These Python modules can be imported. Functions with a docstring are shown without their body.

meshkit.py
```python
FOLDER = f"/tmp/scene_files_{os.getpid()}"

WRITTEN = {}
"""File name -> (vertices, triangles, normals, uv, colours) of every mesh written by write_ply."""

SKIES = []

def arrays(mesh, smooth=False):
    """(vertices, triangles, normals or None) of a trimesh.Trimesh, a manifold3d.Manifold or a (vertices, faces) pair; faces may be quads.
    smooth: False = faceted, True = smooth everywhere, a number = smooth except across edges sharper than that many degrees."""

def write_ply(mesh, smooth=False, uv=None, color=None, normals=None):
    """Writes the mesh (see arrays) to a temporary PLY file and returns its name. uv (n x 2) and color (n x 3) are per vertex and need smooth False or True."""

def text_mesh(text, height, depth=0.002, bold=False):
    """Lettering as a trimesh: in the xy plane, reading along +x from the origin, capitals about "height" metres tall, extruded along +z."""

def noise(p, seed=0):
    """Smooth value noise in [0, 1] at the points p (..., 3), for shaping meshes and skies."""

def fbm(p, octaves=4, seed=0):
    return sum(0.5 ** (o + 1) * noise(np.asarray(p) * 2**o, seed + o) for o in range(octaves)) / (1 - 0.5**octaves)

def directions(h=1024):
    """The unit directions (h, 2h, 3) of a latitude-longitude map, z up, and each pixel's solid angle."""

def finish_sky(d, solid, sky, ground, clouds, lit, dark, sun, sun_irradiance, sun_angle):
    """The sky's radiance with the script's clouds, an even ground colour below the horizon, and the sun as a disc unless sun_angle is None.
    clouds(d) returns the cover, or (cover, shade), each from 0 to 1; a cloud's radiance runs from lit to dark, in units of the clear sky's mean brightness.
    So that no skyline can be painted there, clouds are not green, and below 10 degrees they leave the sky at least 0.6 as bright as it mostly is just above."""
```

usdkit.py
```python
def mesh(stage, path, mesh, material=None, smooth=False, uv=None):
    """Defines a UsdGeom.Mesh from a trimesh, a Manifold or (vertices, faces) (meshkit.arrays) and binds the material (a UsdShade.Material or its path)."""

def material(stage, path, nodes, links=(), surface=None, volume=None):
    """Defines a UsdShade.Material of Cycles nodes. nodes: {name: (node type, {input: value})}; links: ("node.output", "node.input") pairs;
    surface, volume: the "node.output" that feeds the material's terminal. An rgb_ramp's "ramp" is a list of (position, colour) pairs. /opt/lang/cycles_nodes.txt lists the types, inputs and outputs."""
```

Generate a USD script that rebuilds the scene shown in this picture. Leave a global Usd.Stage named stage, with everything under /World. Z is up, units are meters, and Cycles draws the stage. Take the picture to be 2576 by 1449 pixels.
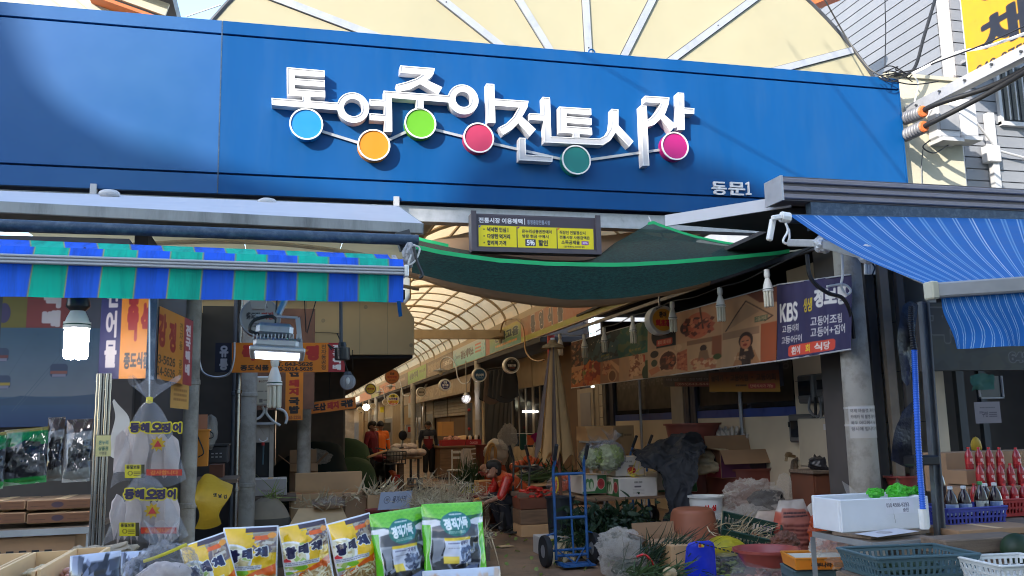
import math,random,glob
import numpy as np,trimesh,usdkit,meshkit
import manifold3d as m3
from shapely.geometry import Polygon,LineString,Point,box as sbox
from shapely.ops import unary_union
from shapely import affinity
from PIL import Image,ImageDraw,ImageFont
from pxr import Usd,UsdGeom,UsdLux,UsdShade,Gf,Sdf,Vt
stage=Usd.Stage.CreateInMemory()
UsdGeom.SetStageUpAxis(stage,'Z');UsdGeom.SetStageMetersPerUnit(stage,1.0)
world=UsdGeom.Xform.Define(stage,'/World');stage.SetDefaultPrim(world.GetPrim())
UsdGeom.Scope.Define(stage,'/World/Looks')
YAW,PIT,ROL,FPX=math.radians(14.5),math.radians(8.8),math.radians(1.3),2250.0
EYE=np.array([0,0,1.5])
_fh=np.array([math.sin(YAW),math.cos(YAW),0]);_r0=np.array([math.cos(YAW),-math.sin(YAW),0])
FWD=_fh*math.cos(PIT)+np.array([0,0,math.sin(PIT)]);_u0=np.cross(_r0,FWD)
UPV=_u0*math.cos(ROL)+_r0*math.sin(ROL);RGT=_r0*math.cos(ROL)-_u0*math.sin(ROL)
cam=UsdGeom.Camera.Define(stage,'/World/camera')
_m=np.eye(4);_m[0,:3]=RGT;_m[1,:3]=UPV;_m[2,:3]=-FWD;_m[3,:3]=EYE
cam.AddTransformOp().Set(Gf.Matrix4d(*_m.ravel().tolist()))
cam.CreateHorizontalApertureAttr(36.0);cam.CreateFocalLengthAttr(36.0*FPX/2576)
cam.CreateVerticalApertureAttr(36.0*9/16)
cam.CreateClippingRangeAttr(Gf.Vec2f(0.05,5000));cam.CreateFStopAttr(0.0)
EXPOSURE=2.15
cam.CreateExposureAttr(EXPOSURE)
SUN=np.array([-1.1,-1.0,0.71]);SUN=SUN/np.linalg.norm(SUN)
SUN_EL,SUN_ROT=math.asin(SUN[2]),math.atan2(SUN[0],SUN[1])
SKY_STRENGTH,SUN_INTENSITY=0.15,0.52
sky=UsdLux.DomeLight.Define(stage,'/World/sky')
sky.GetPrim().SetCustomDataByKey('kind','structure')
skymat=usdkit.material(stage,'/World/Looks/sky',{
    's':('sky_texture',{'sky_type':'single_scattering','sun_disc':False,'sun_elevation':SUN_EL,'sun_rotation':SUN_ROT}),
    'b':('background_shader',{'strength':SKY_STRENGTH})},[('s.color','b.color')],surface='b.background')
UsdShade.MaterialBindingAPI.Apply(sky.GetPrim()).Bind(skymat)
sun=UsdLux.DistantLight.Define(stage,'/World/sun')
sun.CreateNormalizeAttr(True);sun.CreateIntensityAttr(SUN_INTENSITY);sun.CreateAngleAttr(0.55);sun.CreateColorAttr(Gf.Vec3f(1.0,0.93,0.82))
_z=SUN;_x=np.cross([0,0,1],_z);_x /= np.linalg.norm(_x);_y=np.cross(_z,_x)
_m=np.eye(4);_m[0,:3]=_x;_m[1,:3]=_y;_m[2,:3]=_z
sun.AddTransformOp().Set(Gf.Matrix4d(*_m.ravel().tolist()))
def ray(x,y):return FWD+RGT*(x-1288)/FPX-UPV*(y-724)/FPX
def aY(x,y,Y):d=ray(x,y);return EYE+d*(Y/d[1])
def aX(x,y,X):d=ray(x,y);return EYE+d*(X/d[0])
def aZ(x,y,Z=0.0):d=ray(x,y);return EYE+d*((Z-1.5)/d[2])
V=lambda*a:np.array(a,float)
_used={}
def numbered(parent,name):
    k=(parent,name);n=_used.get(k,-1)+1;_used[k]=n
    return f'{parent}/{name}'+(f'_{n:03d}' if n else '')
def tag(prim,label=None,cat=None,group=None,kind=None):
    for k,v in (('label',label),('category',cat),('group',group),('kind',kind)):
        if v:prim.SetCustomDataByKey(k,v)
def _mesh(path,m,mat,smooth):
    if isinstance(m,(list,)):m=cat(*m)
    col=getattr(m,'_col',None)
    p=usdkit.mesh(stage,path,m,MAT(mat),smooth=False if col is not None and smooth not in (True,) else smooth)
    if col is not None:
        UsdGeom.PrimvarsAPI(p).CreatePrimvar('tint',Sdf.ValueTypeNames.Color3fArray,'vertex').Set(Vt.Vec3fArray.FromNumpy(np.asarray(col,np.float32)))
    return p
class Thing:
    """An Xform at the thing's base, directly under /World; its parts are its children."""
    def __init__(s,name,label,category,loc=(0,0,0),rz=0.0,group=None,kind=None,local=False):
        s.path=numbered('/World',name);s.loc=np.array(loc,float);s.local=local
        s.cat,s.group=category,group
        x=UsdGeom.Xform.Define(stage,s.path);x.AddTranslateOp().Set(Gf.Vec3d(*map(float,loc)));x.AddRotateZOp().Set(math.degrees(rz))
        s.x=x;tag(x.GetPrim(),label,category,group,kind)
        s.name=name
    def add(s,name,m,mat,under=None,smooth=False,label=None,kind=None):
        if isinstance(m,list):m=cat(*m)
        if not s.local:
            c=getattr(m,'_col',None)
            m=trimesh.Trimesh(np.array(m.vertices)-s.loc,m.faces,process=False)
            if c is not None:m._col=c
        p=_mesh(numbered(under or s.path,name),m,mat,smooth)
        tag(p.GetPrim(),label=label,kind=kind)
        return str(p.GetPath())
    def copy(s,label,loc,rz=0.0,group=None,scale=None):
        path=numbered('/World',s.name)
        x=UsdGeom.Xform.Define(stage,path)
        x.GetPrim().GetReferences().AddInternalReference(s.path)
        x.ClearXformOpOrder()
        x.AddTranslateOp().Set(Gf.Vec3d(*map(float,loc)));x.AddRotateZOp().Set(math.degrees(rz))
        if scale is not None:x.AddScaleOp().Set(Gf.Vec3f(*([scale]*3 if np.isscalar(scale) else scale)))
        tag(x.GetPrim(),label,s.cat,group or s.group)
        x.GetPrim().SetInstanceable(True)
        return x
def single(name,m,mat,label=None,cat_=None,group=None,kind=None,smooth=False):
    """A thing that is one mesh."""
    p=_mesh(numbered('/World',name),m,mat,smooth);tag(p.GetPrim(),label,cat_,group,kind);return p
def lin(c):
    """sRGB 0-255 colour to linear"""
    c=np.asarray(c,float)/255;return np.where(c <= .04045,c/12.92,((c+.055)/1.055)**2.4)
_mats={}
def MAT(k):
    if isinstance(k,UsdShade.Material):return k
    return _mats[k]
def mk(name,col,rough=.6,metal=0.,var=.18,scale=3.,bump=0.,bscale=40.,dirt=0.,dirtcol=(.05,.045,.035),dscale=1.2,vstretch=None,spec=.5,coat=0.,tint=False,emis=None,trans=0.,thin=0.,random_=0.):
    """A plain surface: base colour with mottling, optional dirt blotches, optional fine relief. tint: colour from the mesh's own print."""
    n,l={},[]
    n['g']=('geometry',{});n['tc']=('texture_coordinate',{})
    n['p']=('principled_bsdf',{'roughness':rough,'metallic':metal,'specular_ior_level':spec,'coat_weight':coat})
    src='g.position'
    if vstretch:
        n['mp']=('mapping',{'scale':vstretch});l.append(('g.position','mp.vector'));src='mp.vector'
    n['n']=('noise_texture',{'scale':scale,'detail':5.0,'roughness':.6});l.append((src,'n.vector'))
    if tint:
        n['a']=('attribute',{'attribute':'tint'});base='a.color'
    else:
        n['a']=('color',{'value':tuple(col)});base='a.color'
    n['mr']=('map_range',{'from_min':.3,'from_max':.7,'to_min':1-var,'to_max':1+var});l.append(('n.fac','mr.value'))
    n['vm']=('vector_math',{'math_type':'scale'});l += [(base,'vm.vector1'),('mr.result','vm.scale')]
    out='vm.vector'
    if random_:
        n['oi']=('object_info',{});n['rr']=('map_range',{'from_min':0.,'from_max':1.,'to_min':1-random_,'to_max':1+random_});l.append(('oi.random','rr.value'))
        n['v2']=('vector_math',{'math_type':'scale'});l += [(out,'v2.vector1'),('rr.result','v2.scale')];out='v2.vector'
    if dirt:
        n['dn']=('noise_texture',{'scale':dscale,'detail':7.0,'roughness':.68});l.append((src,'dn.vector'))
        n['dm']=('map_range',{'from_min':.46,'from_max':.72,'to_min':0.,'to_max':dirt,'clamp':True});l.append(('dn.fac','dm.value'))
        n['mx']=('mix_color',{'b':tuple(dirtcol)});l += [(out,'mx.a'),('dm.result','mx.fac')];out='mx.result'
    l.append((out,'p.base_color'))
    n['rm']=('map_range',{'from_min':.3,'from_max':.7,'to_min':max(rough-.1,.03),'to_max':min(rough+.1,1)});l += [('n.fac','rm.value'),('rm.result','p.roughness')]
    if bump:
        n['bn']=('noise_texture',{'scale':bscale,'detail':4.0});l.append(('g.position','bn.vector'))
        n['b']=('bump',{'strength':1.0,'distance':bump});l += [('bn.fac','b.height'),('b.normal','p.normal')]
    surf='p.BSDF'
    if trans:
        n['tr']=('translucent_bsdf',{});l.append((out,'tr.color'))
        n['ms']=('mix_closure',{'fac':trans});l += [('p.BSDF','ms.closure1'),('tr.BSDF','ms.closure2')];surf='ms.closure'
    if emis:
        n['p'][1].update({'emission_color':tuple(col),'emission_strength':emis})
    if thin:
        n['tp']=('transparent_bsdf',{});n['m2']=('mix_closure',{'fac':thin});l += [(surf,'m2.closure1'),('tp.BSDF','m2.closure2')];surf='m2.closure'
    _mats[name]=usdkit.material(stage,'/World/Looks/'+name,n,l,surface=surf)
    return name
def cat(*ms):
    ms=[m for m in ms if m is not None]
    if len(ms)==1:return ms[0]
    vs,fs,cs,k=[],[],[],0
    for m in ms:
        vs.append(np.asarray(m.vertices));fs.append(np.asarray(m.faces)+k);k += len(vs[-1]);cs.append(getattr(m,'_col',None))
    t=trimesh.Trimesh(np.vstack(vs),np.vstack(fs),process=False)
    if all(c is not None for c in cs):t._col=np.vstack(cs)
    return t
def tm(v,f):
    f=np.asarray(f)
    if f.shape[1]==4:f=np.vstack([f[:,[0,1,2]],f[:,[0,2,3]]])
    return trimesh.Trimesh(np.asarray(v,float),f,process=False)
def rotz(a):c,s=math.cos(a),math.sin(a);return np.array([[c,-s,0],[s,c,0],[0,0,1.]])
def rotx(a):c,s=math.cos(a),math.sin(a);return np.array([[1.,0,0],[0,c,-s],[0,s,c]])
def roty(a):c,s=math.cos(a),math.sin(a);return np.array([[c,0,s],[0,1.,0],[-s,0,c]])
_BF=np.array([[0,2,3,1],[4,5,7,6],[0,1,5,4],[2,6,7,3],[0,4,6,2],[1,3,7,5]])
def box(c,s,R=None,bev=0.):
    """box of size s centred at c, rotated by R (matrix or angle about z); bev = chamfer"""
    h=np.asarray(s,float)/2
    if bev:
        bev=min(bev,h.min()*.6);v=[]
        for sx in (-1,1):
            for sy in (-1,1):
                for sz in (-1,1):
                    for k in range(3):
                        q=h.copy();q -= bev;q[k] += bev;v.append(q*(sx,sy,sz))
        m=trimesh.convex.convex_hull(np.array(v))
        v,f=np.array(m.vertices),np.array(m.faces)
    else:
        v=np.array([[x,y,z] for z in (-1,1) for y in (-1,1) for x in (-1,1)],float)*h;f=np.vstack([_BF[:,[0,1,2]],_BF[:,[0,2,3]]])
    if R is not None:v=v @ (rotz(R) if np.isscalar(R) else R).T
    return tm(v+np.asarray(c,float),f)
def bx(x0,x1,y0,y1,z0,z1,bev=0.):return box(((x0+x1)/2,(y0+y1)/2,(z0+z1)/2),(abs(x1-x0),abs(y1-y0),abs(z1-z0)),bev=bev)
def bar(p,q,w,h,up=(0,0,1),bev=0.):
    """beam from p to q, w wide, h high"""
    p,q=np.asarray(p,float),np.asarray(q,float);d=q-p;L=np.linalg.norm(d);d=d/L
    a=np.cross(d,up);a=a/np.linalg.norm(a) if np.linalg.norm(a)>1e-6 else np.array([1.,0,0]);b=np.cross(a,d)
    return box((p+q)/2,(L,w,h),R=np.stack([d,a,b],1),bev=bev)
def tube(pts,r,n=8,close=True):
    p=np.asarray(pts,float);k=len(p);r=np.broadcast_to(r,(k,))
    t=np.gradient(p,axis=0);t /= np.linalg.norm(t,axis=1,keepdims=True)+1e-12
    a=np.cross(t[0],[0,0,1.]);a=a if np.linalg.norm(a)>1e-3 else np.array([1.,0,0]);fr=[]
    for i in range(k):
        a=a-t[i]*(a @ t[i]);a=a/np.linalg.norm(a);fr.append((a,np.cross(t[i],a)))
    th=np.arange(n)*2*np.pi/n
    v=np.vstack([p[i]+r[i]*(np.cos(th)[:,None]*fr[i][0]+np.sin(th)[:,None]*fr[i][1]) for i in range(k)])
    i,j=np.meshgrid(np.arange(k-1),np.arange(n),indexing='ij')
    q=np.stack([i*n+j,i*n+(j+1) % n,(i+1)*n+(j+1) % n,(i+1)*n+j],-1).reshape(-1,4)
    f=np.vstack([q[:,[0,1,2]],q[:,[0,2,3]]])
    if close:
        v=np.vstack([v,p[0],p[-1]]);m=len(v)
        f=np.vstack([f,[[(x+1) % n,x,m-2] for x in range(n)],[[(k-1)*n+x,(k-1)*n+(x+1) % n,m-1] for x in range(n)]])
    return tm(v,f)
def curve(pts,n=24):
    """smooth curve through points (Catmull-Rom)"""
    p=np.asarray(pts,float);p=np.vstack([2*p[0]-p[1],p,2*p[-1]-p[-2]]);out=[]
    k=len(p)-3;per=max(2,n // k)
    for i in range(k):
        for t in np.linspace(0,1,per,endpoint=False):
            a,b,c,d=p[i:i+4];out.append(.5*(2*b+(c-a)*t+(2*a-5*b+4*c-d)*t*t+(3*b-a-3*c+d)*t**3))
    return np.array(out+[p[-2]])
def lathe(prof,c=(0,0,0),n=20,sq=(1,1),R=None):
    """profile [(r,z)...] turned about z"""
    pr=np.asarray(prof,float);k=len(pr);th=np.arange(n)*2*np.pi/n
    v=np.stack([np.outer(pr[:,0],np.cos(th))*sq[0],np.outer(pr[:,0],np.sin(th))*sq[1],np.repeat(pr[:,1:2],n,1)],-1).reshape(-1,3)
    i,j=np.meshgrid(np.arange(k-1),np.arange(n),indexing='ij')
    q=np.stack([i*n+j,i*n+(j+1) % n,(i+1)*n+(j+1) % n,(i+1)*n+j],-1).reshape(-1,4)
    if R is not None:v=v @ R.T
    return tm(v+np.asarray(c,float),q)
def sheet(f,nu,nv):
    """surface f(u,v) on a grid; f takes arrays, returns (...,3)"""
    u,v=np.meshgrid(np.linspace(0,1,nu+1),np.linspace(0,1,nv+1),indexing='ij')
    P=np.asarray(f(u,v),float).reshape(-1,3);w=nv+1
    i,j=np.meshgrid(np.arange(nu),np.arange(nv),indexing='ij')
    q=np.stack([i*w+j,(i+1)*w+j,(i+1)*w+j+1,i*w+j+1],-1).reshape(-1,4)
    return tm(P,q)
def quadf(p00,p10,p11,p01):
    p00,p10,p11,p01=(np.asarray(p,float) for p in (p00,p10,p11,p01))
    return lambda u,v:((1-u)*(1-v))[...,None]*p00+(u*(1-v))[...,None]*p10+(u*v)[...,None]*p11+((1-u)*v)[...,None]*p01
def extr(poly,h,M=None):
    """shapely polygon extruded by h along its z; M: 4x4, or a function of (x,y,z) arrays"""
    gs=[g for g in getattr(poly,'geoms',[poly]) if g.area>1e-9]
    m=trimesh.util.concatenate([trimesh.creation.extrude_polygon(g,h,engine='earcut') for g in gs])
    v=np.array(m.vertices)
    if M is not None:v=v @ M[:3,:3].T+M[:3,3] if isinstance(M,np.ndarray) else np.asarray(M(v[:,0],v[:,1],v[:,2]))
    return tm(v,m.faces)
def facing(o,right,up):
    """4x4 whose x,y,z axes are right, up, right x up at o"""
    M=np.eye(4);r=np.asarray(right,float);r=r/np.linalg.norm(r);u=np.asarray(up,float);u=u-r*(u @ r);u /= np.linalg.norm(u)
    M[:3,0],M[:3,1],M[:3,2],M[:3,3]=r,u,np.cross(r,u),o;return M
FRONT=lambda o:facing(o,(1,0,0),(0,0,1))
def lump(c,r,seed=0,amp=.25,freq=2.2,sub=3,flat=None,R=None):
    """irregular rounded lump; flat: cut off below this fraction of r (rests on something)"""
    m=trimesh.creation.icosphere(subdivisions=sub);v=np.array(m.vertices)
    d=meshkit.fbm(v*freq+seed*7.13,4,seed)-.5
    v=v*(1+amp*2*d)[:,None]
    if flat is not None:v[:,2]=np.maximum(v[:,2],-flat)
    v=v*np.asarray(r,float)
    if R is not None:v=v @ (rotz(R) if np.isscalar(R) else R).T
    return tm(v+np.asarray(c,float),m.faces)
def rough(m,amp,freq,seed=0):
    v=np.array(m.vertices);d=np.stack([meshkit.fbm(v*freq+11*k,3,seed+k)-.5 for k in range(3)],-1)
    return tm(v+2*amp*d,m.faces)
_fonts={}
def font(sz):
    if sz not in _fonts:
        _fonts[sz]=ImageFont.truetype(glob.glob('/opt/blender-*/*/datafiles/fonts/Noto Sans CJK*')[0],sz)
    return _fonts[sz]
class Art:
    """a drawing, in units 0..W, 0..H from the top left"""
    def __init__(s,W,H,bg,res):
        s.k=res;s.W,s.H=W,H;s.im=Image.new('RGB',(int(W*res),int(H*res)),bg);s.d=ImageDraw.Draw(s.im)
    def rect(s,x0,y0,x1,y1,c):s.d.rectangle([x0*s.k,y0*s.k,x1*s.k,y1*s.k],fill=c)
    def rrect(s,x0,y0,x1,y1,r,c):s.d.rounded_rectangle([x0*s.k,y0*s.k,x1*s.k,y1*s.k],r*s.k,fill=c)
    def ell(s,x0,y0,x1,y1,c):s.d.ellipse([x0*s.k,y0*s.k,x1*s.k,y1*s.k],fill=c)
    def poly(s,pts,c):s.d.polygon([(x*s.k,y*s.k) for x,y in pts],fill=c)
    def line(s,pts,c,w=1):s.d.line([(x*s.k,y*s.k) for x,y in pts],fill=c,width=max(1,int(w*s.k)),joint='curve')
    def text(s,t,x0,y0,x1,y1,c,bold=2,out=None,ow=4,rot=0,vert=False,skew=0):
        """t stretched into the box; vert: one character under the other"""
        sz=64
        if vert:
            n=len(t);h=(y1-y0)/n
            for i,ch in enumerate(t):
                if ch != ' ':s.text(ch,x0,y0+h*(i+.04),x1,y0+h*(i+.96),c,bold,out,ow)
            return
        pad=6+ow
        l,tp,r,b=font(sz).getbbox(t,stroke_width=bold+(ow if out else 0))
        for col,st in (((out,bold+ow),) if out else ())+((c,bold),):
            g=Image.new('L',(r-l+2*pad,b-tp+2*pad),0)
            ImageDraw.Draw(g).text((pad-l,pad-tp),t,255,font(sz),stroke_width=st)
            g=g.crop((pad,pad,pad+r-l,pad+b-tp))
            w,hh=max(1,int((x1-x0)*s.k)),max(1,int((y1-y0)*s.k))
            g=g.resize((w,hh),Image.LANCZOS)
            if skew:g=g.transform(g.size,Image.AFFINE,(1,skew,-skew*hh/2,0,1,0),Image.BILINEAR)
            cx,cy=x0*s.k,y0*s.k
            if rot:
                cx,cy=cx+w/2,cy+hh/2;g=g.rotate(rot,expand=True,resample=Image.BICUBIC);cx,cy=cx-g.size[0]/2,cy-g.size[1]/2
            s.im.paste(Image.new('RGB',g.size,col),(int(cx),int(cy)),g)
    def lines(s,x0,y0,x1,y1,c,n,seed=0,w=.5):
        """rows of print too small to read"""
        r=random.Random(seed);h=(y1-y0)/n
        for i in range(n):
            x=x0
            while x<x1:
                l=r.uniform(.03,.14)*(x1-x0);s.rect(x,y0+h*i,min(x1,x+l),y0+h*(i+w),c);x += l+.02*(x1-x0)
    def speck(s,x0,y0,x1,y1,cols,n,size,seed=0,asp=1.0):
        r=random.Random(seed)
        for _ in range(n):
            x,y,q=r.uniform(x0,x1),r.uniform(y0,y1),size*r.uniform(.5,1.5);a=r.uniform(0,3.14);L=q*asp
            dx,dy=math.cos(a),math.sin(a)
            s.poly([(x-dx*L-dy*q,y-dy*L+dx*q),(x+dx*L-dy*q,y+dy*L+dx*q),(x+dx*L+dy*q,y+dy*L-dx*q),(x-dx*L+dy*q,y-dy*L-dx*q)],r.choice(cols))
    def grad(s,x0,y0,x1,y1,c0,c1,horiz=False):
        n=40
        for i in range(n):
            t=i/(n-1);c=tuple(int(a+(b-a)*t) for a,b in zip(c0,c1))
            if horiz:s.rect(x0+(x1-x0)*i/n,y0,x0+(x1-x0)*(i+1.2)/n,y1,c)
            else:s.rect(x0,y0+(y1-y0)*i/n,x1,y0+(y1-y0)*(i+1.2)/n,c)
def printed(art,f,nu,nv):
    """a sheet f(u,v) (v = 0 at the bottom) that carries the drawing"""
    m=sheet(f,nu,nv)
    im=np.asarray(art.im.resize((nu+1,nv+1),Image.BOX if art.im.size[0]>nu else Image.BILINEAR),float)[::-1]
    m._col=lin(im.transpose(1,0,2).reshape(-1,3))
    return m
def flat_print(art,o,right,up,nu,nv):
    o,right,up=(np.asarray(a,float) for a in (o,right,up))
    return printed(art,lambda u,v:o+u[...,None]*right+v[...,None]*up,nu,nv)
mk('print',(1,1,1),.45,tint=True,var=.06,scale=6)
mk('print_cloth',(1,1,1),.75,tint=True,var=.1,scale=5,bump=.0006,bscale=300)
mk('print_gloss',(1,1,1),.16,tint=True,var=.05,scale=6,spec=.6)
mk('blue_chalk',(.003,.075,.24),.48,var=.08,scale=.6,spec=.4,dirt=.15,dirtcol=(.05,.15,.24),dscale=.5)
mk('blue_paint',(.002,.064,.215),.42,var=.06,scale=.5,spec=.2,dirt=.14,dirtcol=(.05,.11,.2),dscale=1.3,vstretch=(2.2,1,.3))
mk('groove',(.008,.03,.10),.7)
mk('white_letter',(.60,.60,.62),.35,var=.04)
mk('cream_poly',(.44,.40,.265),.45,var=.04,scale=.8,dirt=.14,dirtcol=(.5,.40,.22),dscale=.9,trans=.2)
mk('alu',(.42,.43,.46),.38,.35,var=.08)
mk('galv',(.42,.43,.46),.42,.75,var=.15,scale=8)
mk('steel_dark',(.06,.065,.075),.5,.3)
mk('black_plastic',(.012,.012,.014),.4)
mk('black_rubber',(.018,.018,.02),.75)
mk('white_plastic',(.72,.72,.70),.35,var=.05)
mk('grey_plastic',(.25,.25,.26),.45)
mk('siding',(.20,.21,.235),.55,var=.06,scale=1.5,dirt=.12,dirtcol=(.25,.25,.26))
mk('white_trim',(.46,.46,.47),.5,var=.05,dirt=.12,dirtcol=(.4,.38,.34))
mk('cream_wall',(.46,.43,.33),.7,var=.06,scale=1.,dirt=.2,dirtcol=(.42,.36,.26),bump=.002,bscale=50)
mk('beige_metal',(.66,.50,.29),.5,var=.06,scale=.8,dirt=.12,dirtcol=(.22,.16,.09))
mk('brown_gutter',(.115,.10,.105),.45,.3,var=.15,scale=2)
mk('canopy_white',(.50,.51,.56),.5,var=.1,scale=2,dirt=.3,dirtcol=(.25,.25,.27),dscale=2)
mk('canopy_fascia',(.30,.32,.33),.5,.2,var=.12,scale=3,dirt=.7,dirtcol=(.03,.035,.035),dscale=1.5,vstretch=(3,3,.5))
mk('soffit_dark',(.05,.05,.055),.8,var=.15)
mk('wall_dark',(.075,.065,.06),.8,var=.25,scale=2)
mk('wall_mid',(.24,.19,.14),.75,var=.25,scale=1.5,dirt=.5)
mk('pipe_blue',(.02,.045,.085),.45,var=.2,scale=3,dirt=.25,dirtcol=(.25,.32,.38),dscale=14)
mk('poly_roof',(.80,.60,.34),.4,var=.08,trans=.42,scale=1)
mk('rib_beige',(.42,.33,.22),.5,var=.12,scale=3)
mk('blue_cloth',(.02,.16,.55),.8,var=.06,tint=True,trans=.35,bump=.0004,bscale=400)
mk('stripe_cloth',(.02,.16,.55),.8,var=.08,tint=True,trans=.30,bump=.0004,bscale=400,dirt=.45,dirtcol=(.01,.03,.06),dscale=2.2,vstretch=(7,2,.7))
mk('net_dark',(.009,.034,.027),.7,var=.95,scale=26,bump=.004,bscale=160,vstretch=(1,1,3.2),trans=.35,thin=.14)
mk('net_edge',(.02,.50,.17),.6,var=.12,trans=.25)
mk('tan_sheet',(.36,.24,.15),.5,var=.14,scale=1.2,trans=.55,dirt=.2)
mk('glass_dark',(.012,.014,.018),.08,var=.1,spec=.8)
mk('chrome',(.40,.38,.35),.16,1.,var=.05)
mk('concrete_pole',(.36,.33,.28),.75,var=.12,scale=2,dirt=.6,dirtcol=(.10,.075,.05),dscale=5,bump=.003,bscale=60)
mk('cable',(.012,.012,.013),.5)
mk('white_cable',(.6,.6,.58),.5)
mk('coil',(.19,.19,.20),.5,.3)
mk('orange_end',(.5,.12,.03),.6)
mk('brass',(.30,.20,.11),.35,.8,var=.15)
mk('lamp_white',(.70,.68,.62),.4)
mk('cfl_glass',(.62,.57,.44),.35,var=.05)
mk('lit_white',(1.,.97,1.),.4,emis=9.)
mk('lit_led',(.75,.85,1.),.4,emis=1.3)
mk('lit_soft',(1.,.98,.9),.4,emis=3.)
mk('cream_low',(.62,.52,.38),.6,var=.05,scale=1,dirt=.15,dirtcol=(.3,.22,.14))
mk('blue_stripe',(.02,.06,.25),.4)
mk('dark_frame',(.05,.055,.075),.4,.3)
mk('beige_frame',(.36,.31,.24),.5)
mk('meter_grey',(.10,.10,.10),.4,dirt=.2)
mk('panel_cream',(.42,.36,.27),.55,var=.06,dirt=.2)
mk('wood_red',(.16,.055,.03),.5,var=.2,scale=3,dirt=.25)
mk('wood_brown',(.20,.12,.07),.6,var=.3,scale=4,vstretch=(1,1,8))
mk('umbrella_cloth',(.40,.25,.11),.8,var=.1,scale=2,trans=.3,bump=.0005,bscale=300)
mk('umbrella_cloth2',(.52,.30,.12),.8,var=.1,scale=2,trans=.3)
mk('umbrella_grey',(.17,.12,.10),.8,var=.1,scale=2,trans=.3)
mk('tub_red',(.20,.05,.035),.5,var=.12,scale=4,dirt=.2,dirtcol=(.09,.03,.02))
mk('tub_orange',(.30,.095,.045),.55,var=.12,scale=4,dirt=.2,dirtcol=(.16,.05,.03))
mk('bowl_red',(.30,.06,.05),.4,var=.1)
mk('card',(.56,.34,.17),.8,var=.1,scale=3,bump=.0008,bscale=60)
mk('card_dark',(.34,.20,.11),.8,var=.12,scale=3,bump=.0008,bscale=60)
mk('card_light',(.70,.47,.25),.8,var=.08,scale=3)
mk('card_orange',(.62,.34,.12),.8,var=.08,scale=3)
mk('white_card',(.62,.56,.50),.7,var=.06,scale=3)
mk('foam',(.70,.72,.76),.6,var=.04,scale=6,dirt=.12,dirtcol=(.4,.4,.42),bump=.0008,bscale=200)
mk('film',(.22,.22,.24),.14,var=.0,thin=.80,spec=1.0,bump=.006,bscale=45)
mk('film_white',(.60,.56,.50),.14,var=.1,thin=.74,spec=1.,trans=.35,bump=.01,bscale=28)
mk('film_clear',(.85,.85,.88),.1,var=.1,thin=.74,spec=1.,bump=.006,bscale=45)
mk('film_yellow',(.75,.65,.05),.3,var=.15,thin=.25,trans=.4,bump=.004,bscale=50)
mk('film_black',(.012,.012,.016),.28,var=.3,bump=.006,bscale=40,spec=.6)
mk('film_orange',(.62,.12,.04),.35,var=.15,trans=.4,bump=.004,bscale=50)
mk('film_green',(.12,.62,.06),.3,var=.15,trans=.4,bump=.004,bscale=60)
mk('film_gold',(.55,.36,.03),.4,var=.15,trans=.3,bump=.004,bscale=40)
mk('black_cloth',(.022,.024,.03),.8,var=.3,scale=6,bump=.002,bscale=90)
mk('sack_cloth',(.30,.24,.17),.9,var=.12,scale=5,bump=.0015,bscale=300)
mk('sack_dark',(.10,.085,.065),.9,var=.15,scale=5,bump=.0015,bscale=300)
mk('rice_sack',(.62,.56,.50),.55,var=.1,scale=5,trans=.2)
mk('leaf',(.045,.085,.028),.55,var=.35,scale=12,trans=.25,random_=.2)
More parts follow.
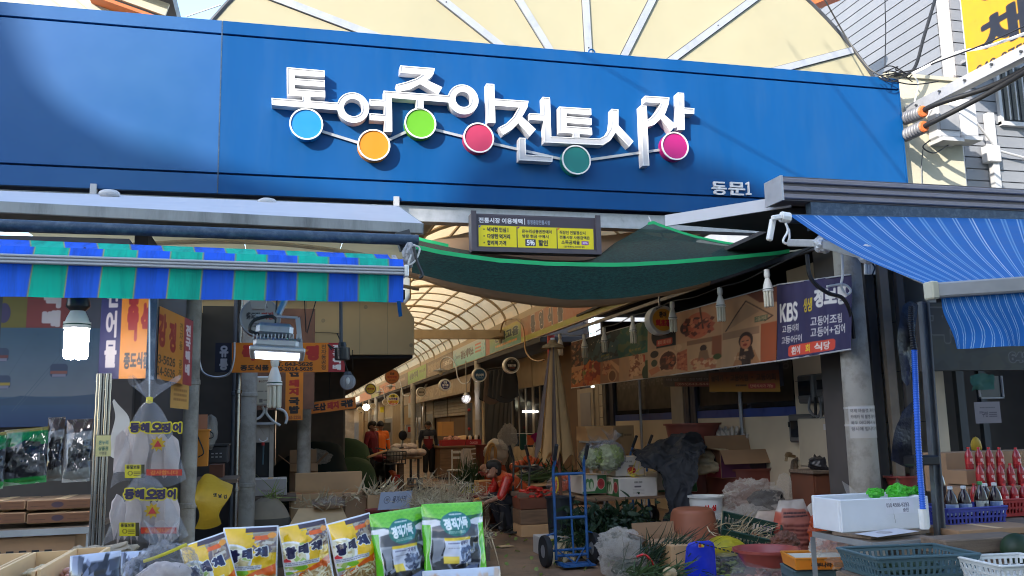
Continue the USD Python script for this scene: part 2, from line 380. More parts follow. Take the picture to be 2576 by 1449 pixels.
mk('leaf_dark',(.02,.045,.02),.55,var=.35,scale=12,trans=.2)
mk('leaf_light',(.30,.38,.10),.5,var=.3,scale=12,trans=.3)
mk('cabbage',(.50,.55,.30),.5,var=.25,scale=14,trans=.25)
mk('radish',(.55,.40,.22),.6,var=.15,scale=6)
mk('root_beige',(.54,.43,.27),.8,var=.25,scale=10,trans=.1)
mk('onion',(.55,.09,.02),.4,var=.25,scale=10)
mk('pepper',(.45,.02,.012),.35,var=.3,scale=12)
mk('garlic',(.55,.28,.22),.5,var=.3,scale=25)
mk('potato',(.33,.16,.09),.7,var=.25,scale=12)
mk('sweetpotato',(.20,.05,.05),.6,var=.25,scale=12)
mk('tofu',(.62,.60,.50),.7,var=.06,scale=10,bump=.0015,bscale=90)
mk('crate_green',(.015,.055,.04),.5,var=.1)
mk('crate_teal',(.06,.11,.13),.5,var=.1)
mk('crate_blue',(.05,.06,.33),.5,var=.08)
mk('crate_orange',(.62,.22,.02),.45,var=.06)
mk('crate_black',(.015,.016,.02),.5)
mk('crate_white',(.62,.62,.60),.5)
mk('crate_red',(.40,.03,.03),.45)
mk('chair_blue',(.02,.045,.55),.25,var=.05,spec=.6)
mk('hand_truck_blue',(.02,.10,.28),.45,var=.25,scale=6,dirt=.35,dirtcol=(.06,.06,.07),dscale=4)
mk('hand_truck_dark',(.03,.034,.032),.5,var=.2)
mk('hose_blue',(.02,.12,.62),.35)
mk('cola',(.02,.006,.006),.08,spec=.8)
mk('bottle_red',(.35,.015,.02),.2,spec=.7)
mk('bottle_label_red',(.60,.03,.03),.4)
mk('cap_white',(.75,.75,.75),.4)
mk('cap_red',(.6,.02,.02),.35)
mk('cap_green',(.03,.28,.08),.35)
mk('label_white',(.62,.66,.72),.4)
mk('slot_grey',(.34,.35,.36),.45,.4,var=.15)
mk('wood_plank',(.17,.12,.085),.8,var=.3,scale=3,vstretch=(1,12,12),bump=.002,bscale=60)
mk('green_tarp',(.04,.085,.03),.85,var=.4,scale=30,vstretch=(1,1,5),bump=.003,bscale=120)
mk('tarp_dark',(.012,.02,.016),.85,var=.3,scale=6)
mk('jeans_navy',(.012,.013,.02),.85,var=.15)
mk('jacket_navy',(.014,.018,.034),.75,var=.15)
mk('jacket_red',(.19,.014,.026),.75,var=.15)
mk('vest_orange',(.95,.20,.02),.6,var=.1)
mk('skin',(.32,.17,.11),.55,var=.06)
mk('hair',(.012,.010,.009),.6,var=.2,bump=.004,bscale=120)
mk('boot_white',(.55,.52,.46),.45,var=.1)
mk('lips',(.22,.07,.06),.5)
mk('eye_white',(.5,.48,.46),.3)
mk('glove_orange',(.62,.26,.04),.8,var=.1,bump=.002,bscale=150)
mk('squid',(.60,.50,.47),.55,var=.12,scale=9,bump=.001,bscale=60,trans=.15)
mk('seaweed',(.010,.011,.013),.5,var=.5,scale=30,bump=.006,bscale=60)
mk('poly_sky',(.88,.78,.58),.4,var=.06,trans=.8)
mk('gutter_rib',(.20,.185,.205),.45,.2,var=.12)
mk('upright',(.12,.125,.135),.5,.3,var=.2,scale=6)
# ================================================================ ground
mk('asphalt',(.11,.105,.10),.85,var=.25,scale=6,bump=.004,bscale=160)
mk('floor',(.25,.15,.09),.55,var=.35,scale=1.6,dirt=.75,dirtcol=(.03,.026,.022),dscale=1.1,bump=.006,bscale=60)
single('ground',box((0,40,-.06),(400,400,.1)),'asphalt',kind='structure')
single('market_floor',bx(-12,16,5.2,95,-.01,0.0),'floor',kind='structure')
# ================================================================ the blue entrance sign
YP=11.0
sign=Thing('entrance_sign','long blue metal fascia over the market entrance with raised white letters and coloured discs','sign',(2.8,YP,4.35))
_xs=[-5.2,-.79,8.93]
zr=[4.35,4.60,6.38,6.56]
for a,b in zip(_xs,_xs[1:]):
    for k in range(3):
        sign.add('board',bx(a+(.003 if a>-5 else 0),b-.003,YP,YP+.05,zr[k]+(.012 if k else 0),zr[k+1]-(.012 if k<2 else 0),bev=.004),'blue_chalk' if a<-1 else 'blue_paint')
sign.add('joint_trim',bx(-.796,-.784,YP-.002,YP+.01,4.36,6.55),'pipe_blue')
sign.add('backing',bx(-5.2,8.92,YP+.052,YP+.5,4.36,6.55),'groove')
sign.add('end_cap',bx(8.931,8.95,YP+.0,YP+.5,4.35,6.56),'blue_paint')
ZZ=.3473
def zpt(x,y):return (1000/1.59006+x*ZZ,y*ZZ)
T_L=.14
def pl(pts):
    q=[aY(*zpt(x,y),YP-T_L) for x,y in pts];return Polygon([(p[0],p[2]) for p in q])
def r3(pts):return [(x+1811,y) for x,y in pts]
def ring(cx,cy,ro,ri):
    c=aY(*zpt(cx,cy),YP-T_L);e=aY(*zpt(cx+ro,cy),YP-T_L);r=e[0]-c[0]
    return Point(c[0],c[2]).buffer(r,32).difference(Point(c[0],c[2]).buffer(r*ri/ro,32))
letters=[
    [pl([(266,485),(541,509),(545,703),(268,690)]).difference(pl([(326,543),(570,558),(570,582),(326,566)])).difference(pl([(326,612),(570,630),(570,657),(326,640)])),
     pl([(378,688),(437,692),(437,745),(378,740)]),pl([(156,707),(640,742),(640,797),(158,758)]),ring(747,777,116,66)],
    [pl([(866,715),(975,722),(975,768),(868,762)]),pl([(866,818),(975,826),(975,873),(868,868)]),pl([(968,655),(1028,659),(1030,955),(974,951)]),
     pl([(968,655),(1450,690),(1450,741),(1028,708)]),pl([(1203,715),(1257,719),(1257,785),(1203,781)]),ring(1545,718,110,56)],
    [pl([(1088,472),(1339,492),(1330,535),(1300,568),(1283,578),(1393,630),(1362,683),(1232,607),(1160,645),(1085,661),(1058,610),(1130,592),(1205,565),(1248,537),(1086,525)])],
    [pl([(1712,603),(1770,607),(1778,890),(1722,888)]),pl(r3([(-45,712),(207,729),(198,778),(172,825),(160,843),(260,935),(217,985),(133,890),(85,938),(24,975),(-11,922),(45,893),(100,840),(135,776),(-45,762)]))],
    [pl(r3([(212,818),(330,824),(330,872),(214,866)])),pl(r3([(308,700),(362,703),(372,986),(720,1001),(770,975),(800,925),(808,870),(808,787),(858,790),(858,905),(968,1022),(935,1062),(838,958),(800,1015),(745,1050),(322,1030)]))],
    [pl(r3([(428,770),(660,785),(668,975),(430,958)])).difference(pl(r3([(482,818),(690,834),(690,856),(482,840)]))).difference(pl(r3([(482,888),(690,904),(690,926),(482,910)]))),pl(r3([(527,955),(575,958),(578,998),(530,995)]))],
    [pl(r3([(140,995),(186,998),(189,1118),(383,1130),(380,1172),(140,1158)]))],
    [pl(r3([(1018,762),(1063,765),(1082,1198),(1036,1198)])),pl(r3([(1050,692),(1228,703),(1222,750),(1203,805),(1192,830),(1275,903),(1237,950),(1165,858),(1118,902),(1066,917),(1064,868),(1110,835),(1145,790),(1165,745),(1052,738)]))],
    [pl(r3([(1288,668),(1333,672),(1338,940),(1290,938)])),pl(r3([(1330,777),(1408,782),(1406,825),(1332,820)]))],
]
mk('letter_rim',(.68,.68,.68),.3,var=.02)
def frontM(y):return lambda x,z,d:np.stack([x,y-d,z],-1)
def fix(m):return tm(m.vertices,np.asarray(m.faces)[:,::-1])
mk('letter_face',(.46,.46,.49),.4,var=.03)
for parts in letters:
    g=unary_union([p.buffer(0) for p in parts])
    L=sign.add('letter',extr(g,T_L-.012,frontM(YP-.001)),'white_letter')
    inner=g.buffer(-.012)
    sign.add('rim',extr(g.difference(inner),.012,frontM(YP-T_L+.012)),'letter_rim',under=L)
    sign.add('face',extr(inner,.004,frontM(YP-T_L+.0115)),'letter_face',under=L)
discs=[((408,895),122,(0,150,235)),((898,1047),118,(250,150,5)),((1235,890),114,(105,190,20)),((1658,995),110,(205,55,100)),((555+1811,1155),104,(15,140,135)),((1270+1811,1055),97,(200,20,130))]
cs=[]
for i,((cx,cy),r,col) in enumerate(discs):
    c=aY(*zpt(cx,cy),YP-.13);e=aY(*zpt(cx+r,cy),YP-.13);R_=e[0]-c[0];cs.append(c)
    mk('disc_paint_%d' % i,lin(col)*.62,.5,var=.03)
    P=Point(c[0],c[2])
    D=sign.add('disc',extr(P.buffer(R_-.004,32),.11,frontM(YP-.001)),'disc_paint_%d' % i)
    sign.add('rim',extr(P.buffer(R_,32).difference(P.buffer(R_-.018,32)),.02,frontM(YP-.11)),'letter_rim',under=D)
    sign.add('face',extr(P.buffer(R_-.018,32),.004,frontM(YP-.1115)),'disc_paint_%d' % i,under=D)
for a,b in zip(cs,cs[1:]):
    sign.add('link_rod',bar((a[0],YP-.02,a[2]),(b[0],YP-.02,b[2]),.02,.035),'alu')
def text_poly(t,h,bold=2):
    sz=96;f=font(sz);x0,y0,x1,y1=f.getbbox(t,anchor='ls',stroke_width=bold)
    im=Image.new('L',(x1-x0+8,y1-y0+8));ImageDraw.Draw(im).text((4-x0,4-y0),t,255,f,anchor='ls',stroke_width=bold)
    on=np.pad(np.asarray(im)>127,((0,0),(1,1))).astype(np.int8)
    rows,st=np.nonzero(np.diff(on,axis=1)==1);en=np.nonzero(np.diff(on,axis=1)==-1)[1]
    g=unary_union([sbox(a,-r-1,b,-r) for r,a,b in zip(rows,st,en)]).buffer(.6).buffer(-.6).simplify(.6)
    b=g.bounds;k=h/(b[3]-b[1]);return affinity.scale(affinity.translate(g,-b[0],-b[1]),k,k,origin=(0,0))
for ch,xa,xb,yb in (('동',1790,1827,490),('문',1832,1873,491),('1',1876,1888,491)):
    p,q,top=aY(xa,yb,YP),aY(xb,yb,YP),aY(xa,yb-33,YP)
    g=text_poly(ch,top[2]-p[2],2);b=g.bounds
    g=affinity.translate(affinity.scale(g,(q[0]-p[0])/b[2],1,origin=(0,0)),p[0],p[2])
    sign.add('letter',extr(g,.03,frontM(YP-.001)),'white_letter')
sign.add('lifting_ring',tube([V(*(aY(1491,128,YP)[:1])),] if False else [np.array([aY(1491,128,YP)[0]+.045*math.cos(a),YP+.04,6.575+.045*math.sin(a)]) for a in np.linspace(0,2*np.pi,17)],.011),'blue_paint')
for px in (235,997):
    p=aY(px,480 if px<500 else 510,YP-.01);sign.add('bracket',bx(p[0]-.035,p[0]+.035,YP-.03,YP+.03,4.22,4.40),'alu')
sign.add('support_beam',bx(-5,8.9,YP+.1,YP+.3,4.12,4.32),'galv')
# ================================================================ the cream fan over the sign
YG=11.6
gc=aY(1488,300,YG)
gable=Thing('arcade_gable','cream polycarbonate fan gable with grey radial ribs rising behind the blue sign','gable',(gc[0],YG,5.6))
AC=V(4.0,YG,3.44);RG=6.0
ribs=[aY(*p,YG) for p in ((700,0),(1110,0),(1303,0),(1471,0),(1640,0),(1893,0),(2180,118))]
angs=sorted([math.atan2(p[2]-gc[2],p[0]-gc[0]) for p in ribs])
allA=[-.1]+angs+[math.pi+.1]
def rim(a):
    d=V(math.cos(a),math.sin(a));o=V(gc[0]-AC[0],gc[2]-AC[2]);B=o @ d;return-B+math.sqrt(B*B-o @ o+RG*RG)
def cp(a,r,d=0):return np.array([gc[0]+r*math.cos(a),YG+d,gc[2]+r*math.sin(a)])
for a,b in zip(allA,allA[1:]):
    ts=np.linspace(a,b,9)
    poly=Polygon([(gc[0]+.3*math.cos(t),gc[2]+.3*math.sin(t)) for t in ts]+[(gc[0]+rim(t)*math.cos(t),gc[2]+rim(t)*math.sin(t)) for t in ts[::-1]])
    gable.add('panel',extr(poly.buffer(-.002),.02,frontM(YG)),'cream_poly')
for a in angs:gable.add('rib',bar(cp(a,.3,-.036),cp(a,rim(a)-.04,-.036),.10,.03,up=(0,-1,0)),'alu')
for a in angs:
    for r in (.9,2.0,3.2):gable.add('seam',bar(cp(a,.3,-.0205),cp(a,rim(a)-.04,-.0205),.125,.001,up=(0,-1,0)),'steel_dark') if r==.9 else None
    for r in (1.05,2.6):gable.add('bolt',bar(cp(a,r,-.052),cp(a,r+.02,-.052),.02,.006,up=(0,-1,0)),'steel_dark')
gable.add('edge_trim',tube([cp(a,rim(a),-.012) for a in np.linspace(-.1,math.pi+.1,50)],.035,6),'steel_dark')
def _vs(u,v):
    t=.2+u*(math.pi-.4)
    return np.stack([AC[0]+RG*np.cos(t),YG+.03+v*1.1,AC[2]+RG*np.sin(t)],-1)
gable.add('roof_sheet',sheet(_vs,36,2),'cream_poly')
# ================================================================ the grey clapboard house on the right
XC=10.77;YF=12.0
house=Thing('clapboard_house','light grey clapboard house with white corner trim right of the blue sign','house',(XC,YF,0))
house.add('wall',bx(XC+.02,20,YF+.02,30,0,14),'grey_plastic')
house.add('corner_trim',bx(XC-.02,XC+.12,YF-.025,YF+.12,4.9,14,bev=.01),'white_trim')
for k in range(36):
    z=4.95+k*.2
    if z>10.5:break
    if z>5:house.add('board',box((15.6,YF-.004,z+.1),(9.4,.022,.176),R=rotx(.06)),'siding')
    if z>6.2:house.add('board',box((XC-.004,21,z+.1),(.022,17.7,.172),R=roty(-.06)),'siding')
w0=aY(2520,300,YF-.03);w1=aY(2600,245,YF-.03)
wf=house.add('window',bx(w0[0],w0[0]+1.3,YF-.05,YF-.02,w0[2]-.0,w0[2]+.95),'glass_dark')
house.add('frame',[bx(w0[0]-.06,w0[0],YF-.08,YF-.01,w0[2]-.1,w0[2]+1.0),bx(w0[0]-.06,w0[0]+1.3,YF-.10,YF-.01,w0[2]-.12,w0[2]-.05)],'white_trim',under=wf)
for k in range(6):house.add('window_bar',tube([(w0[0]+.12+k*.16,YF-.1,w0[2]-.02),(w0[0]+.12+k*.16,YF-.1,w0[2]+.95)],.012,6),'white_trim',under=wf)
p=aY(2470,300,YF-.06);q=aY(2560,392,YF-.06)
house.add('stay_rod',tube([aY(2422,262,YF-.3),aY(2510,378,YF-.12),aY(2590,400,YF-.1)],.02,6),'white_trim')
house.add('ledge',bx(10.31,20,YF-.5,YF-.02,4.75,4.95),'cream_wall')
p=aY(2493,330,YF-.1);house.add('downpipe',bx(p[0]-.06,p[0]+.06,YF-.14,YF-.03,4.96,6.5),'white_trim')
p=aY(2495,395,YF-.1);house.add('junction_box',bx(p[0]-.14,p[0]+.1,YF-.2,YF-.03,p[2]-.1,p[2]+.18,bev=.01),'white_trim')
p=aY(2082,8,12.6);house.add('orange_eave',bar(p+V(-.5,0,-.12),p+V(.55,0,.36),.5,.16),'orange_end',label='small orange eave piece high up')
annex=Thing('annex_wall','sunlit cream rendered wall between the blue sign and the clapboard house','wall',(9.6,11.3,0))
annex.add('wall',bx(8.96,10.25,11.3,11.9,3.2,6.72),'cream_wall')
annex.add('coping',bx(8.96,10.29,11.26,11.9,6.722,6.78),'cream_wall')
annex.add('lower_wall',bx(10.252,16,11.36,11.9,3.2,4.74),'cream_wall')
def meter(px0,py0,px1,py1,label,dark):
    a,b=aY(px0,py1,11.2),aY(px1,py0,11.2)
    t=Thing('meter_box',label,'box',(a[0],11.2,a[2]))
    t.add('case',bx(a[0],b[0],11.05,11.298,a[2],b[2],bev=.03),'white_trim')
    if dark:t.add('window',bx(a[0]+.02,b[0]-.02,11.03,11.049,a[2]+.12,a[2]+.52,bev=.02),'grey_plastic')
    t.add('base',bx(a[0]+.02,b[0]-.0,11.0,11.298,a[2]-.06,a[2]-.002),'white_trim')
    return t
meter(2346,278,2394,352,'white utility box with a dark grey window on the cream wall',True)
meter(2400,258,2438,350,'plain white utility box beside the one with the dark window',False)
art=Art(140,245,(196,138,6),4)
art.rect(0,0,2,245,(220,216,205));art.rect(0,243,140,245,(220,216,205))
K_=(20,20,30);art.text('야',34,24,134,110,K_,bold=3);art.text('채',32,122,150,206,K_,bold=3);art.text('648-0752',18,214,136,236,K_,bold=2)
ys=Thing('projecting_sign','tall yellow shop sign with black lettering projecting from the clapboard house','sign',(11.0,11.2,7.1))
ys.add('face',flat_print(art,(10.97,11.82,6.93),(0,-1.35,0),(0,0,1.95),160,220),'print')
ys.add('case',bx(10.975,11.1,10.46,11.83,6.92,8.89),'white_trim')
ys.add('bracket',bar((11.04,11.83,7.4),(11.04,12.0,7.4),.05,.05),'galv')
xa=9.25
arm=Thing('steel_cross_arm','galvanised steel channel arm with bolts jutting out past the end of the blue sign','bracket',(xa,11.3,6.15))
arm.add('channel',[bx(xa-.015,xa+.015,8.6,11.28,6.08,6.24),bx(xa+.016,xa+.14,8.6,11.28,6.225,6.24),bx(xa+.016,xa+.14,8.6,11.28,6.08,6.095)],'alu')
for k in range(5):arm.add('bolt',tube([(xa-.05,9.0+k*.5,6.16+.03*(k % 2)),(xa+.0,9.0+k*.5,6.16+.03*(k % 2))],.018,6),'steel_dark')
for i,(dz,y0) in enumerate(((-.12,11.15),(-.33,11.1))):
    t=Thing('corrugated_sleeve',('upper' if i==0 else 'lower')+' grey corrugated cable sleeve with an orange mouth under the steel arm','cable sleeve',(xa-.05,y0,6.1+dz))
    c0,c1=(aY(2276,298,11.05),aY(2322,280,10.6)) if i==0 else (aY(2276,341,11.05),aY(2324,318,10.6))
    rings=7;pts=[c0+(c1-c0)*k/(rings*4) for k in range(rings*4+1)]
    t.add('coil',tube(pts,[.085+.018*math.sin(k*math.pi/2) for k in range(rings*4+1)],12),'coil',smooth=True)
    t.add('mouth',tube([c1,c1+(c1-c0)*.04],[.088,.07],12),'orange_end')
    cb=curve([c1-(c1-c0)*.3,c1+V(.05,-.25,.03),V(xa+.12,9.6,6.0+dz*.3),V(xa+.1,8.6,6.05+dz*.2),V(xa+.0,7.4,6.15+dz*.3)],30)
    t.add('cable',tube(cb,.04,8),'cable',smooth=True)
def wire(name,pts,r,label,mat='cable',n=30,cat_='cable'):
    return single(name,tube(curve(pts,n),r,5),mat,label,cat_)
hub=aY(2215,190,10.95)
wire('overhead_wire',[aY(2070,-10,11.3),aY(2130,95,11.3),aY(2180,165,11.1),hub],.012,'black wire running down the right edge of the cream fan to the wire bundle')
wire('overhead_wire',[aY(2355,-10,10.9),aY(2325,90,10.9),aY(2298,175,10.95),aY(2250,190,10.95)],.026,'thick black cable coming down across the clapboard side wall')
wire('overhead_wire',[aY(2226,-10,11.2),aY(2228,80,11.2),aY(2226,170,11.1)],.008,'thin black wire hanging straight down over the clapboard side wall')
wire('overhead_wire',[hub,aY(2300,175,10.8),aY(2400,140,10.2),aY(2490,105,9.6),aY(2600,55,8.8)],.012,'thin black wire from the bundle towards the yellow sign')
wire('white_cable',[aY(2295,185,10.8),aY(2400,135,10.3),aY(2480,118,9.8),aY(2590,80,8.9)],.022,'thick white cable swinging in front of the yellow sign','white_cable')
wire('overhead_wire',[hub,aY(2255,205,10.9),aY(2300,212,10.8),aY(2360,205,10.8)],.01,'black wire looping over the top of the cream annex wall')
rr=random.Random(4)
for k in range(5):
    a=hub+V(rr.uniform(-.15,.1),-.05,rr.uniform(-.05,.05));wire('tangled_wire',[a,a+V(rr.uniform(0,.25),-.06,rr.uniform(-.12,.12)),a+V(rr.uniform(.2,.6),0,rr.uniform(-.05,.15)),a+V(.5,.05,rr.uniform(-.1,.1))],.009,'short black tangled wire at the sign corner, '+['by the fan','nearest the sleeves','looping lowest','looping highest','along the wall top'][k])
wire('hanging_cable',[aY(2340,352,11.1),aY(2322,370,11.1),aY(2350,384,11.1),aY(2385,365,11.1)],.011,'black cable loop under the two white utility boxes')
wire('hanging_cable',[aY(2322,375,11.15),aY(2318,420,11.25),aY(2319,475,11.25)],.008,'thin grey cable running down the cream annex wall','coil')
wire('white_cable',[aY(2300,190,11.1),aY(2309,210,11.1),aY(2302,250,11.1),aY(2288,290,11.2)],.014,'white cable bending down beside the end of the blue sign','white_cable')
# ================================================================ right roofs and the big blue awning
zs=3.74
rc=[aZ(1675,566,zs),aZ(1990,517,zs)]
canopy=Thing('flat_canopy','flat grey sheet canopy with a pale edge under the right end of the sign','canopy',(6,9,zs))
edge=Polygon([(rc[0][0],rc[0][1]),(rc[1][0],rc[1][1]),(10.5,8.1),(10.5,17.8),(5.95,17.8),(5.6,rc[0][1]+.2)])
canopy.add('roof',extr(edge.buffer(-.03),.05,lambda x,y,d:np.stack([x,y,zs+.005+d],-1)),'soffit_dark')
canopy.add('edge_trim',bar(rc[0]+V(0,0,.05),rc[1]+V(0,0,.05),.03,.13),'canopy_white')
gut=Thing('brown_gutter','ribbed brown metal gutter along the canopy over the blue awning','gutter',(6.5,8,3.74))
g0,g1=4.98,10.5
gut.add('trough',bx(g0,g1,8.0,8.3,3.745,4.0),'brown_gutter')
for z in (3.76,3.845,3.93):gut.add('rib',bx(g0-.005,g1,7.97,7.999,z,z+.05,bev=.008),'gutter_rib')
gut.add('end_cap',bx(g0-.025,g0-.001,7.975,8.31,3.74,4.005),'alu')
gut.add('back_board',bx(5.3,10.5,8.0,8.1,3.45,3.74),'pipe_blue')
aw=Thing('blue_awning','bright blue retractable awning with thin white stripes on the right','awning',(5,6,2.2))
fb=[aZ(2352,722,2.22),aZ(2900,684,2.22)];tb=[aY(1985,540,7.95),aY(3050,560,7.95)]
def awn(u,v):
    A,B,C_,D=(np.asarray(p) for p in (fb[0],fb[1],tb[1],tb[0]))
    P=quadf(A,B,C_,D)(u,v);P[...,2] -= .06*np.sin(np.pi*v)**1+.025*np.sin(u*25)*np.sin(np.pi*v)*u;return P
B1,W1=(26,106,182),(205,220,235)
art=Art(400,100,B1,4)
for k in range(30):
    x=6+k*15.0
    for d in (0,3.2):art.line([(x+d,100),(x+d,0)],W1,.75)
aw.add('cloth',printed(art,awn,420,40),'blue_cloth',smooth=True)
aw.add('front_bar',[bar(fb[0]+V(0,0,-.02),fb[1]+V(0,0,-.02),.07,.085,bev=.01),bar(fb[0]+V(0,-.03,-.0),fb[1]+V(0,-.03,-.0),.02,.02)],'grey_plastic')
aw.add('end_cap',bar(fb[0]+V(-.05,0,-.02),fb[0]+V(-.002,0,-.02),.08,.1,bev=.008),'cream_wall')
def val(u,v):
    A,B=fb[0]+V(.04,0,-.06),fb[1]+V(0,0,-.06);P=quadf(A+V(.04,-.03,-.29),B+V(.04,-.03,-.29),B,A)(u,v)
    P[...,1] += .03*np.sin(u*22+v*2)*(1-v);P[...,0] += .012*np.sin(v*6.0);return P
art=Art(400,60,(24,98,176),4)
for k in range(30):
    x=7+k*15.0
    for d in (0,3.6):art.line([(x+d+4*math.sin((60-y)/60*3.5)-2,y) for y in range(0,61,6)],W1,.8)
aw.add('valance',printed(art,val,420,36),'blue_cloth',smooth=True)
aw.add('roller_tube',tube([tb[0]+V(0,.04,-.03),tb[1]+V(0,.04,-.03)],.05,10),'pipe_blue',smooth=True)
e1=aY(1985,610,7.6);e2=aY(2070,612,7.0);e3=aY(2180,640,6.2);e4=aY(2400,735,4.6)
aw.add('arm',[bar(e1,e2,.05,.07,bev=.01),bar(e2,e3,.06,.08,bev=.01)],'alu');aw.add('arm',bar(e3,e4,.05,.06,bev=.01),'alu')
aw.add('elbow',[lump(e2,(.08,.08,.09),3,.3),lump(e3,(.07,.07,.08),5,.3)],'alu')
c=aY(1952,560,7.8)
aw.add('gear_bracket',[bar(aY(1945,550,7.8),aY(1935,605,7.8),.05,.06,bev=.012),tube([aY(1965,545,7.75),aY(1985,548,7.75)],.055,10),bar(aY(1966,545,7.74),aY(1942,548,7.74),.05,.05,bev=.01)],'white_plastic')
aw.add('crank_loop',tube(curve([aY(1976,560,7.7),aY(1982,580,7.7),aY(1970,605,7.7),aY(1980,612,7.7),aY(1986,598,7.7),aY(1984,575,7.7)],24),.012,6),'white_plastic')
# ================================================================ vault of the arcade, fascia signs, right-hand shops
vault=Thing('arcade_vault','long barrel vault of translucent sheets over the market lane','roof',(4,11.6,4.25))
VX,VR,VH,VZ=4.0,2.05,1.1,4.3
def vp(t,Y):return np.array([VX-VR*math.cos(t),Y,VZ+VH*math.sin(t)])
ys_=list(np.arange(11.9,40,1.35))+list(np.arange(40,90,4))
NS=8
for i,(a,b) in enumerate(zip(ys_,ys_[1:])):
    for k in range(NS):
        if i>60:continue
        t0,t1=math.pi*k/NS,math.pi*(k+1)/NS
        vault.add('sheet',sheet(lambda u,v:np.stack([VX-VR*np.cos(t0+(t1-t0)*u),a+(b-a)*v,VZ+VH*np.sin(t0+(t1-t0)*u)],-1),3,1),'poly_roof')
    vault.add('rib',tube([vp(t,a)-V(0,0,.03) for t in np.linspace(0,math.pi,25)],.05 if i % 3==0 else .022,5),'rib_beige')
for k in range(1,NS):vault.add('purlin',bar(vp(math.pi*k/NS,11.9)-V(0,0,.02),vp(math.pi*k/NS,80)-V(0,0,.02),.04,.05),'rib_beige')
vault.add('gutter_beam',bx(6.02,6.16,11.6,85,4.27,4.42),'rib_beige');vault.add('gutter_beam',bx(1.84,1.98,11.6,85,4.27,4.42),'rib_beige')
vault.add('side_sheet',bx(1.9,1.92,13.7,88,3.5,4.3),'poly_roof')  # unseen sheet added on the hidden left side to keep direct sun out of the lane
for Y in (14,18.2,22.5,27,32,38):vault.add('hanger',bx(6.03,6.1,Y,Y+.08,4.1,4.27),'rib_beige')
pb=aY(1042,842,13.5)
_a,_b=aY(1250,852,24.2)[2],aY(1250,829,24.2)[2]
single('cross_beam',bx(1.96,6.0,24.2,24.35,_a,_b),'rib_beige','beige steel beam crossing the lane above the brass lamp','beam')
FX=6.0
def fascia(px0,px1,label,paint,name='fascia_sign',nu=None):
    """a sign board on the right fascia between two picture columns"""
    ya=aX(px0,1000,FX)[1];yb=aX(px1,1000,FX)[1];W=ya-yb
    t=Thing(name,label,'sign',(FX,yb,3.64));H=.6;A=Art(W/H*100,100,(120,70,40),4)
    paint(A,W/H*100);n=nu or int(min(240,60*W/H))
    t.add('face',flat_print(A,(FX-.012,ya,3.65),(0,-W,0),(0,0,H),n,60),'print')
    t.add('case',bx(FX-.011,FX+.08,yb,ya,3.63,4.27),'rib_beige');return t
def f0(A,W):
    A.grad(0,0,W,100,(135,105,80),(190,95,50));A.rect(0,78,W,100,(150,150,50))
    for k in range(14):A.line([(k*9-20,0),(k*9+25,82)],(170,140,100),.8);A.line([(k*9+25,0),(k*9-20,82)],(170,140,100),.8)
    A.grad(110,0,W,78,(150,100,70),(195,85,40),True)
    for i,ch in enumerate('통영식품'):A.text(ch,150+i*125,2,235+i*125,80,(60,50,60),5,out=(215,205,195),ow=3)
fascia(1316,1760,'orange fascia sign with outlined grey characters and a lattice corner under the net',f0,nu=340)
def f1(A,W):
    A.grad(0,0,W,100,(185,165,70),(40,120,120));A.rect(0,0,W*.12,100,(150,75,50))
    A.text('민물고음',W*.25,15,W*.97,62,(35,60,70),4,out=(170,175,140));A.lines(W*.3,72,W*.9,92,(190,130,60),1,3)
fascia(1226,1315,'yellow to teal fascia sign beside the brass lamp',f1)
def f2(A,W):
    A.grad(0,0,W,100,(190,200,205),(110,190,190));r=random.Random(1)
    for k in range(60):x=r.choice([r.uniform(0,W*.12),r.uniform(W*.88,W)]);y=r.uniform(0,90);A.rect(x,y,x+6,y+8,r.choice([(60,150,190),(200,215,220),(90,170,180)]))
    A.text('경남세탁소',W*.26,22,W*.68,72,(60,60,75),4);A.lines(W*.72,20,W*.88,75,(190,90,60),3,5);A.text('회원환영',W*.1,40,W*.24,58,(60,70,90),1)
fascia(1142,1224,'pale blue laundry fascia sign with dark lettering',f2)
def f3(A,W):
    A.rect(0,0,W,100,(105,85,65));A.text('천일참기름',W*.06,18,W*.66,78,(150,130,100),4);A.text('T.645-9711',W*.68,40,W*.97,70,(215,205,190),3)
fascia(1074,1141,'brown fascia sign with pale telephone number',f3)
def f4(A,W):A.grad(0,0,W,100,(130,165,60),(100,150,60));A.text('삼송야채',W*.1,18,W*.6,70,(40,70,40),4);A.text('청과도소매',W*.65,25,W*.95,50,(60,70,40),2)
fascia(1027,1073,'green fascia sign of a vegetable shop further down the lane',f4)
def f5(A,W):A.rect(0,0,W,100,(120,105,90));A.lines(W*.2,30,W*.8,70,(160,140,120),1,2)
fascia(996,1026,'plain grey brown fascia board beyond the green one',f5)
def f6(A,W):A.rect(0,0,W,100,(185,110,70));A.text('대구상회',W*.15,20,W*.85,75,(140,75,50),4)
fascia(955,995,'faded orange fascia sign far down the lane',f6)
def f7(A,W):A.rect(0,0,W,100,(140,150,70));A.text('한일',W*.2,20,W*.8,75,(90,90,50),4)
fascia(935,954,'yellow green fascia sign farthest but one',f7)
def f8(A,W):A.rect(0,0,W,100,(200,120,90))
fascia(905,934,'salmon fascia sign at the far end of the lane',f8)
for i,(a,b) in enumerate((((1935,-10),(2300,480)),((2030,-10),(2300,330)),((1200,-20),(2060,470)))):
    P,Q=aY(*a,YP)+SUN*9.5,aY(*b,YP)+SUN*8.5;single('power_line',tube([P,P*.5+Q*.5-V(0,0,.05),Q],.012,5),'cable','power line overhead in front of the sign, '+['upper','middle','lower'][i]+' of three','power line')
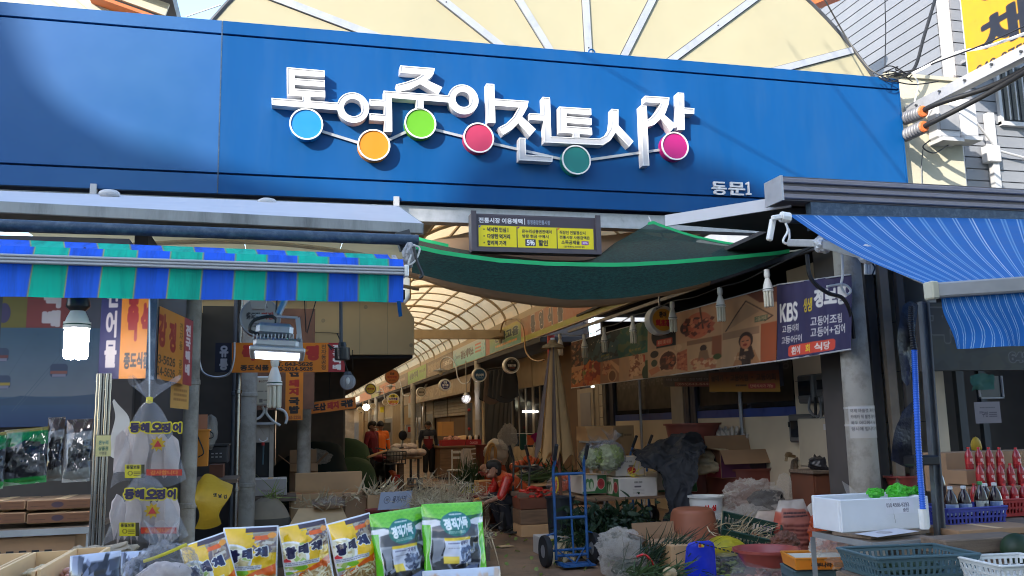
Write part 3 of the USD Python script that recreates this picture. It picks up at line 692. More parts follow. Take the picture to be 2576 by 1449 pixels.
# ================================================================ top-left house
lh=Thing('gabled_house','cream gabled house with an orange soffit peeping over the left end of the sign','house',(-3,14,0))
hp=[aY(*p,14) for p in ((-300,-10),(250,-10),(330,25),(395,60),(395,200),(-300,200))]
lh.add('wall',extr(Polygon([(p[0],p[2]) for p in hp]),.3,frontM(14.3)),'cream_wall')
e0,e1=aY(225,-14,13.8),aY(405,50,13.8)
lh.add('soffit',bar(e0+V(0,.2,-.02),e1+V(0,.2,-.02),.6,.05),'orange_end')
lh.add('barge_board',bar(e0+V(.1,-.1,.12),e1+V(.1,-.1,.12),.05,.2),'cream_wall')
lh.add('roof',bar(e0+V(.2,.6,.3),e1+V(.2,.6,.3),2.2,.12),'steel_dark')
for k in range(3):lh.add('wall_joint',bar(aY(60+60*k,-10,13.99),aY(110+60*k,30,13.99),.004,.012,up=(0,-1,0)),'rib_beige')
single('guy_wire',tube([aY(468,42,11.6),aY(556,12,11.6)],.011,5),'white_cable','pale guy wire crossing the gap of blue sky','cable')
# ================================================================ left grey canopy with its pipe
YL=7.0
lc=Thing('grey_canopy','long grey sheet-metal canopy with a weathered edge on the left','canopy',(-1,YL,3.1))
a0,a1=aY(-250,492,YL),aY(1062,561,YL);b0,b1=aY(-250,470,8.7),aY(1000,517,8.3)
lc.add('top_sheet',sheet(quadf(a0,a1,b1,b0),12,3),'canopy_white')
lc.add('fascia',bar(V(a0[0],YL+.0,a0[2]-.045),V(a1[0],YL,a1[2]-.045),.03,.085,bev=.004),'canopy_fascia')
lc.add('side_edge',bar(V(a1[0],YL+.02,a1[2]-.045),b1+V(0,0,-.045),.03,.085),'canopy_fascia')
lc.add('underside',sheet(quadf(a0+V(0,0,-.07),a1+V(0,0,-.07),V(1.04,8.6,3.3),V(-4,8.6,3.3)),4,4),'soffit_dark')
for px,py in ((275,484),(672,505),(940,522)):
    p=aY(px,py+3,8.3);lc.add('vent_cap',lump(p,(.09,.06,.04),3,.1),'white_trim')
single('awning_pipe',tube([aY(-200,558,6.6),aY(1052,604,6.6)],.042,12),'pipe_blue','dark blue steel pipe with flaking paint running under the grey canopy','pipe',smooth=True)
single('pipe_bracket',bar(aY(1000,610,6.7),aY(1035,600,6.7),.08,.14),'steel_dark','dark bracket at the right end of the blue pipe','bracket')
# ================================================================ striped awning
sa=Thing('striped_awning','green and blue striped awning with an aluminium rail over the left stall','awning',(-.4,5.6,2.3))
r0_,r1_=aY(-230,640,5.6),aY(1014,679,5.6);t0_,t1_=aY(-230,592,6.5),aY(975,640,6.5)
GR,BL,YLW=(6,196,168),(36,104,236),(165,165,110)
def stripes(A,W,H,n,ph):
    w=W/n
    for i in range(-1,n+1):
        x=(i+ph)*w;A.rect(x,0,x+w,H,GR if i % 2 else BL);A.rect(x-w*.02,0,x+w*.02,H,YLW)
NST=15.05
art=Art(900,60,GR,2);stripes(art,900,60,15,.47)
def ac(u,v):
    P=quadf(r0_+V(0,.01,.02),r1_+V(0,.01,.02),t1_,t0_)(u,v)
    P[...,2] +=-.03*np.sin(np.pi*v)+.012*np.sin(u*40)*np.sin(np.pi*v) ;return P
sa.add('cloth',printed(art,ac,450,14),'stripe_cloth',smooth=True)
def av(u,v):
    d=aY(1014,760,5.6)[2]-r1_[2]+.02;d0=aY(0,744,5.6)[2]-aY(0,648,5.6)[2]+.01
    A,B=r0_+V(0,-.02,-.02),r1_+V(0,-.02,-.02)
    P=quadf(A+V(.0,0,d0),B+V(0,0,d),B,A)(u,v)
    P[...,1] += .012*np.sin(u*46+1)*(1-v)+.02*(1-v);P[...,0] -= .03*(1-u)*(1-v);return P
sa.add('valance',printed(art,av,450,14),'stripe_cloth',smooth=True)
sa.add('upper_band',printed(art,quadf(r0_+V(0,-.03,.015),r1_+V(0,-.03,.015),r1_+V(0,.0,.07),r0_+V(0,0,.07)),450,2),'stripe_cloth')
for k,(dz,h) in enumerate(((.006,.016),(-.012,.016),(-.031,.018))):
    sa.add('rail',bar(r0_+V(0,-.045,dz),r1_+V(0,-.045,dz),.03,h,bev=.005),'alu')
sa.add('rail_core',bar(r0_+V(0,-.03,-.012),r1_+V(0,-.03,-.012),.03,.052),'steel_dark')
sa.add('end_cap',bar(r1_+V(.001,-.035,-.012),r1_+V(.03,-.035,-.012),.05,.075,bev=.006),'white_plastic')
sa.add('arm',bar(aY(990,650,6.4),aY(1012,690,5.65),.03,.05),'alu')
sa.add('strap',sheet(quadf(aY(998,757,5.58),aY(1008,757,5.58),aY(1012,795,5.6),aY(1003,797,5.6)),2,4),'blue_paint')
lump_=lump(aY(1030,640,6.3),(.05,.05,.09),4,.4)
single('gear_box',lump_,'grey_plastic','grey awning gear box with loose cords at the right end of the pipe','gear box')
for k,pts in enumerate((((1035,640),(1028,665),(1045,655),(1056,625),(1040,615)),((1040,620),(1050,660),(1062,690),(1056,700)))):
    single('dangling_cord',tube(curve([aY(x,y,6.2) for x,y in pts],24),.007 if k==0 else .012,5),'white_cable' if k==0 else 'cable',('white looped cord' if k==0 else 'black dangling cord')+' at the corner of the net','cord')
# ================================================================ shade nets
def loft(rows,nu=60,nv=24,seed=0,amp=.0):
    cs_=[]
    for pts,Y in rows:
        c=curve([aY(x,y,(Y[0]+(Y[1]-Y[0])*i/(len(pts)-1)) if isinstance(Y,tuple) else Y) for i,(x,y) in enumerate(pts)],60)
        t=np.linspace(0,len(c)-1,nu+1);i=np.clip(t.astype(int),0,len(c)-2);w=(t-i)[:,None]
        cs_.append(c[i]*(1-w)+c[i+1]*w)
    cs_=np.array(cs_);out=[]
    for j in range(nu+1):
        c=curve(cs_[:,j],200);t=np.linspace(0,len(c)-1,nv+1);i=np.clip(t.astype(int),0,len(c)-2);w=(t-i)[:,None];out.append(c[i]*(1-w)+c[i+1]*w)
    P=np.array(out)
    if amp:P=P+amp*(meshkit.fbm(P*2.5+seed,3,seed)-.5)[...,None]
    return P
def crease(P,a,f,seed=0):return P+a*np.stack([meshkit.fbm(P*V(f,f,f*.45)+9*k+seed,4,seed+k)-.5 for k in range(3)],-1)
def psheet(P):
    nu,nv=P.shape[0]-1,P.shape[1]-1;w=nv+1
    i,j=np.meshgrid(np.arange(nu),np.arange(nv),indexing='ij')
    return tm(P.reshape(-1,3),np.stack([i*w+j,(i+1)*w+j,(i+1)*w+j+1,i*w+j+1],-1).reshape(-1,4))
edgepts=[(1040,621),(1150,641),(1300,659),(1480,666),(1650,662),(1820,650),(1985,632)]
Pn=loft([(edgepts,9.0),([(1036,685),(1150,712),(1300,738),(1470,751),(1640,735),(1820,692),(1986,634)],9.9),
           ([(1042,600),(1090,612),(1250,640),(1470,655),(1545,612),(1612,574),(1640,560),(1672,571),(1800,607),(1988,631)],10.85)],90,30,2,.03)
net=Thing('shade_net','dark green shade net with bright green hems slung across the entrance','net',(3.5,9.5,3))
net.add('mesh_cloth',psheet(Pn),'net_dark',smooth=True)
net.add('hem',psheet(np.stack([Pn[:,0]+V(0,-.012,.022),Pn[:,0]+V(0,-.014,-.022)],1)),'net_edge')
net.add('hem',psheet(np.stack([Pn[55:,-1]+V(0,-.02,.02),Pn[55:,-1]+V(0,-.02,-.022)],1)),'net_edge')
net.add('hem',psheet(np.stack([Pn[:14,-1]+V(0,-.02,.03),Pn[:14,-1]+V(0,-.02,-.01)],1)),'net_edge')
net.add('rope',tube([aY(1985,632,9.0),aY(2045,625,8.6)],.009,5),'white_cable')
net.add('rope',tube([aY(1640,563,10.85),aY(1632,545,10.95)],.009,5),'white_cable')
Pt=loft([([(1030,612),(1120,598),(1200,580),(1350,575),(1500,592),(1600,584),(1660,600)],11.35),([(1010,660),(1150,700),(1320,730),(1500,735),(1700,700),(1830,670),(1990,640)],10.9),
           ([(1008,690),(1150,730),(1320,764),(1500,771),(1700,738),(1830,705),(1992,642)],11.0),([(1020,660),(1150,690),(1320,700),(1500,700),(1700,690),(1830,670),(1992,640)],11.6)],70,26,5,.05)
single('tan_tarp',psheet(Pt),'tan_sheet','tan translucent sheet slung behind the green net','tarp',smooth=True)
# ================================================================ hanging notice under the sign
nb=Thing('notice_board','yellow and dark grey notice board hanging under the middle of the blue sign','notice',(3,10.7,3.7))
TLp,TRp,BLp=aY(1191,540,10.7),aY(1502,547,10.7),aY(1192,626,10.7)
W=TRp[0]-TLp[0];H=TLp[2]-BLp[2]
art=Art(311,88,(62,55,66),6)
D=(40,38,52);art.text('전통시장 이용혜택',12,6,122,20,(225,225,228),2);art.rect(125,5,126.5,21,(225,225,228));art.text('통영중앙전통시장',132,8,190,20,(150,165,185),1)
art.rect(12,26,299,80,(222,205,20))
for i,t in enumerate(('• 넉넉한 인심 !','• 다양한 먹거리','• 합리적 가격')):art.text(t,20,30+i*17,[86,90,80][i],43+i*17,D,3)
art.rect(105,28,107,80,D);art.rect(205,28,207,80,D)
for x,c in ((13,(60,80,190)),(108,(120,70,130)),(208,(210,90,50))):art.poly([(x,27),(x+6,27),(x,33)],c)
art.text('온누리상품권판매처',118,33,194,43,D,2);art.text('방문 현금 구매시',118,46,186,55,D,2);art.rrect(126,58,152,76,2,(55,50,75));art.text('5%',129,60,150,74,(235,235,240),3);art.text('할인',158,59,184,75,D,3)
art.text('직장인 연말정산시',212,33,280,43,D,2);art.text('전통시장 사용금액은',212,46,290,55,D,2);art.text('소득공제율',216,58,264,69,D,2);art.rrect(268,59,286,69,1,(125,60,150));art.text('30%',270,61,284,67,(240,235,240),2);art.text('(공제한도400만원)',222,72,276,78,D,1)
nb.add('face',flat_print(art,(TLp[0],10.698,BLp[2]),(W,0,0),(0,0,H),340,96),'print')
mk('notice_case',(.07,.06,.075),.5)
nb.add('case',bx(TLp[0]-.03,TRp[0]+.03,10.7,10.86,BLp[2]-.03,TLp[2]+.02),'notice_case')
nb.add('frame',[bx(TLp[0]-.035,TLp[0]+.03,10.67,10.7,BLp[2]-.03,TLp[2]+.05),bx(TRp[0]-.03,TRp[0]+.035,10.67,10.7,BLp[2]-.03,TLp[2]+.05),bx(TLp[0]+.031,TRp[0]-.031,10.67,10.7,BLp[2]-.03,BLp[2]+.02)],'notice_case')
for x in (TLp[0]+.1,TRp[0]-.1):nb.add('hanger',bx(x-.02,x+.02,10.76,10.8,TLp[2]+.02,4.13),'galv')
# ================================================================ beige boxed duct at the left of the lane
YB_=13.6
c0,c1,c2=aY(700,892,YB_),aY(1042,892,YB_),aY(1042,800,YB_)
bz0,bz1,bX=c0[2],3.45,c1[0]
bd=Thing('boxed_duct','big beige sheet-metal boxing with a chamfered corner over the left side of the lane','duct',(1,YB_,bz0))
pr=Polygon([(-3.5,bz0),(bX,bz0),(bX,c2[2]),(bX-.17,bz1),(-3.5,bz1)])
bd.add('casing',extr(pr,30,lambda x,z,d:np.stack([x,YB_+30-d,z],-1)),'beige_metal')
seams=[aY(px,850,YB_)[0] for px in (770,905,975)]
for x in seams:bd.add('seam',bx(x-.004,x+.004,YB_-.003,YB_+.002,bz0,bz1),'rib_beige')
for px,py in ((813,806),(920,772),(1034,868)):
    p=aY(px,py,YB_-.004);bd.add('plug',lathe([(0,0),(.03,0),(.03,.01),(0,.01)],(0,0,0),10,R=rotx(math.pi/2)).apply_translation(p),'rib_beige')
p0,p1=aY(770,834,YB_-.006),aY(855,838,YB_-.006);bd.add('slot',bar(p0,p1,.004,.02,up=(0,-1,0)),'wall_dark')
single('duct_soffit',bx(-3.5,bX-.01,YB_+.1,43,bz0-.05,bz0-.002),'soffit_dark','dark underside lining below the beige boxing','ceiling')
sk=Thing('skylight_roof','translucent cream roof sheets with thin trusses between the canopy and the beige boxing','roof',(-1,11,4))
for k in range(4):sk.add('sheet',bx(-3+1.25*k,-1.76+1.25*k,11.55,13.7,3.95,3.965),'poly_sky')
for y in (11.7,12.5,13.4):sk.add('truss',tube(curve([(-3,y,3.7),(-1,y,3.9),(.5,y,3.85),(2,y,3.6)],16),.03,6),'rib_beige')
# ================================================================ the fish restaurant under the right canopy
WX=6.6
rst=Thing('restaurant_front','restaurant front with cream lower panels, blue stripe and dark sliding windows','shop front',(WX,14,0))
Y_=lambda px:aX(px,1045,WX)[1]
zb=1.56
rst.add('lower_panel',bx(WX,WX+.12,Y_(1692),Y_(1548),0,zb),'cream_low');rst.add('lower_panel',bx(WX,WX+.12,Y_(2003),Y_(1755),0,zb),'cream_low')
for a,b in ((1548,1692),(1755,2003)):
    rst.add('stripe',bx(WX-.004,WX+.1,Y_(b),Y_(a),zb+.001,zb+.12),'blue_stripe')
    w=rst.add('window',bx(WX+.02,WX+.04,Y_(b),Y_(a),zb+.121,3.1),'glass_dark')
for px in (1618,1872):
    rst.add('pole',tube([(WX-.05,Y_(px),0),(WX-.05,Y_(px),3.3)],.028,8),'galv')
rst.add('frame',bx(WX-.02,WX+.1,Y_(1722),Y_(1692)-.004,0,3.3),'beige_frame')
for i,px in enumerate((1724,1732,1740,1748)):rst.add('frame_post',bx(WX-.02-.01*(i % 2),WX+.1,Y_(px+6),Y_(px),0,3.3),'dark_frame')
for i,px in enumerate((1500,1512,1524,1538)):rst.add('frame_post',bx(WX-.02-.015*(i % 2),WX+.1,Y_(px+9),Y_(px),0,3.3),['beige_frame','beige_frame','dark_frame','dark_frame'][i])
for k in range(12):rst.add('hinge_mark',bx(WX-.037,WX-.035,Y_(1521),Y_(1513),.2+k*.24,.212+k*.24),'wall_dark')
dr=rst.add('door',bx(WX-.06,WX-.02,Y_(1500),Y_(1460),0,2.3),'beige_frame');rst.add('door_glass',bx(WX-.07,WX-.061,Y_(1494),Y_(1468),1.05,2.2),'grey_plastic',under=dr)
art=Art(200,100,(14,15,20),4);art.text('643-6446',4,8,90,40,(70,68,75),1);art.text('단체예약환영',100,8,196,40,(70,68,75),1)
rst.add('window_lettering',flat_print(art,(WX+.018,Y_(1760),zb+.2),(0,Y_(1998)-Y_(1760),0),(0,0,.7),150,60),'print')
rst.add('window_lettering',flat_print(art,(WX+.018,Y_(1552),zb+.2),(0,Y_(1690)-Y_(1552),0),(0,0,.7),150,60),'print')
rst.add('end_wall',bx(WX,WX+.12,8.0,Y_(2003)-.004,0,3.5),'cream_low')
for k in range(5):rst.add('wall_joint',bx(WX-.003,WX+.01,8.0,Y_(2006),.35+k*.55,.356+k*.55),'wall_dark')
rst.add('back_wall',bx(WX+2.2,WX+2.3,8,19,0,3.7),'wall_dark');rst.add('rear_side_wall',bx(WX-.1,WX+2.3,17.6,17.75,0,3.64),'wall_dark')
rst.add('soffit_rail',bar((5.55,7.6,3.33),(5.75,17.6,3.42),.05,.05),'dark_frame')
def bann(px0,px1,f0,f1,art,label,nu,X=5.45):
    P00,P10,P11,P01=aX(px0,f0[1],X),aX(px1,f1[1],X),aX(px1,f1[0],X),aX(px0,f0[0],X)
    def f(u,v):
        P=quadf(P00,P10,P11,P01)(u,v);P[...,0] += .012*np.sin(u*9)+.008*np.sin(u*31+v*3);return P
    t=Thing('banner',label,'banner',P00);t.add('cloth',printed(art,f,nu,110),'print_cloth',smooth=True)
    t.add('hem',tube([P00,P10],.008,5),'white_trim');t.add('hem',tube([P01,P11],.007,5),'white_trim');return t
A=Art(520,120,(190,175,160),3)
cream=(200,182,162)
A.rect(0,0,42,66,(115,80,70));A.speck(0,0,42,66,[(70,45,42),(150,110,95),(185,165,150),(60,50,55)],60,4,1)
A.grad(42,0,145,66,(25,60,95),(30,85,125));A.speck(45,5,140,60,[(15,35,60),(50,110,150),(20,50,80)],50,5,2,2);A.speck(60,10,130,50,[(190,210,220)],9,1.2,7);A.text('살포한 고등어',92,50,118,56,(200,200,60),1);A.text('고등어회를 위해',98,57,126,62,(190,200,210),1)
A.grad(145,0,215,66,(75,110,95),(40,135,135));A.speck(148,4,212,60,[(60,120,110),(95,130,110),(40,110,120)],40,6,3,2);A.text('회를 먹기 위한 방법',168,52,198,58,(210,190,90),1)
A.rect(215,0,270,66,(160,150,145));A.rect(215,28,240,66,(190,180,172));A.ell(222,12,262,60,(30,27,30));A.rect(232,30,270,66,(30,27,30));A.ell(238,2,254,22,(95,62,50));A.rrect(232,45,262,58,2,(190,75,60));A.text('환이 회 식당',234,47,260,56,(230,220,210),2)
A.rect(270,0,345,62,(205,185,165));A.ell(285,10,330,58,(205,130,105));A.ell(278,22,300,46,(70,40,38));A.ell(294,18,314,38,(85,50,45));A.speck(285,20,330,52,[(190,110,90),(225,160,130),(110,60,50)],40,3,4);A.line([(310,0),(316,42)],(90,60,50),2.5)
A.rect(345,0,420,60,(200,186,170));A.poly([(350,56),(378,14),(398,34)],(175,165,155));A.line([(350,56),(380,12),(414,46),(404,52)],(85,70,65),2);A.poly([(380,0),(420,0),(420,26),(398,20)],(125,85,75));A.rect(392,42,408,51,(95,125,110));A.text('고등어회',393,43,407,50,(225,225,215),1)
A.grad(0,66,42,120,(215,190,165),(205,130,70));A.speck(4,78,40,106,[(225,170,120),(150,100,75),(230,200,170),(110,110,100)],34,5,5)
A.rect(42,66,90,120,(180,75,45));A.speck(42,66,90,120,[(200,90,50),(215,140,80),(150,45,35),(120,150,70),(225,200,170)],60,5,6,1.5);A.text('얼큰한 고등어조림',58,108,80,113,(235,225,210),1)
A.rect(90,66,145,120,(170,140,125));A.poly([(98,70),(118,68),(122,96),(100,100)],(185,120,100));A.speck(99,72,118,94,[(215,180,160),(150,90,75)],30,2.5,8,2);A.ell(112,88,138,118,(210,190,170));A.ell(115,92,135,115,(130,95,75));A.poly([(122,66),(145,84),(145,100),(118,70)],(225,205,185))
A.rect(145,66,215,120,(200,185,168));A.rect(172,68,206,112,(180,140,115));A.speck(174,70,204,110,[(225,205,185),(150,105,85),(235,220,205)],80,2.2,9,2.2);A.rect(208,82,215,110,(60,90,50));A.rect(204,70,208,84,(205,80,50));A.ell(200,92,222,124,(40,70,45))
A.rect(215,62,290,120,(208,195,178));A.ell(236,68,272,112,(225,210,195));A.ell(239,72,269,108,(110,65,50));A.speck(243,76,265,104,[(165,95,70),(90,50,42),(190,130,100)],26,3.2,10);A.ell(220,66,236,80,(55,45,45));A.ell(222,84,234,98,(60,80,65));A.ell(266,62,280,74,(225,215,200));A.poly([(272,78),(290,74),(290,116),(268,108)],(190,120,95));A.speck(272,80,289,112,[(215,150,120),(160,85,70)],30,2,11);A.poly([(215,104),(236,98),(240,108),(222,116)],(205,150,120))
A.rect(290,60,345,120,(205,192,172));A.rect(290,60,330,68,(150,125,105));A.poly([(330,60),(345,60),(345,100),(330,92)],(160,110,85));A.ell(312,72,322,84,(60,38,34));A.poly([(308,100),(312,82),(323,82),(327,100)],(150,130,110));A.speck(298,98,334,114,[(225,205,180),(190,130,105),(235,225,210)],40,3,12);A.ell(332,92,344,102,(75,100,55))
A.rect(345,58,420,120,(208,198,182));A.rect(345,58,398,70,(165,150,140));A.poly([(400,56),(420,56),(420,120),(400,120)],(180,110,75));A.ell(370,64,390,92,(55,35,32));A.ell(372,70,387,92,(205,150,125));A.poly([(360,120),(368,96),(392,96),(400,120)],(185,155,125));A.poly([(372,96),(388,96),(386,120),(374,120)],(55,42,40));A.poly([(372,88),(378,92),(374,112),(369,108)],(55,38,34));A.poly([(388,88),(383,92),(388,112),(392,106)],(55,38,34));A.ell(376,83,382,87,(150,60,55));A.rect(374.5,78,378,79.2,(60,40,36));A.rect(381,78,384.5,79.2,(60,40,36));A.text('환한날은',362,102,380,108,(240,235,230),1)
for x in (42,215,270,345):A.rect(x-.4,0,x+.4,120,(215,200,185))
A2=Art(420,120,cream,3);A2.im.paste(Image.fromarray((np.asarray(A.im.crop((0,0,1260,360)))*[.84,.68,.54]).astype('uint8')),(0,0))
bann(1437,1952,(861,976),(718,908),A2,'long banner of food photographs with white hems under the row of bulbs',380)
N_=(52,46,78)
A=Art(130,110,N_,6);Wt=(215,208,200)
A.text('KBS',4,28,42,56,Wt,3);A.text('생생',50,26,70,46,(200,170,40),2);A.text('정보통',70,14,124,42,Wt,4)
A.text('고등어회',10,60,44,71,Wt,1);A.text('고등어조림',66,54,116,68,Wt,1);A.text('고등어구이',8,76,50,87,Wt,1);A.text('고등어+잡어',66,70,122,84,Wt,1)
A.rrect(22,90,104,106,4,(205,70,50));A.text('환이',26,92,48,104,(225,215,205),2);A.text('회',54,92,66,104,(225,190,50),2);A.text('식당',72,92,98,104,(225,215,205),2)
bann(1954,2140,(716,908),(690,878),A,'navy banner with white and yellow restaurant lettering beside the concrete post',190,X=5.44)
A=Art(170,50,(160,95,40),5);A.grad(0,0,170,50,(95,40,38),(165,120,45));A.text('물메기 · 고등어찜 · 고등어회',6,6,164,24,(70,40,40),3,out=(150,100,70),ow=1);A.rrect(100,30,160,42,3,(150,45,55));A.text('단체식사가 가능',104,32,156,40,(225,190,150),1);A.lines(70,32,96,40,(60,35,35),1,2)
def board(px0,px1,yT,yB,X,A,label,nu=150,nv=50):
    P00,P10=aX(px0,yB,X),aX(px1,yB,X);H=aX((px0+px1)/2,yT,X)[2]-P00[2]
    t=Thing('sign_board',label,'sign',P00);t.add('face',flat_print(A,P00,P10-P00,(0,0,H),nu,nv),'print');t.add('case',bx(X+.003,X+.06,P10[1],P00[1],P00[2]-.01,P00[2]+H+.01),'dark_frame');return t
board(1785,1963,925,985,6.2,A,'dark red and mustard sign board below the right part of the food banner')
A=Art(120,40,(38,34,50),5);A.text('배달의 정명이',8,4,112,16,(90,85,105),2);A.rect(30,20,120,40,(110,40,50));A.text('(055)643-6446',36,24,112,36,(190,150,140),1)
board(1668,1800,940,972,6.3,A,'dark sign board with a red telephone strip half hidden by the food banner')
def wbox(name,label,cat_,px0,px1,y0,y1,X,dpt,mat,bev=.012,extra=None):
    a,b=aX(px0,y1,X),aX(px1,y0,X);t=Thing(name,label,cat_,(X,a[1],a[2]));t.add('case',bx(X-dpt,X,b[1],a[1],a[2],b[2],bev=bev),mat)
    if extra:extra(t,a,b)
    return t
def mwin(t,a,b):
    t.add('window',bx(6.6-.165,6.6-.151,b[1]+.05,a[1]-.05,a[2]+.25*(b[2]-a[2]),b[2]-.08),'glass_dark')
    t.add('lip',bx(6.6-.17,6.6-.151,b[1]+.04,a[1]-.04,a[2]+.06,a[2]+.10),'meter_grey')
wbox('electric_meter','grey electricity meter, left one of the pair above the cables','meter',2034,2068,940,1015,6.6,.15,'meter_grey',.02,mwin)
wbox('electric_meter','grey electricity meter, right one nearer the concrete post','meter',2080,2118,935,1000,6.6,.15,'meter_grey',.02,mwin)
def mw2(t,a,b):t.add('window',bx(6.6-.13,6.6-.121,b[1]+.06,a[1]-.07,a[2]+.07,b[2]-.08),'glass_dark');t.add('handle',bx(6.6-.135,6.6-.121,a[1]-.045,a[1]-.02,a[2]+.2,a[2]+.27),'black_plastic')
wbox('meter_cabinet','dark grey meter cabinet with a small window low on the cream wall','cabinet',2006,2060,1040,1112,6.6,.12,'meter_grey',.02,mw2)
def hg(t,a,b):t.add('hinge',[bx(6.6-.24,6.6-.15,b[1]-.02,b[1],a[2]+.3+.12*k,a[2]+.36+.12*k) for k in range(3)],'galv');t.add('sticker',bx(6.6-.262,6.6-.2605,b[1]+.08,b[1]+.14,b[2]-.14,b[2]-.07),'white_trim')
wbox('breaker_cabinet','tall cream breaker cabinet beside the concrete post','cabinet',2059,2135,1050,1170,6.6,.26,'panel_cream',.012,hg)
rr=random.Random(8)
for k in range(6):
    x0=2038+12*k;X=6.44
    pts=[aX(x0,1000,X),aX(x0+rr.uniform(-4,4),1030,X-.05),aX(x0+10+rr.uniform(-8,8),1050+rr.uniform(-4,10),X-.08),aX(x0+28,1030,X),aX(x0+34,985,X)]
    single('meter_cable',tube(curve(pts,20),.018,6),'cable' if k % 2 else 'coil','drooping '+('black' if k % 2 else 'grey')+' cable under the electricity meters, '+['first','second','third','fourth','fifth','last'][k]+' from the left','cable',group=None)
wbox('switch_box','small cream switch box above the breaker cabinet','box',2120,2133,985,1016,6.5,.08,'panel_cream')
for k,(x0,x1) in enumerate(((2118,2128),(2128,2139))):
    single('conduit',tube([aX(x0,870,6.4),aX(x0,1060,6.4)],.022,6),'coil',['left','right'][k]+' dark conduit pipe running down behind the concrete post','pipe')
pc=V(5.66,7.98,0)
post=Thing('concrete_post','round grey concrete post with rusty spots and a taped paper notice','post',pc)
post.add('shaft',lathe([(.0,0),(.155,0),(.132,3.42),(0,3.42)],pc,24),'concrete_pole',smooth=40)
A=Art(60,60,(178,172,165),5)
for i,t in enumerate(('이제 마음껏 과연 하는','카메라 뒤 촬영 중에 시설','매우 어디에서 놉니다','당시에 입니다 제거')):A.text(t,4,6+i*11,56,13+i*11,(70,66,70),1)
zt=aY(2165,1020,pc[1]-.15)[2];zbm=aY(2165,1102,pc[1]-.15)[2]
post.add('paper_notice',printed(A,lambda u,v:np.stack([pc[0]-.149*np.cos(.2+u*2.6),pc[1]-.149*np.sin(.2+u*2.6),zbm+(zt-zbm)*v],-1),60,40),'print')
post.add('tape',[lathe([(.151,z),(.151,z+.02)],pc,24) for z in (zt-.03,zt-.2)],'film_clear')
BX=5.25
def cfl(label,loc,lit=False,group=None,s=1.0):
    t=Thing('spiral_bulb',label,'light bulb',loc,local=True,group=group)
    glass='lit_white' if lit else 'cfl_glass'
    t.add('holder',lathe([(0,.16),(.03,.16),(.034,.10),(.03,.07),(.02,.06),(0,.06)],n=14),'black_plastic' if lit else 'lamp_white',smooth=40)
    t.add('base',lathe([(0,.06),(.024,.06),(.05,-.02),(.052,-.05),(.06,-.055),(.06,-.085),(.05,-.09),(0,-.09)],n=18),'lamp_white',smooth=40)
    for k in range(8):
        a=k*math.pi/4;c,s_=math.cos(a)*.042,math.sin(a)*.042
        t.add('tube',lathe([(0,-.09),(.0135,-.09),(.0135,-.25),(.009,-.263),(0,-.265)],(c,s_,0),8),glass,smooth=40)
    t.add('band',lathe([(.0605,-.062),(.0605,-.07)],n=18),'crate_green')
    return t
bulbs=[((1409,835,20.2/20),'farthest'),((1470,838,1),'second farthest'),((1520,822,1),'third farthest'),((1592,795,1),'fourth from the far end'),((1692,762,1),'third nearest'),((1812,730,1),'second nearest'),((1931,688,1),'nearest')]
grp='spiral bulbs hanging along the food banner'
b0=None
for (x,y,_),w in bulbs:
    p=aX(x,y+25,BX)
    lab='unlit spiral bulb before the food banner, '+w+' of seven'
    if b0 is None:b0=cfl(lab,p,group=grp)
    else:b0.copy(lab,p)
wp=[aX(x,y+25,BX)+V(0,0,.16) for (x,y,_),w in bulbs]
pts=[wp[0]+V(0,2,.1)]
for a,b in zip(wp,wp[1:]):pts += [a,(a+b)/2+V(0,0,-.03)]
pts += [wp[-1],wp[-1]+V(.2,-.8,.15)]
single('bulb_wire',tube(curve(pts,70),.008,5),'cable','black wire from which the row of spiral bulbs hangs','cable')
cf=Thing('tube_lamp','white compact tube lamp hanging under the left corner of the blue awning','lamp',aY(2187,690,7.3))
for k in range(4):cf.add('tube',tube([aY(2177+k*7,655,7.3),aY(2177+k*7,690,7.3)],.014,8),'lamp_white',smooth=40)
cf.add('wire',tube(curve([aY(2180,650,7.3),aY(2200,670,7.25),aY(2195,690,7.2)],10),.008,5),'cable')
rp=[aY(2118,640,7.4),aY(2120,690,7.4),aY(2116,720,7.4),aY(2130,740,7.4),aY(2140,730,7.4),aY(2122,715,7.4),aY(2080,720,7.4)]
single('tied_rope',tube(curve(rp,40),.012,6),'white_cable','white rope tied in a knot in front of the navy banner','rope')
single('bent_conduit',tube(curve([aY(2030,640,7.5),aY(2040,700,7.5),aY(2080,735,7.5),aY(2120,750,7.6),aY(2140,790,7.7),aY(2148,850,7.8)],30),.02,6),'cable','bent black conduit curving down to the concrete post','pipe')
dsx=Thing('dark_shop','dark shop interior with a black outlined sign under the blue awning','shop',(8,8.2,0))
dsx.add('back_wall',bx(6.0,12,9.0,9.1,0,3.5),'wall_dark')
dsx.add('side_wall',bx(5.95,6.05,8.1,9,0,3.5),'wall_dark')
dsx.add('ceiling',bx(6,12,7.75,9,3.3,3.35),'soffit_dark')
A=Art(260,150,(30,32,34),4);A.speck(0,0,260,150,[(24,26,30),(40,40,36),(34,38,40)],60,14,3)
A.text('꼭찌',10,6,110,92,(22,22,32),5,out=(90,88,88),ow=2);A.text('야지매',118,20,262,92,(26,34,38),5,out=(72,78,78),ow=2);A.text('648-2291',172,108,290,134,(30,30,40),4,out=(110,108,112),ow=3)
P=aY(2330,932,7.6);Q=aY(2330,760,7.6);Rr=aY(2590,932,7.6)
sg=Thing('dark_sign','dark sign with outlined lettering half hidden behind the awning valance','sign',P)
sg.add('face',flat_print(A,P,(Rr[0]-P[0]+.25,0,0),(0,0,Q[2]-P[2]),150,90),'print');sg.add('case',bx(P[0],Rr[0]+.25,7.605,7.7,P[2],Q[2]),'wall_dark')
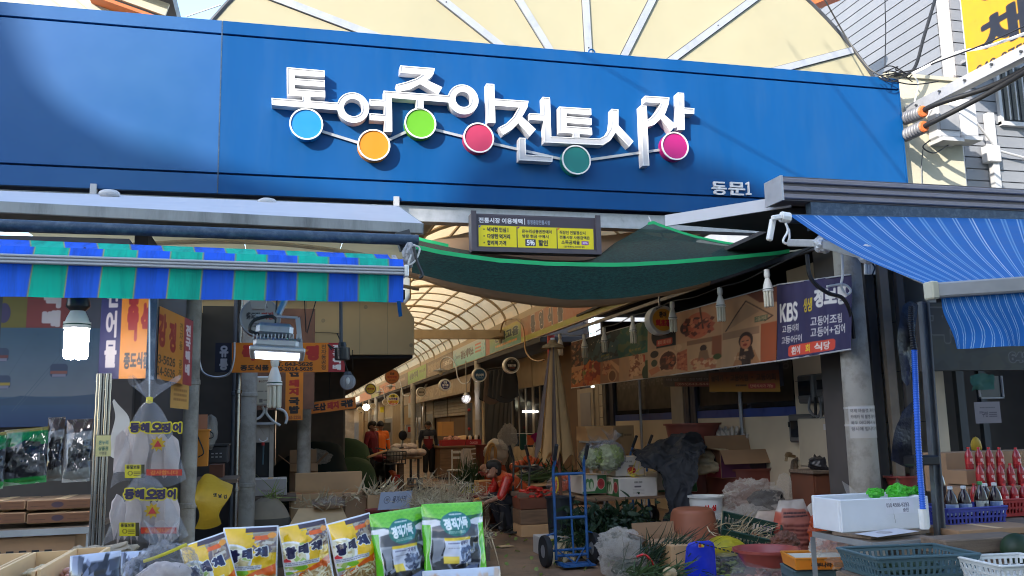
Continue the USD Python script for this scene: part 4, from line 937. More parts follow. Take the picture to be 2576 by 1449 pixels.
for i,(x,X0,w,m_) in enumerate(((2250,7.9,.05,'wall_mid'),(2290,7.9,.04,'wall_dark'),(2420,8.4,.05,'steel_dark'),(2475,8.5,.04,'steel_dark'))):
    p=aY(x,1000,X0);dsx.add('stud',bx(p[0]-w,p[0]+w,X0,X0+.06,0,3.3),m_)
P=aY(2455,1065,7.5);A=Art(66,54,(120,112,118),6);A.lines(14,14,52,17,(60,55,65),1,2);A.text('구인',18,24,34,38,(60,52,66),2);A.lines(36,26,56,40,(70,62,76),3,4);A.lines(12,24,20,30,(70,62,76),2,4)
t=Thing('pinned_notice','grey paper notice with handwriting pinned in the dark shop','notice',P);W=aY(2520,1065,7.5)[0]-P[0];t.add('sheet',flat_print(A,P,(W,0,0),(0,0,.21),60,48),'print')
t=Thing('framed_picture','small framed picture partly covered by a green rag in the dark shop','picture',aY(2455,1000,7.6));a,b=aY(2463,1003,7.6),aY(2518,945,7.6)
t.add('frame',[bx(a[0],b[0],7.58,7.6,a[2],a[2]+.015),bx(a[0],a[0]+.012,7.58,7.6,a[2],b[2]),bx(b[0]-.012,b[0],7.58,7.6,a[2],b[2])],'grey_plastic');t.add('picture',bx(a[0],b[0],7.601,7.61,a[2],b[2]),'glass_dark')
mk('rag_green',(.03,.10,.075),.85,var=.2)
m_=sheet(quadf(aY(2448,985,7.5),aY(2505,980,7.5),aY(2500,940,7.52),aY(2440,942,7.52)),14,12);single('green_rag',rough(m_,.05,7,3),'rag_green','dark green rag hung over the small framed picture','rag',smooth=True)
up=Thing('steel_upright','dark galvanised upright post strapped with black tape on the right','post',aY(2325,1300,5.9))
a=aY(2318,750,5.9);b=aY(2352,1330,5.9)
up.add('channel',[bar(b+V(0,0,-1),a+V(0,0,-.03),.055,.03,up=(0,1,0)),bar(b+V(-.03,-.02,-1),a+V(-.03,-.02,-.03),.012,.045,up=(0,1,0)),bar(b+V(.03,-.02,-1),a+V(.03,-.02,-.03),.012,.045,up=(0,1,0))],'upright')
t0=aY(2322,1158,5.8);up.add('tape',bx(t0[0]-.1,t0[0]+.12,5.76,5.9,t0[2]-.035,t0[2]+.035,bev=.01),'black_plastic')
hp=[aY(2300,880,5.75),aY(2305,1000,5.75),aY(2312,1150,5.75),aY(2322,1283,5.75)]
hc=curve(hp,200);hose=Thing('ribbed_hose','bright blue ribbed hose tied along the steel upright','hose',hp[-1])
hose.add('hose',tube(hc,[.021+.0035*math.sin(i*2.1) for i in range(len(hc))],8),'hose_blue',smooth=True)
hose.add('sleeve',tube([aY(2321,1280,5.75),aY(2326,1330,5.75)],.034,10),'white_plastic')
hb=curve([aY(2292,770,5.78),aY(2292,820,5.78),aY(2300,880,5.77)],60);single('ribbed_hose',tube(hb,[.021+.0035*math.sin(i*2.1) for i in range(len(hb))],8),'black_plastic','black ribbed hose above the blue one','hose')
P=loft([([(2270,770),(2290,760),(2310,770)],5.85),([(2258,850),(2280,860),(2300,850)],5.8),([(2270,940),(2285,960),(2296,930)],5.8)],10,24,2,.15)
single('black_wrap',psheet(P),'film_black','crumpled black sheet bunched around the top of the upright','plastic sheet')
P=loft([([(2270,1030),(2290,1010),(2300,1000)],5.9),([(2248,1100),(2270,1110),(2292,1090)],5.85),([(2240,1165),(2270,1180),(2298,1190)],5.9)],12,22,6,.12)
single('black_bag',psheet(P),'film_black','black plastic bag hanging beside the blue hose','bag')
# ================================================================ left stall: back wall with its printed mural, shelf, packs, posts
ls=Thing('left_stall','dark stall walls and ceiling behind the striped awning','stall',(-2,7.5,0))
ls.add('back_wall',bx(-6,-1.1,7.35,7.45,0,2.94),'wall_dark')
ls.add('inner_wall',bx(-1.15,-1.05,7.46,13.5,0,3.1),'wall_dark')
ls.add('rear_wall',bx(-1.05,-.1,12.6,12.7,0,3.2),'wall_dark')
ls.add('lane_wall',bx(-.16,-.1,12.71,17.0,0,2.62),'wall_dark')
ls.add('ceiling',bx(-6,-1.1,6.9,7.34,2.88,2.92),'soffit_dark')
A=Art(250,330,(95,125,145),3)
A.grad(0,82,250,260,(62,88,108),(105,112,122));A.grad(0,255,250,330,(60,85,110),(38,58,95));A.poly([(0,262),(60,252),(140,258),(250,250),(250,275),(0,275)],(55,75,98))
A.rect(0,0,70,82,(110,100,45));A.rect(62,0,184,82,(125,58,55));A.rect(184,0,250,82,(70,70,78));A.text('택',98,-22,152,32,(190,180,180),6);A.text('배',96,36,152,80,(190,180,180),6);A.ell(-10,20,22,70,(70,62,95))
A.line([(0,250),(90,90)],(70,88,102),1);A.line([(40,290),(175,120)],(70,88,102),1);A.line([(48,290),(180,128)],(70,88,102),.8)
for x,y,c in ((150,190,(130,80,70)),(10,218,(150,130,60)),(2,150,(110,60,60))):
    A.rrect(x-22,y-17,x+22,y+17,9,(58,70,92));A.rect(x-21,y+1,x+21,y+8,c);A.rect(x-16,y+9,x+18,y+16,(120,118,135))
ml,mr,mt=aY(-14,1075,7.3),aY(240,1075,7.3),aY(100,744,7.3)
mu=Thing('cable_car_mural','printed mural of cable cars over the sea at the back of the left stall','mural',ml)
mu.add('print',flat_print(A,ml,(mr[0]-ml[0],0,0),(0,0,mt[2]-ml[2]),150,190),'print')
mu.add('backing',bx(ml[0]-.4,mr[0]+.01,7.302,7.345,ml[2],mt[2]),'steel_dark')
pb_=aY(195,800,5.8)
lb=Thing('lit_bulb','glowing white spiral bulb hanging below the striped awning','light bulb',pb_)
def w_(m):return tm(np.array(m.vertices)*1.22+pb_,m.faces)
lb.add('socket',w_(lathe([(0,.10),(.05,.10),(.056,.06),(.05,.05),(.035,.035),(0,.035)],n=16)),'black_plastic',smooth=40)
lb.add('base',w_(lathe([(0,.036),(.033,.036),(.05,.0),(.055,-.018),(.063,-.02),(.063,-.05),(.055,-.055),(0,-.055)],n=22)),'lamp_white',smooth=40)
lb.add('band',w_(lathe([(.0632,-.03),(.0632,-.036)],n=22)),'crate_green')
for k in range(6):
    a=k*math.pi/3+.3;lb.add('tube',w_(lathe([(0,-.055),(.021,-.055),(.021,-.185),(.014,-.2),(0,-.204)],(.036*math.cos(a),.036*math.sin(a),0),10)),'lit_white',smooth=40)
lb.add('cord',tube([pb_+V(0,0,.1),pb_+V(0,.1,.45)],.008,6),'cable')
cpx=aY(253,1140,6.0)
ch=Thing('chrome_post','fluted chrome post with a yellow sticker at the corner of the left stall','post',(cpx[0],6.0,0))
for k in range(5):ch.add('rib',tube([(cpx[0]-.036+.018*k,6.0-.012*(k % 2),0.2),(cpx[0]-.036+.018*k,6.0-.012*(k % 2),1.88)],.0095,8),'chrome',smooth=True)
A=Art(24,26,(175,170,120),8);A.rect(0,0,24,1,(60,60,50));A.text('온누리',4,7,18,12,(50,90,90),2);A.text('상품권',4,14,18,19,(40,70,60),2);A.text('가맹점',5,20,16,24,(70,70,60),1)
sp=aY(240,1148,5.97);ch.add('sticker',flat_print(A,(sp[0],5.965,sp[2]),(.095,0,0),(0,0,.13),30,34),'print')
def slab(name,label,P00,P10,h,A,nu,nv,th=.02,cat_='sign',mat='print',case='steel_dark'):
    P00,P10=np.asarray(P00),np.asarray(P10);t=Thing(name,label,cat_,P00)
    t.add('face',flat_print(A,P00,P10-P00,(0,0,h),nu,nv),mat)
    d=P10-P00;n=np.cross(d,(0,0,1.));n /= np.linalg.norm(n);c=(P00+P10)/2+V(0,0,h/2)-n*(th/2+.002)
    t.add('board',box(c,(np.linalg.norm(d),th,h),R=math.atan2(d[1],d[0])),case);return t
A=Art(130,205,(205,125,35),5);A.rect(0,0,52,205,(48,46,88));A.text('건어물',12,-30,46,182,(190,180,178),3,vert=True);R1=(150,38,35)
A.text('즉',66,6,98,118,R1,5);A.text('석',100,22,132,110,R1,5);A.text('종도식품',62,142,128,182,(40,32,30),3)
p0,p1=aY(247,936,6.35),aY(376,951,6.28)
slab('vertical_sign','navy and orange shop sign beside the chrome post',V(p0[0],p0[1],p1[2]),p1,aY(247,735,6.35)[2]-p1[2],A,90,140)
single('dark_post',bx(aY(372,800,6.2)[0],aY(394,800,6.2)[0],6.2,6.27,aY(380,955,6.2)[2],2.55),'pipe_blue','dark slate blue post between the two orange signs','post')
d0,d1=EYE+ray(395,952)*6.0,EYE+ray(481,971)*6.75
A=Art(110,100,(200,125,45),8);A.rect(79,0,110,100,(150,55,60))
A.text('강',-2,8,24,56,R1,4);A.text('정',30,14,56,58,R1,4);A.text('전자동 공정',64,10,76,92,(120,85,35),2,vert=True);A.text('전국택배',84,8,104,86,(215,195,190),4,vert=True)
A.text('643-5626',-18,66,54,78,(55,42,35),2);A.text('10-2014-5626',-40,82,54,94,(55,42,35),2)
slab('angled_sign','orange sign turned away with a red strip of white characters',d0,d1,(EYE+ray(395,765)*6.0)[2]-d0[2],A,110,110)
A=Art(60,70,(205,155,85),5);A.rect(0,0,60,24,(190,150,125));A.text('고춧가루',6,5,56,19,(120,60,40),2);A.lines(10,36,52,60,(160,110,60),3,4)
e0,e1=aY(428,1025,7.0),aY(474,1030,7.3);slab('faded_sign','faded orange paper sign hanging below the angled sign',e0,e1,.3,A,40,50,.004)
def squid_bag(label,cx,ytop,yknot,ybot,wl,wr,Y,seed):
    kz=aY(cx,yknot,Y);t=Thing('squid_bag',label,'bag',kz)
    r=random.Random(seed);ym=yknot+(ybot-yknot)*.42
    for k in range(7):
        u=(k+.5)/7;x=cx+wl*.72+(wr*.72-wl*.72)*u+r.uniform(-4,4)
        a,b=aY(x,ym+r.uniform(-16,16),Y+.05*math.sin(k*2)),aY(x+(u-.5)*20,ybot-24+r.uniform(-12,6),Y+.03*math.sin(k*2+1))
        w=.042;pts=[(-w*.7,0),(-w,-.08),(-w*.8,-.2),(-w*.3,(b[2]-a[2])),(w*.3,(b[2]-a[2])),(w*.8,-.2),(w,-.08),(w*.7,0),(0,.035)]
        m=extr(Polygon(pts),.012,lambda x_,z_,d_:np.stack([x_,d_,z_],-1));m=trimesh.Trimesh(*trimesh.remesh.subdivide(*trimesh.remesh.subdivide(m.vertices,m.faces)),process=False)
        m=tm(np.array(m.vertices) @ rotz(r.uniform(-.5,.5)).T @ roty(r.uniform(-.12,.12)).T+a,m.faces);t.add('squid',rough(m,.012,12,seed+k),'squid',smooth=True)
    z0,z1=kz[2],aY(cx,ybot,Y)[2]
    L,R_=aY(cx+wl,ybot,Y)[0]-kz[0],aY(cx+wr,ybot,Y)[0]-kz[0]
    def f(u,v):
        th=u*2*np.pi;w=np.clip(v,0,1)**.55;x=np.where(np.cos(th)<0,-L,R_)*np.cos(th)*w;y=.11*np.sin(th)*np.sin(np.pi*np.clip(v*.9+.05,0,1))**.6
        P=np.stack([kz[0]+x,Y+y,z0+(z1-z0)*v+.02*np.cos(th*3)*v],-1)
        d=(meshkit.fbm(P*V(9,9,3.5)+seed,3,seed)-.5)[...,None]*(.03+.05*v[...,None]);P[...,1] += d[...,0];P[...,0] += .5*d[...,0];return P
    t.add('film',sheet(f,48,30),'film',smooth=True)
    if ytop<yknot:
        zt_=aY(cx,ytop,Y)[2]
        def g(u,v):
            th=u*2*np.pi;w=.012+.075*v**1.2*(1+.5*np.sin(3*th+1));return np.stack([kz[0]+w*np.cos(th)*1.3,Y+w*.6*np.sin(th),z0+(zt_-z0)*v*(1+.25*np.sin(5*th))],-1)
        t.add('ruffle',sheet(g,40,10),'film',smooth=False)
        t.add('knot',lathe([(.0,-.02),(.018,-.015),(.018,.015),(0,.02)],kz,10),'film_yellow')
    def patch(nm,A_,x0,y0,x1,y1,nu,nv,bow=.115):
        P00,P10,P01=aY(x0,y1,Y-bow),aY(x1,y1,Y-bow),aY(x0,y0,Y-bow);t.add(nm,flat_print(A_,P00,P10-P00,P01-P00,nu,nv),'print_gloss')
    A_=Art(50,50,(195,180,40),5);A_.rect(40,0,50,50,(60,55,35));A_.text('품질보증',4,3,38,17,(50,45,30),3);A_.ell(8,24,20,40,(70,62,30));A_.ell(10,26,18,38,(195,180,40));A_.lines(22,26,38,44,(90,80,35),3,2)
    yb=ybot-60;patch('quality_label',A_,cx-62,yb+12,cx-62+50,yb+46,26,26)
    A_=Art(90,16,(165,45,30),5);A_.text('감사합니다',10,3,80,13,(200,120,50),2);patch('red_label',A_,cx-8,yb+24,cx+82,yb+40,50,10)
    p=aY(cx+21,ym+22,Y-.117);st_=Polygon([(p[0]+(.042 if k % 2 else .026)*math.cos(k*.3491),p[2]+(.042 if k % 2 else .026)*math.sin(k*.3491)) for k in range(18)])
    t.add('sun_mark',extr(st_,.001,frontM(p[1])),'film_gold');t.add('sun_mark',extr(Polygon([(p[0]-.02,p[2]-.015),(p[0]+.02,p[2]-.015),(p[0],p[2]+.02)]),.001,frontM(p[1]-.002)),'crate_red')
    for i,ch in enumerate('동해오징어'):
        g=text_poly(ch,.052,7);bb=g.bounds;p=aY(cx-50+27*i,ym-6,Y-.118)
        for nm,gg,mt_,dd in (('lettering_halo',g.buffer(.007),'film_yellow',.0),('lettering',g,'squid_ink',.002)):
            t.add(nm,extr(affinity.translate(gg,p[0],p[2]),.0015,frontM(p[1]-dd)),mt_)
    return t
mk('squid_ink',(.03,.02,.06),.5)
squid_bag('upper clear bag of dried squid with a frilled top, hanging from the awning',376,955,1006,1216,-103,92,5.25,3)
squid_bag('lower clear bag of dried squid hanging under the other one',362,1190,1190,1362,-108,113,5.15,9)
single('hang_string',tube([aY(376,1004,5.25),aY(376,700,5.7)],.004,4),'white_cable','string holding up the bags of dried squid','string')
P=loft([([(288,1005),(292,1000),(296,1005)],5.6),([(290,1050),(305,1060),(325,1055)],5.6),([(280,1100),(300,1105),(318,1100)],5.6),([(276,1150),(290,1155),(300,1150)],5.6)],10,18,4,.06)
single('paper_sheet',psheet(P),'white_card','white crumpled paper hanging behind the squid bags','paper')
def post_(px,Y,label,r=.085,z1=3.0,mat='concrete_pole',name='round_post'):
    p=aY(px,1100,Y);t=Thing(name,label,'post',(p[0],Y,0));t.add('shaft',lathe([(0,0),(r,0),(r,z1),(0,z1)],(p[0],Y,0),18),mat,smooth=40)
    for z in (.9,1.9):t.add('collar',lathe([(r,z),(r+.008,z+.005),(r+.008,z+.04),(r,z+.045)],(p[0],Y,0),18),mat)
    return t
post_(478,7.9,'beige round post just right of the squid bags',.062,name='round_post')
post_(619,10.6,'thick beige round post left of the white boiler',.11)
post_(765,12.4,'beige round post behind the vertical orange sign',.09)
post_(597,9.8,'thin shiny steel pipe left of the thick beige post',.028,mat='chrome')
post_(585,10.3,'second dark steel pipe behind the thin shiny one',.02,mat='steel_dark')
ob=Thing('orange_bin','orange plastic bin with a pink flap on top hung on the round post','bin',aY(508,1175,8.0))
def frust(c0,w0,d0,c1,w1,d1):
    v=[(c0[0]-w0,c0[1]-d0,c0[2]),(c0[0]+w0,c0[1]-d0,c0[2]),(c0[0]+w0,c0[1]+d0,c0[2]),(c0[0]-w0,c0[1]+d0,c0[2]),(c1[0]-w1,c1[1]-d1,c1[2]),(c1[0]+w1,c1[1]-d1,c1[2]),(c1[0]+w1,c1[1]+d1,c1[2]),(c1[0]-w1,c1[1]+d1,c1[2])]
    return trimesh.convex.convex_hull(np.array(v))
mk('pink_flap',(.48,.20,.11),.6);a,b,c=aY(506,1172,8.1),aY(506,1085,8.1),aY(508,1045,8.1)
ob.add('body',frust(a,.052,.06,b,.066,.075),'crate_orange');ob.add('rim',bx(b[0]-.075,b[0]+.075,8.02,8.18,b[2],b[2]+.018,bev=.006),'crate_orange');ob.add('flap',box((c[0],8.15,(b[2]+c[2])/2+.01),(.085,.01,c[2]-b[2])),'pink_flap');ob.add('bracket',bx(c[0]-.075,c[0]-.048,8.05,8.14,b[2]+.05,c[2]+.02),'black_plastic');ob.add('handle',tube(curve([b+V(.075,-.06,0),b+V(.1,-.06,-.02),b+V(.1,-.06,-.05),b+V(.07,-.06,-.06)],10),.005,5),'black_plastic')
ob.add('wire',tube(curve([aY(494,1090,8.0),aY(507,1120,7.98),aY(512,1140,7.98),aY(498,1150,7.98)],14),.006,5),'cable')
single('white_sack',lump(aY(530,1085,8.4),(.06,.07,.15),4,.25),'film_white','pale plastic sack slumped behind the orange bin','sack',smooth=True)
bk=Thing('black_crate','black slotted plastic crate beside the orange bin','crate',aY(548,1163,8.5));a,b=aY(518,1165,8.5),aY(575,1120,8.5)
bk.add('body',bx(a[0],b[0],8.4,8.7,a[2],b[2],bev=.01),'crate_black');bk.add('slots',[bx(a[0]+.05+.035*k,a[0]+.07+.035*k,8.395,8.399,a[2]+.05+.03*j,a[2]+.06+.03*j) for k in range(3) for j in range(2)],'grey_plastic');bk.add('rim',bx(a[0]-.01,b[0]+.01,8.385,8.71,b[2],b[2]+.015),'crate_black')
single('brown_carton',bx(aY(528,1190,9)[0],aY(562,1190,9)[0],8.9,9.2,aY(540,1200,9)[2],aY(540,1168,9)[2]),'wood_red','reddish brown carton under the black crate','carton')
single('low_shelf',bx(aY(488,1190,8.8)[0],aY(600,1190,8.8)[0],8.5,9.3,aY(540,1212,8.8)[2],aY(540,1203,8.8)[2]),'wood_plank','low board shelf under the brown carton','shelf')
P=loft([([(492,1218),(515,1194),(550,1196),(588,1218)],7.6),([(490,1250),(515,1245),(552,1250),(580,1245)],7.45),([(498,1300),(520,1300),(545,1300),(552,1290)],7.45),([(490,1330),(520,1332),(545,1325),(556,1318)],7.5)],20,26,6,.13)
yb_=Thing('yellow_bag','mustard yellow plastic bag hanging by the round post','bag',aY(530,1330,7.5));yb_.add('film',psheet(P),'film_gold',smooth=True)
for i,ch in enumerate('옛날김'):
    p=aY(536+i*13,1250+i*2,7.36);yb_.add('lettering',extr(affinity.translate(text_poly(ch,.03,5),p[0],p[2]),.001,frontM(p[1])),'black_plastic')
bo=Thing('wall_boiler','white wall-mounted boiler with a small logo','boiler',aY(670,1020,11.2));a,b=aY(643,1020,11.2),aY(700,948,11.2)
bo.add('case',bx(a[0],b[0],11.0,11.25,a[2],b[2],bev=.015),'white_plastic');A=Art(60,74,(183,172,150),6);A.text('LOTTE',12,8,36,14,(110,85,70),3);A.ell(6,8,11,14,(120,80,60));A.rect(3,38,20,39.5,(70,60,52));A.rect(24,38,42,39.5,(70,60,52));A.rect(8,60,18,70,(110,100,88));A.lines(20,62,40,68,(110,90,75),1,4)
bo.add('front',flat_print(A,(a[0]+.016,10.997,a[2]+.016),(b[0]-a[0]-.032,0,0),(0,0,b[2]-a[2]-.032),60,74),'print')
for k,pts in enumerate((((660,1022),(664,1035),(650,1052),(600+20,1056)),((672,1022),(670,1038),(686,1058),(705,1070)),((695,1026),(715,1034),(722,1050),(718,1066)))):bo.add('pipe',tube(curve([aY(x,y,11.1) for x,y in pts],16),.018,6),'white_cable',smooth=True)
wl=Thing('marble_wall','cream stone-panelled wall with an opening behind the boiler','wall',aY(660,1200,12.0));a,b=aY(612,1200,12.0),aY(692,930,12.0);o0,o1=aY(641,1180,12),aY(678,1112,12)
mk('marble',(.38,.33,.27),.5,var=.15,scale=3);mk('brick_brown',(.16,.075,.045),.8,var=.3,scale=4)
zm=aY(660,1064,12)[2]
wl.add('panel',bx(a[0],o0[0],12,12.1,0,zm),'marble');wl.add('panel',bx(o1[0],b[0],12,12.1,0,zm),'marble');wl.add('panel',bx(o0[0]+.003,o1[0]-.003,12,12.1,o1[2],zm),'marble');wl.add('opening',bx(o0[0],o1[0],12.09,12.1,0,o1[2]),'black_plastic')
wl.add('upper_wall',bx(a[0],b[0]+.5,12.02,12.1,aY(700,1030,12)[2],3.1),'brick_brown');wl.add('ledge',bx(a[0],b[0],11.95,12.02,zm-.02,zm+.01),'galv')
for k in range(3):wl.add('joint',bar(aY(625+25*k,1068,11.998),aY(640+25*k,1092,11.998),.003,.008,up=(0,-1,0)),'wall_mid')
sq=Thing('window_squeegee','white wire-necked squeegee hanging in the dark opening','squeegee',aY(660,1160,11.9));sq.add('handle',tube([aY(661,1168,11.9),aY(663,1120,11.9)],.012,6),'crate_teal');sq.add('grip',tube([aY(662,1120,11.9),aY(662,1112,11.9)],.02,6),'crate_red');sq.add('neck',tube([aY(652,1103,11.9),aY(654,1108,11.9),aY(662,1111,11.9),aY(672,1106,11.9),aY(672,1100,11.9)],.008,5),'white_cable')
A=Art(60,170,(205,120,30),5);K3=(40,28,26);A.text('도',10,-34,50,-2,K3,5);A.text('산',10,-12,50,18,K3,5);A.text('돼지',10,26,50,84,(165,40,30),5,vert=True);A.text('국밥',10,88,50,148,K3,5,vert=True);A.text('645-2258',6,154,54,166,(140,60,30),2)
a,b=aY(717,1057,11.6),aY(763,935,11.6);slab('vertical_menu_sign','tall orange vertical sign with red and black characters',a,V(b[0],11.6,a[2]),b[2]-a[2],A,60,150);
A=Art(284,76,(225,125,20),4);A.rect(241,0,284,76,(165,40,45));R2=(190,45,35)
for i,ch in enumerate('즉석강정'):A.text(ch,22+i*53,6,62+i*53,46,R2,6)
A.text('종도식품',20,56,92,71,(45,32,28),3);A.text('T. 643-5626',112,50,202,60,(45,32,28),3);A.text('010-2014-5626',100,62,202,72,(45,32,28),3);A.text('전자동공정',222,4,236,70,(70,45,30),1,vert=True);A.text('전국택배',250,4,276,72,(235,225,215),4,vert=True)
a,b=aY(583,937,9.4),aY(868,862,9.4);slab('long_orange_sign','long orange sign with red lettering and telephone numbers behind the floodlight',a,V(b[0],9.4,a[2]),b[2]-a[2],A,300,84)
A=Art(40,74,(28,28,52),5);A.text('유통',10,6,34,70,(190,185,190),4,vert=True);a,b=aY(540,936,9.5),aY(582,862,9.5);slab('navy_sign','small navy sign left of the long orange one',a,V(b[0],9.5,a[2]),b[2]-a[2],A,44,70)
single('curled_bracket',tube(curve([aY(500,900,9.3),aY(510,935,9.3),aY(540,948,9.3),aY(575,940,9.3),aY(588,905,9.3),aY(590,860,9.3)],30),.012,6),'galv','curved iron bracket under the navy sign','bracket')
A=Art(116,34,(225,125,25),6);A.rect(0,0,116,1,(190,170,120));A.text('도산',6,6,40,28,K3,5);A.text('돼지',42,6,74,28,(190,45,35),5);A.text('국밥',76,6,110,28,K3,5)
a,b,c=aY(782,1041,13.2),aY(896,1026,13.2),aY(780,1012,13.2)
t=Thing('tilted_sign','small tilted orange sign with black and red lettering over the lane','sign',a);t.add('face',flat_print(A,a,b-a,c-a,130,40),'print');t.add('board',sheet(quadf(a+V(0,.02,0),b+V(0,.02,0),b+c-a+V(0,.02,0),c+V(0,.02,0)),1,1),'steel_dark')
t.add('hanger',tube([aY(828,1000,13.2),aY(832,900,13.2)],.006,4),'cable');t.add('hanger',tube([aY(888,992,13.2),aY(887,880,13.2)],.006,4),'cable')
def roundsign(name,label,c,r,bg,paint,rim='white_plastic',dep=.12,axis=(0,-1,0),res=None):
    t=Thing(name,label,'sign',c);A_=Art(100,100,bg,5);paint(A_);n=64
    ax=np.asarray(axis,float);rt=np.cross((0,0,1.),-ax);rt=-np.cross(ax,(0,0,1.)) if False else np.cross(-ax,(0,0,1.));rt /= np.linalg.norm(rt);upv=V(0,0,1)
    def f(u,v):
        a_=u*2*np.pi;rr_=r*.9*v;return c+ax*(dep/2+.002)+(rr_*np.cos(a_))[...,None]*rt+(rr_*np.sin(a_))[...,None]*upv
    m=sheet(f,n,26);u,v=np.meshgrid(np.linspace(0,1,n+1),np.linspace(0,1,27),indexing='ij');im=np.asarray(A_.im.resize((100,100),Image.BOX),float)
    X=np.clip((50+49*v*np.cos(u*2*np.pi)).astype(int),0,99);Y=np.clip((50-49*v*np.sin(u*2*np.pi)).astype(int),0,99);m._col=lin(im[Y,X].reshape(-1,3))
    t.add('face',m,'print')
    Rm=np.stack([rt,upv,ax],1);t.add('drum',lathe([(0,-dep/2),(r,-dep/2),(r*1.02,-dep/2+.01),(r*1.02,dep/2-.01),(r,dep/2+.006),(r*.9,dep/2+.004),(r*.9,dep/2-.01),(0,dep/2-.01)],c,36,R=Rm),rim,smooth=40)
    return t
def pt(A_):
    A_.text('종도형',12,36,50,56,(60,60,62),3);A_.text('떡집',52,36,88,56,(180,60,45),3);A_.lines(22,66,80,80,(90,90,90),2,4);A_.text('종도',36,12,70,24,(90,90,92),1)
c=aY(655,800,9.0);roundsign('round_sign','round white sign of a rice cake shop behind the floodlight',c,.19,(178,178,172),pt,'galv',.14)
single('white_bucket',frust(aY(650,778,8.7),.06,.06,aY(650,756,8.7),.075,.075),'white_plastic','upturned white plastic tub in front of the round white sign','tub')
fl=Thing('floodlight','grey LED floodlight glowing downward under the striped awning','floodlight',aY(697,850,6.0))
def P6(x,y,Y):return aY(x,y,Y)
q=[P6(626,876,5.85),P6(768,892,5.85)]
cx_=(q[0][0]+q[1][0])/2;zf=P6(697,884,5.85)[2];W_=q[1][0]-q[0][0]
fl.add('frame',box((cx_,6.0,zf),(W_,.30,.03),R=roty(.06) @ rotx(-.12),bev=.008),'alu')
fl.add('led_panel',box((cx_,6.0,zf-.0165),(W_*.8,.22,.006),R=roty(.06) @ rotx(-.12)),'lit_led')
fl.add('body',box((cx_-.01,6.03,zf+.05),(W_*.82,.24,.07),R=roty(.06) @ rotx(-.12),bev=.02),'alu')
for k in range(14):fl.add('fin',box((cx_-.15+k*.0225,5.95,zf+.095),(.007,.12,.03),R=roty(.06) @ rotx(-.12)),'alu')
fl.add('driver_box',box((cx_-.02,6.04,zf+.145),(W_*.68,.18,.09),R=roty(.06) @ rotx(-.12),bev=.025),'galv')
fl.add('yoke',[bar((cx_+W_*.43,6.0,zf+.02),(cx_+W_*.36,6.0,zf+.235),.02,.03),bar((cx_+W_*.36,6.0,zf+.235),(cx_-W_*.4,6.0,zf+.25),.03,.014)],'alu')
fl.add('pipe',tube([(cx_,6.0,zf+.25),aY(716,755,6.1),aY(722,700,6.2)],.022,10),'galv',smooth=True)
fl.add('cord',tube(curve([aY(650,840,5.95),aY(628,830,5.9),aY(640,805,5.9),aY(680,795,5.9),aY(692,800,5.95)],20),.011,6),'cable')
b0.copy('unlit spiral bulb hanging below the floodlight',aY(691,942,7.4),group='spiral bulbs of the left stall')
single('drop_wire',tube([aY(690,935,7.4)+V(0,0,.08),aY(688,890,7.4),aY(700,700,7.4)],.008,5),'cable','cord from which the bulb below the floodlight hangs','cord')
hg_=Thing('hanging_socket','black lamp socket on a long dark rod in front of the beige boxing','lamp socket',aY(862,880,6.6));hg_.add('rod',tube([aY(857,700,6.6),aY(858,865,6.6)],.013,8),'steel_dark');p=aY(861,885,6.6)
hg_.add('socket',lathe([(0,.07),(.025,.07),(.03,.05),(.03,.035),(.055,.03),(.055,-.05),(.05,-.06),(0,-.06)],p,16),'black_plastic',smooth=40);hg_.add('wire',tube(curve([p+V(-.03,0,.02),aY(838,875,6.6),aY(825,866,6.6),aY(835,880,6.6)],10),.006,5),'cable')
gl=Thing('glass_globe','clear glass globe lamp, unlit, hanging near the end of the long orange sign','lamp',aY(875,960,9.0));p=aY(875,960,9.0)
mk('clear_glass',(.8,.8,.8),.05,var=.0,thin=.8,spec=1.);gl.add('globe',lump(p,(.078,)*3,0,0,sub=3),'clear_glass',smooth=True);gl.add('cap',lathe([(0,.1),(.03,.1),(.045,.065),(0,.065)],p,12),'steel_dark');gl.add('filament',lump(p+V(0,0,.01),(.02,.02,.035),0,0,sub=2),'lamp_white',smooth=True);gl.add('stem',tube([p+V(0,0,.1),aY(862,895,9.0),aY(860,860,9.0)],.006,5),'cable')
for k,(x0,y0,x1,y1) in enumerate(((766,755,770,835),(795,755,772,838),(848,838,862,870))):single('thin_wire',tube([aY(x0,y0,8.4),aY(x1,y1,8.4)],.005,4),'cable',['straight','slanting','short low'][k]+' thin wire in front of the beige boxing','wire')
